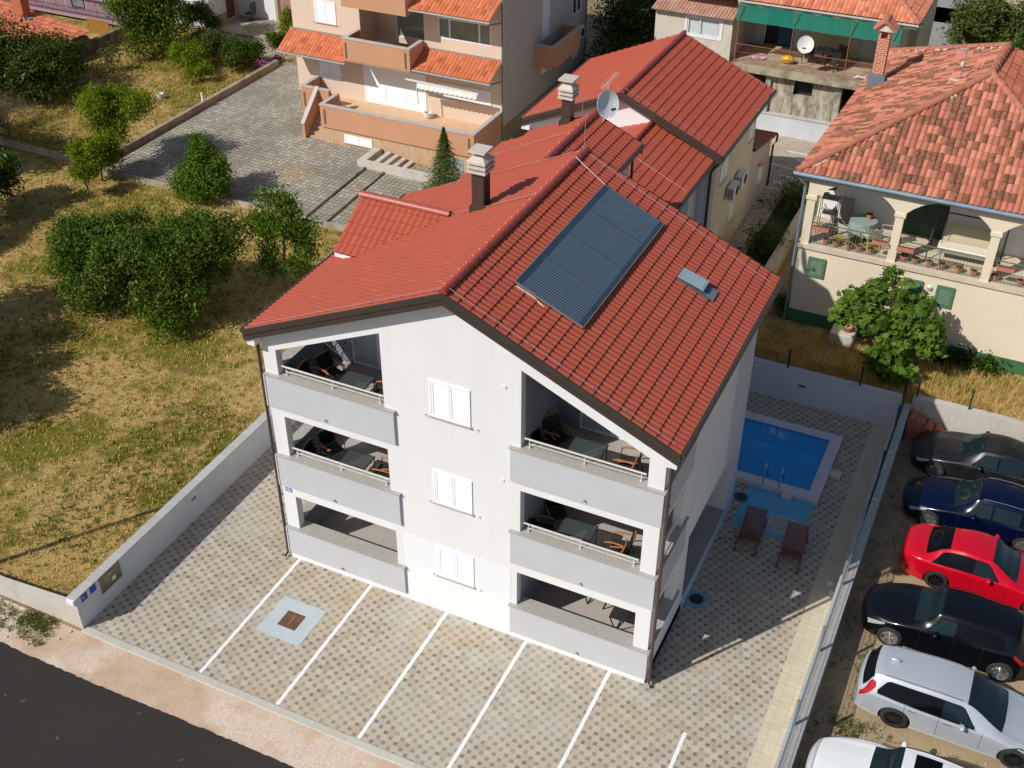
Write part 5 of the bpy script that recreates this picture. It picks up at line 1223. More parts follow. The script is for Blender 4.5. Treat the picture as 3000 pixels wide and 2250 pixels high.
# in the photograph the backrest rises towards the pool, the open frame lies towards the street
lg.location = (12.25,6.80,0); lg.rotation_euler = (0,0,R(2))
place(lg, (13.58,6.65,0), R(3), 'right wooden sun lounger, the one overlapping the framed hatch')
# ================================================================ BALCONY FURNITURE
textile = mat('black_textile', (.02,.022,.022), .7, .1, 20); orange = mat('orange_wood', (.42,.15,.045), .45, .15, 9)
frame_m = mat('anthracite', (.025,.027,.03), .4, .05)
def arm_chair(arms=True):
    t = thing('garden_chair', 'x', 'chair', (0,0,0), 'black chairs on the balconies')
    MB().box(-.25,.25,-.23,.24,.41,.435).build('seat', textile, t)     # faces -y
    b = MB(); n = 6
    for k in range(n):
        a, c = k/n, (k+1)/n
        V = [(-.23,.24+.10*a,.46+.44*a),(.23,.24+.10*a,.46+.44*a),(.23,.24+.10*c,.46+.44*c),(-.23,.24+.10*c,.46+.44*c)]
        b.quad(*V)
    b.slab([(-.23,.24,.46),(.23,.24,.46),(.23,.34,.90),(-.23,.34,.90)],.015); o = b.build('backrest', textile, t)
    b = MB()
    N_ = 8; b.tube([(-.26+.52*k/N_, .345+.035*math.sin(math.pi*k/N_), .905+.03*math.sin(math.pi*k/N_)) for k in range(N_+1)], .022, 6); b.build('top_rail', orange, o, smooth=True)
    for s_ in (-1,1):
        x = s_*.27
        MB().tube([(x,-.22,0),(x,-.23,.42),(x,-.20,.62)],.014,6).build('leg', frame_m, t, smooth=True)
        MB().tube([(x,.36,0),(x,.24,.42),(x,.34,.92)],.014,6).build('leg', frame_m, t, smooth=True)
        if arms: MB().tube([(x,-.24,.63),(x*1.05,-.1,.66),(x*1.03,.1,.66),(x,.28,.64)],.024,6).build('armrest', orange, t, smooth=True)
    return t
ch = arm_chair()
def glass_top():
    k = NT('table_glass_top'); k.out((.07,.085,.085), .12, spec=.6); k.put(k.b,'Alpha',.72); return k.m
gt_ = glass_top()
def gtable(x, y, z, w, d, rz, label):
    t = thing('glass_table', label, 'table', (x,y,z), 'glass tables on the balconies'); 
    b = MB(); 
    for (a0,a1,c0,c1) in ((-w/2,w/2,-d/2,-d/2+.03),(-w/2,w/2,d/2-.03,d/2),(-w/2,-w/2+.03,-d/2+.03,d/2-.03),(w/2-.03,w/2,-d/2+.03,d/2-.03)): b.box(a0,a1,c0,c1,.70,.725)
    o = b.build('frame', frame_m); o.parent = t
    o = MB().box(-w/2+.03,w/2-.03,-d/2+.03,d/2-.03,.715,.722).build('table_top', gt_); o.parent = t
    for sx in (-1,1):
        for sy in (-1,1):
            o = MB().tube([(sx*(w/2-.05),sy*(d/2-.05),0),(sx*(w/2-.03),sy*(d/2-.03),.70)],.014,6).build('leg', frame_m); o.parent = t
    t.rotation_euler = (0,0,rz); return t
# per balcony: (x, y, rotation, label). rotation 0 = the chair faces the street
F1, F2 = 3.17, 5.93
gtable(2.25,.92,F2,.85,.62,R(2),'glass table on the top left balcony'); gtable(2.08,.85,F1,.85,.62,R(2),'glass table on the middle left balcony')
gtable(8.95,.93,F2,.9,.62,R(2),'glass table on the top right balcony'); gtable(8.80,.90,F1,.95,.62,R(2),'glass table on the middle right balcony')
first = True
for x,y,z,rz,lab in [
    (1.25,1.25,F2,R(70),'top left balcony chair standing behind the table by the drying rack'),
    (1.05,.72,F2,R(95),'top left balcony chair nearest the front corner column'),
    (2.98,.95,F2,R(-80),'top left balcony chair on the right of the table'),
    (1.00,1.25,F1,R(65),'middle left balcony chair standing in the back corner'),
    (.92,.66,F1,R(95),'middle left balcony chair nearest the front corner column'),
    (2.85,1.05,F1,R(-85),'middle left balcony chair on the right behind the table'),
    (3.15,.62,F1,R(-80),'middle left balcony chair on the right, close to the handrail'),
    (7.98,1.35,F2,R(60),'top right balcony chair in the shaded back corner'),
    (7.88,.86,F2,R(95),'top right balcony chair by the left side wall'),
    (9.95,1.18,F2,R(-78),'top right balcony chair in the sun with orange arms'),
    (9.92,.62,F2,R(-85),'top right balcony chair partly behind the handrail'),
    (7.95,1.50,F1,R(40),'middle right balcony chair deep in the shade'),
    (7.86,.75,F1,R(100),'middle right balcony chair by the left side wall'),
    (9.95,1.05,F1,R(-75),'middle right balcony chair in the sun with orange arms'),
    (9.85,.58,F1,R(-85),'middle right balcony chair partly behind the handrail')]:
    if first: ch.location = (x,y,z); ch.rotation_euler = (0,0,rz); ch['label'] = lab; first = False
    else: place(ch, (x,y,z), rz, lab)
# drying rack on the top left balcony
t = thing('drying_rack', 'white clothes drying rack on the top left balcony', 'rack', (1.25,1.9,F2)); b = MB()
for k in range(12): b.beam((.75+.075*k,1.55,F2+1.25-.045*k),(.75+.075*k,2.2,F2+1.25-.045*k),.012)
b.beam((.75,1.55,F2+1.25),(1.6,1.55,F2+.72),.02); b.beam((.75,2.2,F2+1.25),(1.6,2.2,F2+.72),.02); b.build('wings', pvc, t)
b = MB(); b.tube([(.9,1.6,F2),(1.35,1.6,F2+1.6)],.014,6); b.tube([(1.5,1.6,F2),(1.2,1.6,F2+1.0)],.014,6); b.tube([(.9,2.15,F2),(1.35,2.15,F2+1.6)],.014,6); b.build('legs', frame_m, t)
# ground floor right: table and stools with wire legs
for k,(x,y,lab) in enumerate(((9.15,1.95,'black bar leg table deep in the ground floor balcony'),(10.0,1.35,'black wire leg stool in the ground floor balcony'))):
    t = thing('dining_table' if k == 0 else 'wire_stool', lab, 'table' if k == 0 else 'stool', (x,y,.42)); w = .45 if k == 0 else .22; h = .74 if k == 0 else .45
    MB().box(x-w,x+w,y-.3,y+.3,.42+h,.42+h+.03).build('top', textile, t)
    for sx in (-1,1):
        for sy in (-1,1): MB().beam((x+sx*(w-.02),y+sy*.28,.42+h),(x+sx*(w-.22),y+sy*.30,.42),.028).build('leg', frame_m, t)
    for sx in (-1,1): MB().beam((x+sx*(w-.22),y-.3,.435),(x+sx*(w-.22),y+.3,.435),.024).build('foot_bar', frame_m, t)
# ================================================================ VILLA BALCONY
FB = 3.45
greenx = mat('sage_cloth', (.26,.33,.29), .9, .1, 6); cream_p = mat('cream_cushion', (.66,.58,.44), .8, .06)
t = thing('round_table', 'round table under a pale green cloth on the villa balcony', 'table', (12.05,20.9,FB))
b = MB(); n = 36; top = [(12.05+.5*math.cos(2*math.pi*k/n),20.9+.5*math.sin(2*math.pi*k/n),FB+.75) for k in range(n)]
low = [(12.05+(.53+.04*math.sin(k*2.1))*math.cos(2*math.pi*k/n),20.9+(.53+.04*math.sin(k*2.1))*math.sin(2*math.pi*k/n),FB+.25) for k in range(n)]
b.add(top+low,[tuple(range(n))]+[(k,(k+1)%n,n+(k+1)%n,n+k) for k in range(n)]); tag(b.build('tablecloth', greenx, smooth=True), 'sage green cloth hanging down around the round villa table', 'tablecloth')
MB().lathe([(.45,.70),(.45,.73)],(12.05,20.9,FB),20).build('table_top', stone, t); MB().lathe([(.25,0),(.05,.06),(.05,.70)],(12.05,20.9,FB),10).build('pedestal', stone, t)
terra = mat('terracotta', (.50,.19,.12), .85, .15, 8); soilm = mat('pot_soil', (.07,.04,.025), .95); leafpot = mat('pot_leaf', (.05,.10,.02), .7, .3, 20)
def pot(x,y,z,r,h,label,plant=None,group=None,name='flower_pot'):
    t = thing(name,label,'flower pot',(x,y,z),group)
    MB().lathe([(r*.68,0),(r*.95,h*.8),(r*1.08,h*.8),(r*1.08,h),(r*.9,h)],(x,y,z),14,close=False).lathe([(r*.68,0),(r*.1,.001)],(x,y,z),14,close=False).build('pot', terra, t, smooth=True)
    MB().lathe([(r*.92,h*.9),(.001,h*.92)],(x,y,z),12,close=False).build('soil', soilm, t)
    if plant:
        b = MB(); random.seed(int(x*77))
        for k in range(10): a = random.random()*6.3; q = r*(.4+random.random()*.7); b.beam((x,y,z+h*.9),(x+q*math.cos(a),y+q*math.sin(a),z+h+random.random()*plant),.035,.006)
        b.build('plant', leafpot, t)
    return t
pot(12.2,21.05,FB+.75,.12,.2,'red clay pot standing on the round green table', .08)
xs_p = [(10.95,0,'first red flower pot on the villa ledge, nearest the corner pier'),(11.35,.05,'second red flower pot on the villa ledge from the corner pier'),(11.85,.12,'dark leafy pot in the middle of the first villa bay'),(12.2,0,'red pot just left of the rail post in the first villa bay'),(12.62,.16,'pot with a purple plant right of the rail post in the first villa bay'),
        (13.85,.2,'big pot with purple plant beside the second villa pier'),(14.25,.05,'empty looking pot next to the big one in the middle villa bay'),(14.75,0,'pot directly behind the rail post of the middle villa bay'),(15.2,.1,'pot with dry stems right of the rail post of the middle villa bay'),(15.8,.08,'small dark pot alone in the middle villa bay'),(16.3,.05,'double clay pot left of the third villa pier'),(17.05,.1,'pot with a plant right of the third villa pier'),(17.9,0,'last red pot at the right edge of the villa balcony')]
for x,pl_,lab in xs_p: pot(x,19.78,FB,.13 if x!=13.85 else .16,.22,lab,pl_ or None,'flower pots along the villa balcony')
def planter(x,z,label,g='long planters hung on the villa railing'):
    t = thing('planter_box',label,'planter',(x,19.5,z),g); MB().box(x-.30,x+.30,19.40,19.56,z,z+.15).build('box', terra, t); MB().box(x-.27,x+.27,19.43,19.53,z+.15,z+.155).build('soil', soilm, t)
planter(10.75,4.12,'dark planter at the left end of the villa railing'); planter(12.95,4.05,'pink planter on the villa railing by the second pier'); planter(13.85,4.0,'brown planter right of the second villa pier'); planter(17.3,4.05,'dark green planter right of the third villa pier')
def metal_chair(x,y,rz,m,label):
    t = thing('slatted_chair',label,'chair',(x,y,FB),'chairs around the villa table'); t.rotation_euler = (0,0,rz)
    def w(mb,n,mm=m): o = mb.build(n,mm); o.parent = t
    b = MB(); 
    for k in range(6): b.box(-.24,.24,-.22+.078*k,-.16+.078*k,.42,.44)
    w(b,'seat'); b = MB()
    for k in range(7): b.beam((-.22,.24+.02*k,.48+.065*k),(.22,.24+.02*k,.48+.065*k),.012,.05,up=(0,.3,1))
    w(b,'backrest')
    for sx in (-1,1):
        w(MB().tube([(sx*.25,-.22,0),(sx*.25,-.22,.62),(sx*.25,.2,.62)],.014,6),'armrest'); w(MB().tube([(sx*.24,.3,0),(sx*.24,.22,.44),(sx*.24,.38,.95)],.014,6),'leg')
whp = mat('cream_metal', (.62,.58,.48), .5, .05); taup = mat('taupe_metal', (.34,.30,.26), .5, .05)
metal_chair(11.65,20.15,R(150),whp,'left cream slatted chair with its back to the railing'); metal_chair(12.5,20.3,R(215),whp,'right cream slatted chair with its back to the railing')
metal_chair(11.2,20.95,R(80),taup,'tall taupe chair between the shelf and the green table'); metal_chair(13.0,20.85,R(-80),cream_p,'pale chair against the pier right of the green table')
# shelf full of odds and ends
t = thing('shelf_rack', 'cluttered metal shelf rack at the left end of the villa balcony', 'shelf', (10.75,20.7,FB))
for z in (.25,.85,1.45): MB().box(10.42,11.05,20.5,20.95,FB+z,FB+z+.03).build('shelf', mat('shelf_wood',(.48,.36,.24),.8,.2,6), t)
for sx in (10.42,11.05):
    for sy in (20.5,20.95): MB().box(sx-.012,sx+.012,sy-.012,sy+.012,FB,FB+1.5).build('post', dark_metal, t)
random.seed(31)
pal = [mat('clutter_%s'%n, c, .8) for n,c in (('white',(.7,.7,.66)),('grey',(.4,.4,.36)),('tan',(.5,.38,.25)),('blue',(.2,.3,.36)))]
for k in range(12):
    z = FB+(.28,.88,1.48)[k%3]; x = 10.48+random.random()*.48; y = 20.56+random.random()*.3; s_ = .05+random.random()*.05
    tag(MB().box(x-s_,x+s_,y-s_*.7,y+s_*.7,z,z+s_*1.3,rz=random.random()*3).build('small_box', pal[k%4]), 'small odds and ends box on the villa shelf rack', 'box', 'boxes on the villa shelf rack')
# swing seat
t = thing('swing_seat', 'garden swing seat with cream cushions and dark frame on the villa balcony', 'swing seat', (15.7,20.8,FB))
MB().box(14.85,16.75,20.35,20.95,FB+.42,FB+.56).build('seat_cushion', mat('cushion_pale',(.74,.68,.56),.85,.04), t, bevel=.04)
MB().slab([(14.9,20.98,FB+.5),(16.7,20.98,FB+.5),(16.7,21.2,FB+1.15),(14.9,21.2,FB+1.15)],.1).build('back_cushion', mat('cushion_dull',(.46,.40,.26),.85,.05), t)
MB().box(14.9,16.7,20.4,20.95,FB+.34,FB+.41).build('seat_frame', taup, t)
for x in (14.55,17.05): MB().tube([(x,20.1,FB),(x+.02,20.8,FB+1.75),(x,21.45,FB)],.025,8).build('side_frame', frame_m, t, smooth=True)
MB().tube([(14.57,20.8,FB+1.75),(17.07,20.8,FB+1.75)],.03,8).build('top_bar', frame_m, t)
for x in (14.95,16.65): MB().tube([(x,20.8,FB+1.75),(x,20.7,FB+.45)],.012,6).build('hanger', frame_m, t)
# rug and washing stand behind the railing
tag(MB().box(11.1,12.9,20.0,20.9,FB+.001,FB+.01).build('rug', mat('mustard_rug',(.36,.27,.05),.95,.1,2)), 'mustard rug on the villa balcony floor', 'rug')
tag(MB().box(15.0,15.9,19.95,20.5,FB+.001,FB+.008).build('doormat', mat('brown_mat',(.34,.24,.17),.95,.1,4)), 'brown mat on the villa balcony below the swing seat', 'mat')
tag(MB().box(11.0,11.5,21.6,21.75,FB,FB+1.1).build('folded_lounger', taup, bevel=.03), 'folded taupe lounger leaning on the villa wall', 'lounger')
# ================================================================ TREES AND PLANTS
def leaf_cloud(name, blobs, n, size, m, parent=None, seed=1, droop=.2, aspect=.5, fill=.35, kind=None):
    """blobs: (x,y,z,rx,ry,rz). leaves sit in small tufts mostly near the blob surfaces"""
    g = np.random.default_rng(seed); B_ = np.array(blobs, float)
    wgt = (B_[:,3]*B_[:,4]*B_[:,5])**(2/3); wgt /= wgt.sum()
    nt_ = max(1, n//9); idx = g.choice(len(B_), nt_, p=wgt)
    d = g.normal(size=(nt_,3)); d /= np.linalg.norm(d,axis=1,keepdims=True); d[:,2] = np.where((d[:,2]<-.5)&(g.random(nt_)<.7), -d[:,2], d[:,2])
    rr = np.where(g.random(nt_)<fill, g.random(nt_)**.5, 1-.2*g.random(nt_)**1.5+.10*g.normal(size=nt_))
    # lumpy surface
    lump = 1+.24*np.sin(d[:,0]*6+idx)*np.sin(d[:,1]*5+idx*2)*np.sin(d[:,2]*5+1)
    c = B_[idx,:3]+d*B_[idx,3:6]*(rr*lump)[:,None]
    k = 9; C_ = np.repeat(c, k, 0)+g.normal(size=(nt_*k,3))*size*1.05; D_ = np.repeat(d, k, 0)
    N_ = len(C_)
    nrm = D_+g.normal(size=(N_,3))*.75; nrm[:,2] += .35; nrm /= np.linalg.norm(nrm,axis=1,keepdims=True)
    a = np.cross(nrm, g.normal(size=(N_,3))); a /= np.linalg.norm(a,axis=1,keepdims=True); a[:,2] -= droop; a /= np.linalg.norm(a,axis=1,keepdims=True)
    b = np.cross(nrm, a); s_ = size*(.6+.8*g.random(N_))[:,None]
    fold = nrm*s_*.12
    V = np.stack([C_-a*s_*.5, C_+b*s_*aspect*.5+fold*1, C_+a*s_*.5-fold*1.2, C_-b*s_*aspect*.5+fold], 1).reshape(-1,3)
    F = np.arange(N_*4).reshape(-1,4)
    V[:,2] = np.maximum(V[:,2], .01)
    o = npmesh(name, V, F, m, parent)
    if kind: o['kind'] = kind
    return o
bark = mat('bark', (.13,.10,.075), .9, .25, 6, .2)
def limbs(parent, base, tips, r=.09, seed=0):
    random.seed(seed); b = MB(); base = Vector(base)
    fork = base+Vector((random.uniform(-.1,.1),random.uniform(-.1,.1),.35*min(t_[2] for t_ in tips)))
    b.tube([base, base.lerp(fork,.5)+Vector((.03,0,0)), fork], r, 8, r*.75)
    for t_ in tips:
        t_ = Vector(t_); m_ = fork.lerp(t_,.5)+Vector((random.uniform(-.15,.15),random.uniform(-.15,.15),.12)); b.tube([fork, m_, t_], r*.55, 6, r*.12)
        for k in range(3):
            s_ = fork.lerp(t_, .4+.2*k); e = s_+Vector((random.uniform(-.5,.5),random.uniform(-.5,.5),random.uniform(.1,.5))); b.tube([s_, e], r*.2, 5, r*.06)
    return b.build('trunk', bark, parent, smooth=True)
def tree(name, label, cat, base, blobs, n, size, m, seed, r=.09, group=None, **kw):
    t = thing(name, label, cat, base, group)
    limbs(t, base, [(b_[0],b_[1],b_[2]+b_[5]*.25) for b_ in blobs[:9]], r, seed)
    leaf_cloud('crown', blobs, n, size, m, t, seed, **kw); return t
L_dark = mat_leaf('leaf_dark', (.025,.050,.008), (.062,.110,.013), (.13,.19,.028), .36)
L_big = mat_leaf('leaf_big', (.035,.070,.008), (.095,.165,.016), (.20,.28,.04), .42, .3)
L_mid = mat_leaf('leaf_mid', (.045,.085,.008), (.10,.17,.013), (.19,.26,.025), .4)
L_yel = mat_leaf('leaf_yellow', (.10,.15,.008), (.20,.26,.012), (.33,.38,.025), trans=.4)
L_fresh = mat_leaf('leaf_fresh', (.05,.11,.008), (.11,.20,.012), (.20,.29,.03), trans=.35)
L_fig = mat_leaf('leaf_fig', (.05,.10,.012), (.12,.205,.022), (.23,.33,.05), .45, .35)
L_olive = mat_leaf('leaf_olive', (.06,.085,.02), (.11,.14,.035), (.19,.22,.06))
L_blue = mat_leaf('leaf_needle', (.045,.08,.015), (.10,.15,.03), (.17,.22,.045))
L_dry = mat_leaf('leaf_dry', (.12,.09,.06), (.2,.16,.11), (.3,.25,.19))
def blobset(c, R_, H_, n, seed, flat=1.):
    random.seed(seed); out = []
    for k in range(n):
        a = 6.283*k/n+random.uniform(-.4,.4); q = R_*random.uniform(.30,.80) if k else 0
        s_ = R_*random.uniform(.24,.44); out.append((c[0]+q*math.cos(a), c[1]+q*math.sin(a), c[2]+random.uniform(-.35,.45)*H_, s_, s_, s_*random.uniform(.8,1.1)*flat))
    return out
tree('broadleaf_tree', 'left one of two big dense round trees on the dry lawn', 'tree', (-14.6,9.0,0), blobset((-15.0,9.3,2.0),2.15,1.9,19,1)+[(-15.0,9.2,1.6,1.3,1.3,1.2),(-16.2,8.7,1.2,.8,.8,.9),(-14.6,8.0,.9,.8,.8,.75),(-15.4,7.9,.7,.7,.6,.6),(-14.0,8.5,1.4,.8,.8,.8)], 34000, .135, L_big, 1, .13, fill=.3)
tree('broadleaf_tree', 'right one of two big dense round trees on the dry lawn', 'tree', (-11.7,9.8,0), blobset((-11.9,10.2,2.1),2.25,2.0,20,4)+[(-11.9,10,1.8,1.4,1.4,1.4),(-11.3,8.6,1.0,.9,.9,.85),(-12.6,8.9,1.1,.8,.8,.8),(-11.0,7.9,.7,.75,.7,.6),(-11.9,8.3,1.4,.8,.8,.8),(-10.5,9.0,1.6,.8,.8,.9)], 38000, .135, L_big, 2, .13, fill=.3)
tree('fruit_tree', 'loose fruit tree with drooping leaves beside the red dormer', 'tree', (-8.74,12.54,0), [(-9.86,12.86,3.1,0.22,0.22,0.18),(-7.91,12.8,2.2,0.31,0.31,0.25),(-9.26,12.12,2.92,0.29,0.29,0.23),(-8.39,13.21,2.41,0.33,0.33,0.26),(-8.48,12.86,3.62,0.3,0.3,0.24),(-9.66,13.63,2.29,0.2,0.2,0.16),(-8.41,12.89,3.93,0.21,0.21,0.17),(-8.56,12.73,4.03,0.26,0.26,0.21),(-7.98,13.48,2.0,0.22,0.22,0.18),(-9.14,12.27,1.16,0.31,0.31,0.25),(-9.9,13.26,2.34,0.27,0.27,0.22),(-9.72,13.26,1.1,0.34,0.34,0.27),(-8.14,12.67,3.12,0.25,0.25,0.2),(-9.12,12.36,3.16,0.23,0.23,0.18),(-9.74,13.43,2.64,0.27,0.27,0.22),(-8.29,12.83,3.63,0.27,0.27,0.22),(-8.72,13.47,2.37,0.31,0.31,0.25),(-8.3,13.07,2.76,0.3,0.3,0.24),(-7.85,12.92,1.88,0.29,0.29,0.23),(-8.09,12.94,2.47,0.24,0.24,0.19),(-9.36,12.8,4.07,0.33,0.33,0.26),(-8.67,13.03,3.96,0.23,0.23,0.18),(-8.9,12.52,3.92,0.24,0.24,0.19),(-8.77,12.06,2.09,0.2,0.2,0.16),(-7.69,12.97,2.98,0.34,0.34,0.27),(-9.71,12.74,1.08,0.31,0.31,0.25),(-8.55,12.32,3.05,0.27,0.27,0.22),(-9.63,12.82,3.01,0.33,0.33,0.26),(-8.17,12.35,1.52,0.32,0.32,0.26),(-8.99,13.09,4.02,0.3,0.3,0.24),(-9.17,12.1,1.69,0.24,0.24,0.19),(-9.14,12.37,3.22,0.32,0.32,0.26),(-9.89,13.13,1.77,0.34,0.34,0.27),(-10.01,12.44,3.0,0.33,0.33,0.26)], 6500, .17, L_fresh, 3, .07, droop=.8, aspect=.38, fill=.3)
tree('acacia', 'bright yellow green airy tree at the corner of the paved courtyard', 'tree', (-22.9,18.6,0), blobset((-22.7,19.2,2.5),1.75,1.5,11,6)+[(-21.8,20.0,3.1,.7,.6,.5),(-23.6,19.2,3.3,.7,.7,.5)], 13000, .13, L_yel, 4, .07, fill=.45)
tree('acacia', 'yellow green tree in front of the larger one, at the lawn kerb', 'tree', (-22.6,17.4,0), blobset((-22.6,17.4,1.5),1.35,1.1,7,8), 7500, .13, L_yel, 5, .06, fill=.45)
tree('acacia', 'small young yellow green tree with thin bent trunk on the lawn', 'tree', (-21.99,15.73,0), blobset((-22.1,15.9,1.35),.75,.6,5,9), 3000, .11, L_yel, 6, .05, fill=.5)
tree('conical_bush', 'fresh green upright bush at the lower corner of the courtyard', 'tree', (-16.83,17.9,0), [(-17.0,18.1,.9,1.25,1.2,.85),(-17.9,18.0,.7,.75,.7,.6),(-16.2,17.9,.8,.7,.7,.7),(-17.2,18.4,1.7,.7,.7,.7),(-17.6,18.7,2.3,.32,.32,.5),(-17.0,18.6,2.3,.28,.28,.5),(-16.3,18.4,1.6,.45,.45,.5),(-17.2,17.6,.6,.9,.7,.6)], 12000, .13, L_fresh, 7, .06, fill=.35)
tree('dense_hedge', 'large dark dense bush by the shed', 'bush', (-31.5,23.5,0), blobset((-33.5,24.0,1.5),3.4,1.5,14,12)+[(-31.5,23.3,1.4,1.6,1.6,1.4),(-35,22,1.6,2.0,2.0,1.8),(-32,25,1.5,1.6,1.6,1.5),(-36,24,2,2.4,2.4,2)], 26000, .17, L_dark, 8, .12, fill=.3)
tree('tall_tree', 'tall green tree in front of the pink and white houses', 'tree', (-31.2,32.3,0), blobset((-31.5,32.5,3.4),2.5,2.6,12,15)+[(-31.5,32.3,2.2,1.8,1.8,1.8),(-31.0,31.5,1.2,1.4,1.3,1.0),(-29.9,32.2,2.2,1.2,1.2,1.2)], 26000, .16, L_mid, 9, .14, fill=.3)
tree('oleander', 'loose grey green shrub against the white farmhouse corner', 'shrub', (-29.6,34.6,0), blobset((-29.7,34.7,1.4),1.1,1.3,6,17), 6000, .14, L_olive, 10, .04, fill=.5)
tree('shrub', 'yellow green shrub at the edge of the dry garden', 'shrub', (-27.8,30.6,0), blobset((-27.8,30.7,.8),1.2,.7,7,18), 7000, .13, L_yel, 11, .04, fill=.5)
tree('shrub', 'sparse bluish green shrub between the tall tree and the terrace', 'shrub', (-27.9,33.1,0), blobset((-27.9,33.2,.9),1.3,.8,7,19), 6000, .13, L_olive, 12, .04, fill=.5)
tree('shrub', 'dark needle leaved shrub beside the concrete terrace', 'shrub', (-25.4,32.3,0), blobset((-25.5,32.5,.75),1.35,.6,8,20), 9000, .12, L_dark, 13, .04, fill=.4)
tree('shrub', 'thin half dry sapling on the dry garden', 'shrub', (-26.1,29.6,0), blobset((-26.1,29.7,.6),.9,.5,5,22), 1800, .11, L_yel, 14, .05, fill=.7)
for k,(x,y,lab) in enumerate(((-31.75,28.6,'left pale tall weed in front of the mossy wall'),(-31.6,30.3,'right pale tall weed in front of the mossy wall'))):
    tree('tall_weed', lab, 'plant', (x,y,0), [(x,y,.7,.3,.3,.6),(x+.3,y+.2,.9,.25,.25,.4)], 350, .24, L_olive, 40+k, .02, aspect=.25, fill=.8)
tree('grey_bush', 'dead grey twiggy bush at the left edge of the picture', 'bush', (-30.5,19.5,0), blobset((-30.8,19.6,.9),1.9,.8,7,24), 7000, .16, L_dry, 15, .06, aspect=.12, fill=.7)
tree('lemon_tree', 'dark tree cut off by the left edge of the picture, upper one', 'tree', (-24.2,12.4,0), blobset((-24.6,12.4,1.7),1.9,1.4,9,25), 14000, .14, L_dark, 16, .1, fill=.3)
tree('lemon_tree', 'dark tree cut off by the left edge of the picture, lower one', 'tree', (-22.9,9.4,0), blobset((-23.6,9.3,1.4),1.3,1.2,6,26), 7000, .14, L_dark, 17, .08, fill=.3)
# young fir
t = thing('fir_tree', 'young fir tree in front of the peach house cellar window', 'tree', (-7.35,23.6,0))
g = np.random.default_rng(5); n_ = 6500; h_ = g.random(n_)**1.25*2.9; ang = g.random(n_)*6.283; tier = 1-.5*((h_*3.2)%1); rad = (2.9-h_)/2.9*1.35*tier*g.random(n_)**.6*(1+.15*np.sin(ang*5+h_*3))
c = np.stack([-7.35+rad*np.cos(ang), 23.6+rad*np.sin(ang), .25+h_-rad*.18],1); dv = np.stack([np.cos(ang),np.sin(ang),-.25+0*ang],1)+g.normal(size=(n_,3))*.35; dv /= np.linalg.norm(dv,axis=1,keepdims=True)
sd = np.cross(dv, g.normal(size=(n_,3))); sd /= np.linalg.norm(sd,axis=1,keepdims=True); L_ = .17
V = np.stack([c-dv*L_*.5, c+sd*.016, c+dv*L_*.5, c-sd*.016],1).reshape(-1,3); npmesh('crown', V, np.arange(n_*4).reshape(-1,4), L_blue, t)
MB().tube([(-7.35,23.6,0),(-7.35,23.6,2.9)],.05,6,.01).build('trunk', bark, t)
t = thing('thuja', 'golden conifer beside the orange tiled canopy', 'tree', (-25.5,37.6,0)); leaf_cloud('crown', [(-25.5,37.6,.9,.5,.5,.9)], 3500, .12, mat_leaf('leaf_gold',(.14,.15,.01),(.24,.24,.02),(.36,.34,.04)), t, 44, fill=.2); MB().tube([(-25.5,37.6,0),(-25.5,37.6,.9)],.05,6).build('trunk', bark, t)
tree('shrub', 'dark leafy shrub under the golden conifer', 'shrub', (-24.8,35.6,0), blobset((-24.8,35.6,.7),.7,.6,4,28), 2600, .14, L_mid, 45, .03, fill=.5)
mag = mat('magenta_petal', (.50,.03,.42), .6)
for k,(x,y,lab,n__) in enumerate(((-24.1,32.7,'clump of bright magenta flowers at the top end of the courtyard wall',160),(-23.9,34.0,'smaller magenta flower patch above the courtyard wall',60),(-21.3,34.9,'magenta flowers trailing along the courtyard beside the peach house',70))):
    t = thing('flower_clump', lab, 'flowers', (x,y,0)); leaf_cloud('petals', [(x,y,.25,.35,.25,.2)], n__, .10, mag, t, 60+k, fill=.9, aspect=.9); leaf_cloud('leaves', [(x,y,.15,.45,.35,.18)], 200, .10, L_mid, t, 70+k, fill=.9)
# dark oleander behind, between the peach house and the old house
tree('oleander_hedge', 'very dark leafy mass with pink flowers behind the red gable roof', 'bush', (-3.5,40.5,0), blobset((-4.0,41.5,2.6),3.2,2.6,14,30)+[(-3.2,38,1.6,1.8,1.8,1.7),(-5,39,1.4,1.6,1.6,1.5),(-4.5,45,3,2.5,2.5,2.5),(-2.6,43,3,1.6,2,2.6),(-4.2,36,1.0,1.5,1.5,1.0)], 34000, .17, L_dark, 18, .1, fill=.35)
leaf_cloud('blossom', blobset((-4.0,41.0,2.4),3.1,2.4,14,30), 150, .14, mat('pink_petal',(.45,.12,.22),.6), bpy.data.objects['oleander_hedge'], 81, fill=.2, aspect=.9)
tree('shrub', 'small green shrub at the foot of the white gable wall', 'shrub', (-1.9,19.3,0), [(-1.9,19.4,4.6,.45,.45,.45),(-2.0,19.4,3.6,.6,.6,.9),(-1.95,19.4,2.2,.6,.6,1.2)], 2400, .15, L_fresh, 46, .05, fill=.4)
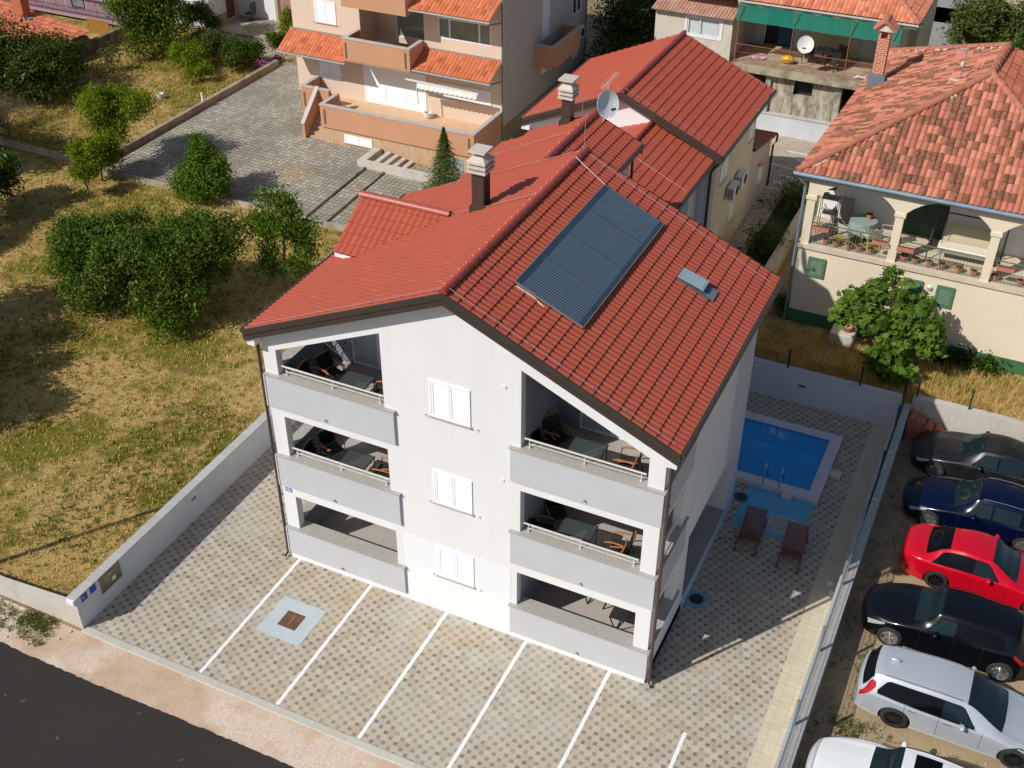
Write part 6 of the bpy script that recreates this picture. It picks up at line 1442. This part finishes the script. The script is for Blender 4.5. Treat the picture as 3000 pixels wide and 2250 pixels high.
# fig tree
fb = [(14.2,17.9,3.3,.45,.42,.42),(13.4,18.0,3.0,.6,.5,.5),(12.6,17.8,2.6,.55,.5,.45),(12.4,17.6,2.0,.5,.5,.45),(13.4,17.6,2.1,.65,.6,.55),(14.6,17.7,2.4,.62,.6,.6),(15.3,17.6,2.2,.6,.6,.55),(15.6,17.5,1.6,.55,.5,.5),(14.4,17.2,1.4,.65,.6,.6),(13.9,17.0,.8,.55,.5,.5),(14.7,17.0,.5,.7,.6,.4),(13.7,18.1,3.7,.35,.35,.35),(14.9,18.0,2.9,.45,.4,.4)]
t = thing('fig_tree', 'fig tree with large lobed leaves in front of the villa wall', 'tree', (14.45,17.3,0)); limbs(t, (14.45,17.3,0), [b_[:3] for b_ in fb[:10]], .09, 3)
def fig_leaves(name, blobs, n, size, m, parent, seed):
    g = np.random.default_rng(seed); B_ = np.array(blobs); w_ = (B_[:,3]**2); w_ = w_/w_.sum(); idx = g.choice(len(B_), n, p=w_)
    d = g.normal(size=(n,3)); d /= np.linalg.norm(d,axis=1,keepdims=True); c = B_[idx,:3]+d*B_[idx,3:6]*(g.random(n)**.35*1.08)[:,None]
    nr = d*.5+g.normal(size=(n,3))*.45+np.array([0,-.25,.75]); nr /= np.linalg.norm(nr,axis=1,keepdims=True)
    a = np.cross(nr, g.normal(size=(n,3))); a /= np.linalg.norm(a,axis=1,keepdims=True); b = np.cross(nr,a); s_ = size*(.65+.6*g.random(n))
    lob = [(0,-.5),(.22,-.28),(.52,-.30),(.30,-.02),(.50,.28),(.20,.14),(0,.55),(-.20,.14),(-.50,.28),(-.30,-.02),(-.52,-.30),(-.22,-.28)]
    V = np.stack([c+(b*u+a*v)*s_[:,None]-nr*(s_*abs(u)*.25)[:,None] for u,v in lob],1).reshape(-1,3); return npmesh(name, V, np.arange(n*12).reshape(-1,12), m, parent, nv=12)
fig_leaves('crown', fb, 2100, .26, L_fig, t, 9)
tree('vine', 'low dark vine creeping along the green base of the villa', 'plant', (16.6,19.1,0), [(15.6,19.2,.25,.8,.3,.25),(16.7,19.2,.25,.9,.3,.25),(17.6,19.2,.2,.6,.25,.2),(14.4,19.2,.3,.9,.3,.35)], 1800, .16, L_dark, 47, .02, fill=.8)
tree('shrub', 'small dark shrub by the villa downpipe', 'shrub', (9.8,19.9,0), [(9.8,19.9,.4,.35,.3,.4)], 700, .13, L_mid, 48, .02, fill=.6)
tree('yucca', 'dark spiky shrub in the narrow green bed, lower one', 'shrub', (7.8,24.2,0), [(7.8,24.2,.5,.6,.7,.5)], 1500, .30, L_dark, 49, .03, aspect=.12, fill=.7); tree('yucca', 'dark spiky shrub in the narrow green bed, upper one', 'shrub', (8.0,28.8,0), [(7.9,28.8,.5,.6,.9,.5)], 1500, .30, L_dark, 50, .03, aspect=.12, fill=.7)
tree('olive_tree', 'left grey green olive bush beside the back road', 'bush', (12.9,53.5,0), blobset((12.9,53.5,1.7),2.4,1.7,9,33), 12000, .20, L_olive, 19, .1, fill=.4); tree('olive_tree', 'right olive bush behind the villa roof', 'bush', (16.5,53.0,0), blobset((16.8,52.6,1.6),2.8,1.6,10,34), 14000, .20, L_olive, 20, .1, fill=.4)
tree('shrub', 'bright green shrub at the right picture edge behind the villa', 'shrub', (16.9,49.0,0), blobset((16.9,49.0,.9),1.0,.8,5,35), 3000, .18, L_yel, 51, .05, fill=.5)
tree('cypress_bush', 'dark low bush under the olive trees by the villa ridge', 'bush', (14.5,50.0,0), blobset((14.6,50.0,.9),1.8,.8,6,36), 6000, .17, L_mid, 52, .05, fill=.5)
# grass tufts: standing blades over the lawn and gardens
def tufts(name, areas, m, seed, h=(.05,.12), w=.012, lean=.6, dens_noise=True):
    g = np.random.default_rng(seed); P = []
    for (x0,x1,y0,y1,n) in areas: P.append(np.stack([x0+(x1-x0)*g.random(n), y0+(y1-y0)*g.random(n), np.zeros(n)],1))
    P = np.concatenate(P); n = len(P); k = 5; c = np.repeat(P,k,0)+g.normal(size=(n*k,3))*[.05,.05,0]; N_ = len(c)
    a = g.random(N_)*6.283; hh_ = h[0]+(h[1]-h[0])*g.random(N_)**1.5; top = c+np.stack([np.cos(a)*lean*hh_, np.sin(a)*lean*hh_, hh_],1); s_ = np.stack([-np.sin(a),np.cos(a),0*a],1)*w
    V = np.stack([c-s_, c+s_, top],1).reshape(-1,3); o = npmesh(name, V, np.arange(N_*3).reshape(-1,3), m, nv=3); return tag(o, kind='stuff')
straw = mat_leaf('straw_blade', (.42,.26,.07), (.70,.48,.18), (.92,.72,.36), .8, .2); greenb = mat_leaf('green_blade', (.07,.10,.012), (.13,.16,.022), (.22,.23,.04), .7, .3)
tufts('dry_grass', [(-26,-4.0,-4.6,17.9,15000),(-35,-23.8,18.6,33,7000)], straw, 1, (.05,.15), .014)
tufts('green_grass', [(-26,-4.0,-4.6,17.9,4200),(-8,-4,-3,5,800),(-35,-23.8,18.6,33,1500)], greenb, 2, (.06,.15), .016)
tufts('meadow_grass', [(9.5,40,14.6,18.9,9000),(9.3,18,14.6,17.0,5000)], straw, 3, (.12,.36), .010, .45)
tufts('verge_grass', [(-7.5,-4.3,-6.0,-5.1,330),(-5.6,-4.6,-5.6,-5.1,160)], greenb, 4, (.05,.12), .012)
tufts('car_park_weeds', [(15.6,16.6,-2,13,330),(16.2,18,2.6,3.6,60),(16.4,17.6,-.1,1.3,120),(17.5,22,0.0,1.2,60),(16,16.9,.6,1.2,90)], greenb, 6, (.04,.10), .012)
# small stones and tufts of litter
b = MB(); random.seed(9)
for k in range(60):
    x,y = random.choice(((random.uniform(-7,-3.9),random.uniform(-6.2,-5.1)),(random.uniform(-16.5,-15),random.uniform(16.6,17.9)),(random.uniform(15.7,22),random.uniform(-1,3.4)))); s_ = random.uniform(.02,.05); b.sphere((x,y,.01),s_,6,4,(1,1,.7))
tag(b.build('stones', mat('loose_stone',(.58,.52,.44),.9,.2,3)), kind='stuff')

tree('broadleaf_tree', 'tree outside the left picture edge that shades the upper lawn', 'tree', (-19.4,3.0,0), blobset((-19.4,3.0,2.7),2.4,2.2,14,51), 12000, .2, L_dark, 61, .12, fill=.4)
tree('broadleaf_tree', 'tree outside the left picture edge that shades the lawn beside the round trees', 'tree', (-16.4,-.6,0), blobset((-16.4,-.6,2.8),2.3,2.2,14,52), 12000, .2, L_dark, 62, .12, fill=.4)
tree('broadleaf_tree', 'big tree outside the picture that shades the upper left garden corner', 'tree', (-30.6,14.3,0), blobset((-30.6,14.3,3.2),3.2,2.8,16,53), 14000, .22, L_dark, 63, .14, fill=.4)
t = thing('utility_pole', 'street pole outside the picture whose thin shadow crosses the lawn', 'pole', (-10.3,-7.6,0)); MB().tube([(-10.3,-7.6,0),(-10.3,-7.6,8.2)],.11,10,.07).build('pole', mat('pole_wood',(.2,.15,.1),.9), t)
# ================================================================ CARS
def cr(xs, ys, x):
    """monotone cubic through (xs, ys)"""
    xs = np.array(xs,float); ys = np.array(ys,float); h = np.diff(xs); dl = np.diff(ys)/h; m_ = np.zeros(len(xs)); m_[0], m_[-1] = dl[0], dl[-1]
    for i in range(1,len(xs)-1): m_[i] = 0 if dl[i-1]*dl[i] <= 0 else (h[i-1]+h[i])*dl[i-1]*dl[i]/((h[i-1])*dl[i-1]+(h[i])*dl[i]) if False else 2*dl[i-1]*dl[i]/(dl[i-1]+dl[i])
    i = np.clip(np.searchsorted(xs, x)-1, 0, len(xs)-2); t = np.clip((x-xs[i])/h[i],0,1)
    return ys[i]*(2*t**3-3*t**2+1)+h[i]*m_[i]*(t**3-2*t**2+t)+ys[i+1]*(-2*t**3+3*t**2)+h[i]*m_[i+1]*(t**3-t**2)
class Car:
    """x runs from the front bumper (0) to the tail (L); section parameter a: 0 roof centre .. 8 under the floor"""
    def __init__(s, L, W, top, belt, roofw, width, bowf=.30, bowr=.18):
        s.L, s.W = L, W; s.top, s.belt, s.roofw, s.width = top, belt, roofw, width; s.bowf, s.bowr = bowf, bowr
    def sec(s, x):
        T = cr(*zip(*s.top), x); Bz = cr(*zip(*s.belt), x); rw = cr(*zip(*s.roofw), x)*s.W/2; hw = cr(*zip(*s.width), x)*s.W/2
        Bz = np.minimum(Bz, T-.03); rw = np.minimum(rw, hw*.95)
        lo = np.minimum(.5, Bz*.7)
        e = np.clip(np.minimum(x, s.L-x)/.12, 0, 1)*.5+.5
        Y = [0*x, rw*.45, rw*.82, rw, hw*.965, hw, hw*1.0, hw*.985, hw*.9, 0*x]
        Z = [T, T-.008, T-.03, T-.085*np.clip((T-Bz)/.25,.35,1), Bz, Bz-.13, lo, .30+0*x, .19+0*x, .17+0*x]
        return np.array(Y), np.array(Z)
    def pt(s, x, a, off=0.):
        x = np.atleast_1d(np.asarray(x,float)); a = np.atleast_1d(np.asarray(a,float)); x, a = np.broadcast_arrays(x, a)
        Y, Z = s.sec(x.ravel()); K = np.arange(10.)
        def ev(P, aa):
            i = np.clip(np.floor(aa).astype(int), 0, 8); t = aa-i; n = np.arange(P.shape[1])
            p0 = P[np.maximum(i-1,0), n]; p0 = np.where(i==0, (P[1,n] if False else P[1,n]), p0); p1 = P[i,n]; p2 = P[i+1,n]; p3 = P[np.minimum(i+2,9),n]
            sh = .5
            m1 = (p2-p0)*sh; m2 = (p3-p1)*sh
            # crisper at the belt line
            return p1*(2*t**3-3*t**2+1)+m1*(t**3-2*t**2+t)+p2*(-2*t**3+3*t**2)+m2*(t**3-t**2)
        aa = a.ravel(); Ym = Y.copy(); y = ev(Y, aa); z = ev(Z, aa); y = np.where(aa < 1, Y[1]*aa*1.0, y)
        xr_ = x.ravel(); q = (np.abs(y)/(s.W/2))**2.6
        f = np.clip(1-xr_/(s.L*.36),0,1); r = np.clip(1-(s.L-xr_)/(s.L*.30),0,1)
        zf = np.clip(1-.35*np.clip((z-.7)/.5,0,1),.5,1)
        xx = xr_+s.bowf*q*f-s.bowr*q*r
        # slight tuck of the bumpers at the bottom
        xx = xx+np.where(xr_<.3, .06*np.clip((.35-z)/.2,0,1), 0)
        P = np.stack([xx, y, z], -1)
        return P.reshape(x.shape+(3,))
    def surf(s, X, A, off=0.):
        """grid of points; off pushes outwards along the surface normal"""
        P = s.pt(X, A)
        if off:
            e = .01; du = s.pt(X+e, A)-s.pt(X-e, A); dv = s.pt(X, np.minimum(A+.02,8.99))-s.pt(X, np.maximum(A-.02,0)); n = np.cross(du, dv); n /= np.linalg.norm(n,axis=-1,keepdims=True)+1e-9
            c = np.array([s.L/2,0,.6]); sgn = np.sign(((P-c)*n).sum(-1,keepdims=True)); P = P+n*sgn*off
        return P
def grid_mesh(name, P, m, parent, mirror=False, smooth=True, both=False):
    nx, na = P.shape[:2]; V = P.reshape(-1,3); i = (np.arange(nx-1)[:,None]*na+np.arange(na-1)[None]).ravel(); F = np.stack([i,i+1,i+na+1,i+na],1)
    if mirror: V = V*[1,-1,1]; F = F[:,::-1]
    if both: n = len(V); V = np.concatenate([V, V*[1,-1,1]]); F = np.concatenate([F, F[:,::-1]+n])
    o = npmesh(name, V, F, m, None, smooth); o.parent = parent
    bm = bmesh.new(); bm.from_mesh(o.data); bmesh.ops.remove_doubles(bm, verts=bm.verts, dist=.0015); bmesh.ops.recalc_face_normals(bm, faces=bm.faces); bm.to_mesh(o.data); bm.free(); return o
carglass = mat('car_glass', (.008,.018,.022), .03, .1, 1, .05, spec=.5)
tintglass = mat('tinted_glass', (.003,.0035,.004), .04, .1, 1, .05, spec=.3)
tyre = mat('tyre_rubber', (.022,.022,.021), .85, .1, 9, .1); alloy = mat('alloy', (.50,.50,.50), .28, .08, 5, .05, metal=.85); blackalloy = mat('black_alloy', (.015,.015,.016), .25, .1)
lampw = mat('headlamp', (.35,.37,.36), .08, .2, 9, .1, spec=.9); lampr = mat('tail_lamp', (.42,.006,.01), .12, .15, 9, .1, spec=.8); seam = mat('seam_black', (.01,.01,.011), .6); chrome2 = mat('chrome_trim', (.6,.6,.6), .18, metal=1)
def paint(name, col, rough=.28, metal=0., coat=.9, dusty=0):
    k = NT(name); c = col
    if dusty: c = k.mix(k.m_('MULTIPLY', k.map(k.noise(1.4,6,.75),.45,.8,0,.25), k.map(k.noise(60,3,.8),.35,.7,.25,1)), col, (.20,.165,.125))
    k.out(c, rough, metal, .35, coat); return k.m
def wheel(parent, x, y, r, side, rim, n=10, w=.22):
    t = MB(); s_ = side; yo = y
    t.lathe([(r*.66,-.0),(r*.90,-.005),(r*.985,-.03),(r,-.06),(r,-w+.06),(r*.98,-w+.03),(r*.9,-w),(r*.3,-w)], (0,0,0), 36, 'y', close=False)
    for i in range(len(t.v)): a,b_,c = t.v[i]; t.v[i] = (a+x, yo+b_*s_*1.0, c+r)
    ty_ = t.build('tyre', tyre, smooth=True); ty_.parent = parent; ty_.name = 'wheel'
    b = MB(); b.lathe([(r*.70,-.002),(r*.66,.004),(r*.62,-.02),(r*.60,-.09),(r*.02,-.10)], (0,0,0), 36, 'y', close=False)
    b.lathe([(r*.15,-.10),(r*.15,-.02),(r*.12,-.012),(r*.01,-.012)], (0,0,0), 14, 'y', close=False)
    for k in range(n):
        a = 2*math.pi*k/n
        for da in ((-.10,.10) if n == 5 else (0,)):
            p = (math.cos(a)*r*.12, -.02, math.sin(a)*r*.12); q = (math.cos(a+da)*r*.66, -.012, math.sin(a+da)*r*.66); b.beam(p, q, .03 if n > 5 else .04, .025, up=(0,1,0))
    for i in range(len(b.v)): a,c,d_ = b.v[i]; b.v[i] = (a+x, yo+c*s_, d_+r)
    o = b.build('rim', rim, smooth=False); o.parent = ty_
    return ty_
def make_car(label, car, loc, flip, body_m, rim_m, wheels, wr, ws, windows, roofglass=None, rear_tint=False, tails=None, heads=None, rails=None, nspoke=10, rear_m=None, wscr=None, rwin=None, name='parked_car', bodytype='car', chrome=False, sunroof=None, doors=()):
    t = thing(name, label, bodytype, loc, 'cars parked in a row beyond the fence')
    L = car.L; xs_ = np.unique(np.concatenate([np.linspace(0,.5,14), np.linspace(.5,L-.4,64), np.linspace(L-.4,L,12)])); as_ = np.linspace(0,9,55)
    X, A_ = np.meshgrid(xs_, as_, indexing='ij'); P = car.pt(X, A_)
    V1 = P.reshape(-1,3); nx, na = X.shape; i = (np.arange(nx-1)[:,None]*na+np.arange(na-1)[None]).ravel(); F = np.stack([i,i+1,i+na+1,i+na],1)
    V = np.concatenate([V1, V1*[1,-1,1]]); F = np.concatenate([F, F[:,::-1]+len(V1)])
    o = npmesh('body', V, F, body_m, None, True); o.parent = t
    bm = bmesh.new(); bm.from_mesh(o.data); bmesh.ops.remove_doubles(bm, verts=bm.verts, dist=.0015)
    bmesh.ops.holes_fill(bm, edges=[e for e in bm.edges if e.is_boundary], sides=0); bmesh.ops.triangulate(bm, faces=[f for f in bm.faces if len(f.verts)>4]); bmesh.ops.recalc_face_normals(bm, faces=bm.faces); bm.to_mesh(o.data); bm.free()
    # wheel arches cut with a boolean, then baked into the mesh
    cm = MB()
    for wx in wheels:
        for sd_ in (-1,1): cm.lathe([(wr*1.13,0),(wr*1.13,.36)], (wx, car.W/2-.27 if sd_>0 else -car.W/2-.09, wr*1.0), 40, 'y')
    c_ = cm.build('cutter', seam); c_.parent = t; md = o.modifiers.new('b','BOOLEAN'); md.object = c_; md.operation = 'DIFFERENCE'; md.solver = 'EXACT'
    o.data.materials.append(seam)
    dg = bpy.context.evaluated_depsgraph_get(); me = bpy.data.meshes.new_from_object(o.evaluated_get(dg)); o.modifiers.clear(); 
    if len(me.polygons) > 500: o.data = me
    bpy.data.objects.remove(c_); me = o.data
    for p in me.polygons: p.use_smooth = True
    me.set_sharp_from_angle(angle=R(32))
    for wx in wheels:
        for sd_ in (-1,1): wheel(t, wx, sd_*(car.W/2-.015), wr, sd_, rim_m, nspoke)
    xa,xb = wscr; n = 14
    # windscreen and rear window lie on the top surface
    def top_patch(nm, x0, x1, a1, m, off=.006, curve0=0., curve1=0., na_=16, nx_=14):
        u = np.linspace(0,1,nx_); v = np.linspace(-a1,a1,na_*2+1); U,Vv = np.meshgrid(u,v,indexing='ij'); q = (Vv/a1)**2
        Xg = (x0+curve0*q)*(1-U)+(x1+curve1*q)*U; Pg = car.surf(Xg, np.abs(Vv), off); Pg[...,1] *= np.sign(Vv); Pg[:,na_,1] = 0
        return grid_mesh(nm, Pg, m, t)
    top_patch('windscreen', xa, xb, 2.72, carglass, .006); 
    if rwin: top_patch('rear_window', rwin[0], rwin[1], rwin[2] if len(rwin)>2 else 2.6, tintglass if rear_tint else carglass)
    if sunroof: top_patch('sunroof', *sunroof, tintglass, .006)
    def side_patch(nm, pts_hi, pts_lo, m, off=.007):
        (x0,x1) = pts_hi[0][0], pts_hi[-1][0]; xx = np.linspace(x0,x1,24); hi = np.interp(xx,*zip(*pts_hi)); lo = np.interp(xx,*zip(*pts_lo)); v = np.linspace(0,1,8)
        X_ = np.repeat(xx[:,None],8,1); A2 = hi[:,None]*(1-v)+lo[:,None]*v; P_ = car.surf(X_, A2, off); return P_
    P_ = side_patch('', [(windows[0][0][0][0]-.06,windows[0][0][0][1]),(windows[0][0][0][0]+.30,3.1),(windows[-1][0][-1][0]-.22,3.1),(windows[-1][0][-1][0]+.05,windows[-1][0][-1][1])], [(windows[0][1][0][0]-.06,3.95),(windows[-1][1][-1][0]+.05,3.95)], None, .004)
    for mir in (False,True): grid_mesh('window_surround', P_, tintglass, t, mir)
    for (hi,lo,tint) in windows:
        P_ = side_patch('side_window', hi, lo, None)
        for mir in (False,True): grid_mesh('side_window', P_, tintglass if tint else carglass, t, mir)
    for q in (heads or []):
        P_ = side_patch('', q[0], q[1], None, .006)
        for mir in (False,True): grid_mesh('headlight', P_, lampw, t, mir)
    for q in (tails or []):
        P_ = side_patch('', q[0], q[1], None, .008)
        for mir in (False,True): grid_mesh('tail_light', P_, lampr, t, mir)
    for dx in doors:
        v = np.linspace(3.98,6.9,16); X_ = np.stack([np.full(16,dx-.005),np.full(16,dx+.005)]); P_ = car.surf(X_, np.stack([v,v]), .003)
        for mir in (False,True): grid_mesh('door_seam', P_, seam, t, mir)
    for dx in doors[1:] if len(doors) > 1 else []:
        p = car.surf(np.array([[dx-.28]]), np.array([[4.9]]), .012)[0,0] if False else car.surf(np.array([[dx-.22]]), np.array([[4.75]]), .015)[0,0]
        for sd_ in (-1,1):
            h = MB().box(p[0]-.10,p[0]+.10,sd_*p[1]-.014,sd_*p[1]+.014,p[2]-.014,p[2]+.014).build('door_handle', chrome2 if chrome else body_m, None, bevel=.006); h.parent = t
    mx = xa+.35
    p = car.surf(np.array([[xb-.05+.15]]), np.array([[3.95]]), 0)[0,0]
    for sd_ in (-1,1):
        h = MB().sphere((p[0]-.12, sd_*(p[1]+.13), p[2]+.05), .10, 12, 8, (.75,1.15,.75)).beam((p[0]-.06,sd_*(p[1]-.02),p[2]+.0),(p[0]-.1,sd_*(p[1]+.1),p[2]+.02),.04).build('mirror', body_m, None, smooth=True); h.parent = t
    if rails:
        x0,x1,mm = rails; xx = np.linspace(x0,x1,14); P_ = car.surf(xx[:,None], np.full((14,1),2.55), .02)[:,0]
        for sd_ in (-1,1):
            h = MB().tube([(q[0],sd_*q[1],q[2]+.015*(1 if 0<k<13 else 0)) for k,q in enumerate(P_)], .014, 6).build('roof_rail', mm, None, smooth=True); h.parent = t
    # chrome line under the windows, sill line
    if chrome:
        v = np.linspace(windows[0][0][0][0]-.1, windows[-1][0][-1][0]+.1, 40); P_ = car.surf(np.stack([v,v]), np.stack([np.full(40,3.93),np.full(40,4.0)]), .009); [grid_mesh('window_trim', P_, chrome2, t, mir) for mir in (False,True)]
    P_ = car.surf(np.stack([np.linspace(.05,.05,1)]), np.array([[6.]]), 0)
    if flip: t.rotation_euler = (0,0,math.pi)
    return t
def wagon(L,W,H,hood=.86,ws=(1.30,2.05),rear=.55,belt=.93,nose=.62):
    return Car(L,W,
      [(0,nose-.05),(.10,nose+.06),(.45,hood-.08),(1.0,hood+.02),(ws[0],hood+.09),(ws[0]+.4,hood+.30),(ws[1],H-.04),(ws[1]+.7,H),(L-1.5,H-.015),(L-rear-.2,H-.05),(L-rear,H-.10),(L-.15,1.0),(L-.05,.92),(L,.82)],
      [(0,nose-.12),(.3,nose),(1.0,hood-.06),(ws[0]+.3,belt-.03),(L*.6,belt+.02),(L-.5,belt+.06),(L-.1,.82),(L,.72)],
      [(0,.70),(.5,.80),(ws[0],.80),(ws[1],.66),(L*.55,.68),(L-1.0,.65),(L-.4,.62),(L,.70)],
      [(0,.76),(.12,.86),(.5,.965),(1.2,1.),(L-1.2,1.),(L-.5,.95),(L-.12,.86),(L,.78)])
def sedan(L,W,H,hood=.84,ws=(1.35,2.15),roof_end=3.35,deck=4.0,belt=.92,nose=.60,deckh=1.0):
    return Car(L,W,
      [(0,nose-.05),(.10,nose+.05),(.45,hood-.08),(1.0,hood+.01),(ws[0],hood+.08),(ws[0]+.4,hood+.29),(ws[1],H-.04),(ws[1]+.6,H),(roof_end-.2,H-.03),(roof_end+.25,H-.13),(deck-.05,deckh+.05),(deck+.3,deckh),(L-.15,deckh-.05),(L-.04,.86),(L,.76)],
      [(0,nose-.12),(.3,nose),(1.0,hood-.06),(ws[0]+.3,belt-.03),(L*.6,belt+.01),(deck,belt+.01),(L-.3,belt-.04),(L,.66)],
      [(0,.68),(.5,.80),(ws[0],.80),(ws[1],.65),(L*.55,.66),(roof_end,.60),(deck,.74),(L,.68)],
      [(0,.74),(.12,.85),(.5,.96),(1.2,1.),(L-1.2,1.),(L-.5,.95),(L-.12,.84),(L,.76)])
def sw(x0,x1,hi0=3.15,hi1=3.15,lo0=3.9,lo1=3.9,tint=False,h_in0=.0,h_in1=.0): return ([(x0,hi0),(x0+h_in0,3.15),(x1-h_in1,3.15),(x1,hi1)] if h_in0 or h_in1 else [(x0,hi0),(x1,hi1)], [(x0,lo0),(x1,lo1)], tint)
def head(x0,x1,a0,a1): return ([(x0,a0),(x1,a0+.25)],[(x0,a1),(x1,a0+.45)])
# silver estate car, tail towards the fence
silver = paint('silver_paint', (.50,.53,.57), .3, .25)
c = wagon(4.94,1.88,1.47,.86,(1.25,2.28),.36,.92)
make_car('silver estate car with black wheels and tall red tail lamps', c, (21.36,2.32,0), True, silver, blackalloy, (.89,3.83), .36, None,
   [sw(2.02,2.78,3.8,3.15,3.9,3.9,h_in0=.30,h_in1=.01), sw(2.84,3.66,3.15,3.15,tint=True), sw(3.71,4.42,3.15,3.72,3.9,3.88,True,h_in0=.01,h_in1=.2)], rear_tint=True,
   tails=[([(4.52,3.35),(4.66,3.15),(4.90,3.9)],[(4.52,3.6),(4.66,3.95),(4.90,4.9)])], heads=[head(.12,.75,3.6,4.5)], wscr=(1.30,2.26), rwin=(4.585,4.83,3.0), doors=(1.75,2.81,3.68), chrome=True, nspoke=14, bodytype='estate car', rails=(2.4,4.3,chrome2))
t = [o for o in bpy.data.objects if o.name.startswith('parked_car')][-1]
o = MB().sphere((4.15,0,1.49),.09,12,8,(1.5,.5,.55)).build('roof_aerial', silver, None, smooth=True); o.parent = t
black = paint('black_paint', (.003,.004,.006), .2, 0., .35)
c = wagon(4.50,1.80,1.55,.98,(1.35,2.05),.42,1.02,.70)
make_car('glossy black compact estate with silver five spoke wheels', c, (15.97,5.03,0), False, black, alloy, (.93,3.84), .345, None,
   [sw(1.85,2.50,3.8,3.15,3.9,3.9,h_in0=.28,h_in1=.01), sw(2.57,3.25,3.15,3.15,tint=True), sw(3.30,3.85,3.15,3.75,3.9,3.88,True,h_in0=.01,h_in1=.25)], rear_tint=True,
   heads=[([(.10,3.5),(.55,3.85)],[(.10,4.5),(.55,4.2)])], tails=[([(4.15,3.9),(4.42,3.9)],[(4.15,4.6),(4.42,4.9)])], wscr=(1.42,2.05), rwin=(4.0,4.3,2.5), rails=(2.0,3.9,black), doors=(1.65,2.54,3.30), nspoke=5, chrome=False, bodytype='estate car')
red = paint('red_paint', (.56,.002,.015), .2, 0.)
c = sedan(4.75,1.83,1.43,.86,(1.45,2.30),3.40,4.15,.93)
make_car('bright red saloon with dark rear window and dark wheels', c, (21.3,7.86,0), True, red, blackalloy, (.88,3.60), .335, None,
   [sw(2.05,2.70,3.8,3.15,3.9,3.9,h_in0=.28,h_in1=.01), sw(2.76,3.42,3.15,3.25,h_in0=.01,h_in1=.1,tint=True), sw(3.47,3.85,3.3,3.84,3.9,3.89,True)], rear_tint=True,
   tails=[([(4.30,4.0),(4.62,3.9)],[(4.30,4.25),(4.62,4.7)])], heads=[head(.1,.6,3.6,4.4)], wscr=(1.52,2.28), rwin=(3.45,4.08,2.55), doors=(1.75,2.72,3.55), nspoke=9, bodytype='saloon car')
navy = paint('navy_paint', (.0006,.004,.024), .2, .0, .4)
c = wagon(4.78,1.83,1.49,.88,(1.45,2.20),.60,.95)
make_car('dark blue estate car with silver roof rails and multi spoke wheels', c, (16.12,10.42,0), False, navy, alloy, (.93,3.72), .345, None,
   [sw(2.0,2.62,3.8,3.15,3.9,3.9,h_in0=.28,h_in1=.01), sw(2.68,3.45,3.15,3.15), sw(3.50,4.05,3.15,3.75,3.9,3.88,True,h_in0=.01,h_in1=.2)],
   heads=[([(.14,3.7),(.65,3.9)],[(.14,4.5),(.65,4.2)])], tails=[([(4.45,3.9),(4.72,3.9)],[(4.45,4.6),(4.72,4.9)])], wscr=(1.52,2.18), rwin=(4.3,4.6,2.5), rails=(2.3,4.2,chrome2), doors=(1.75,2.65,3.48), nspoke=10, bodytype='estate car')
black2 = paint('dusty_black_paint', (.012,.012,.014), .35, 0., .3, dusty=1)
c = sedan(4.8,1.81,1.42,.86,(1.45,2.25),3.45,4.2,.92)
make_car('dusty black saloon nearest the heap of roof tiles', c, (15.93,12.95,0), False, black2, alloy, (.90,3.65), .33, None,
   [sw(2.0,2.68,3.8,3.15,3.9,3.9,h_in0=.28,h_in1=.01), sw(2.75,3.5,3.15,3.25,h_in0=.01,h_in1=.1)],
   heads=[([(.12,3.6),(.5,3.8)],[(.12,4.5),(.5,4.3)])], tails=[([(4.4,3.9),(4.7,3.9)],[(4.4,4.4),(4.7,4.7)])], wscr=(1.52,2.22), rwin=(3.5,4.1,2.5), doors=(1.75,2.7,3.55), nspoke=10, bodytype='saloon car')
whitep = paint('white_paint', (.74,.75,.74), .22, 0.)
c = wagon(4.70,1.90,1.66,1.02,(1.35,2.05),.60,1.06,.78)
make_car('white sport utility car with a glass sunroof at the bottom corner', c, (15.85,-1.00,0), False, whitep, alloy, (.92,3.68), .37, None,
   [sw(1.85,2.55,3.8,3.15,3.9,3.9,h_in0=.26,h_in1=.01), sw(2.62,3.35,3.15,3.15,tint=True), sw(3.4,3.95,3.15,3.7,3.9,3.88,True,h_in0=.01,h_in1=.2)],
   heads=[([(.10,3.5),(.55,3.85)],[(.10,4.4),(.55,4.2)])], tails=[([(4.35,3.9),(4.6,3.9)],[(4.35,4.6),(4.6,4.9)])], wscr=(1.42,2.08), rwin=(4.1,4.45,2.5), rails=(2.1,4.1,seam), sunroof=(2.35,2.95,1.7), doors=(1.7,2.58,3.38), nspoke=5, bodytype='sport utility car')
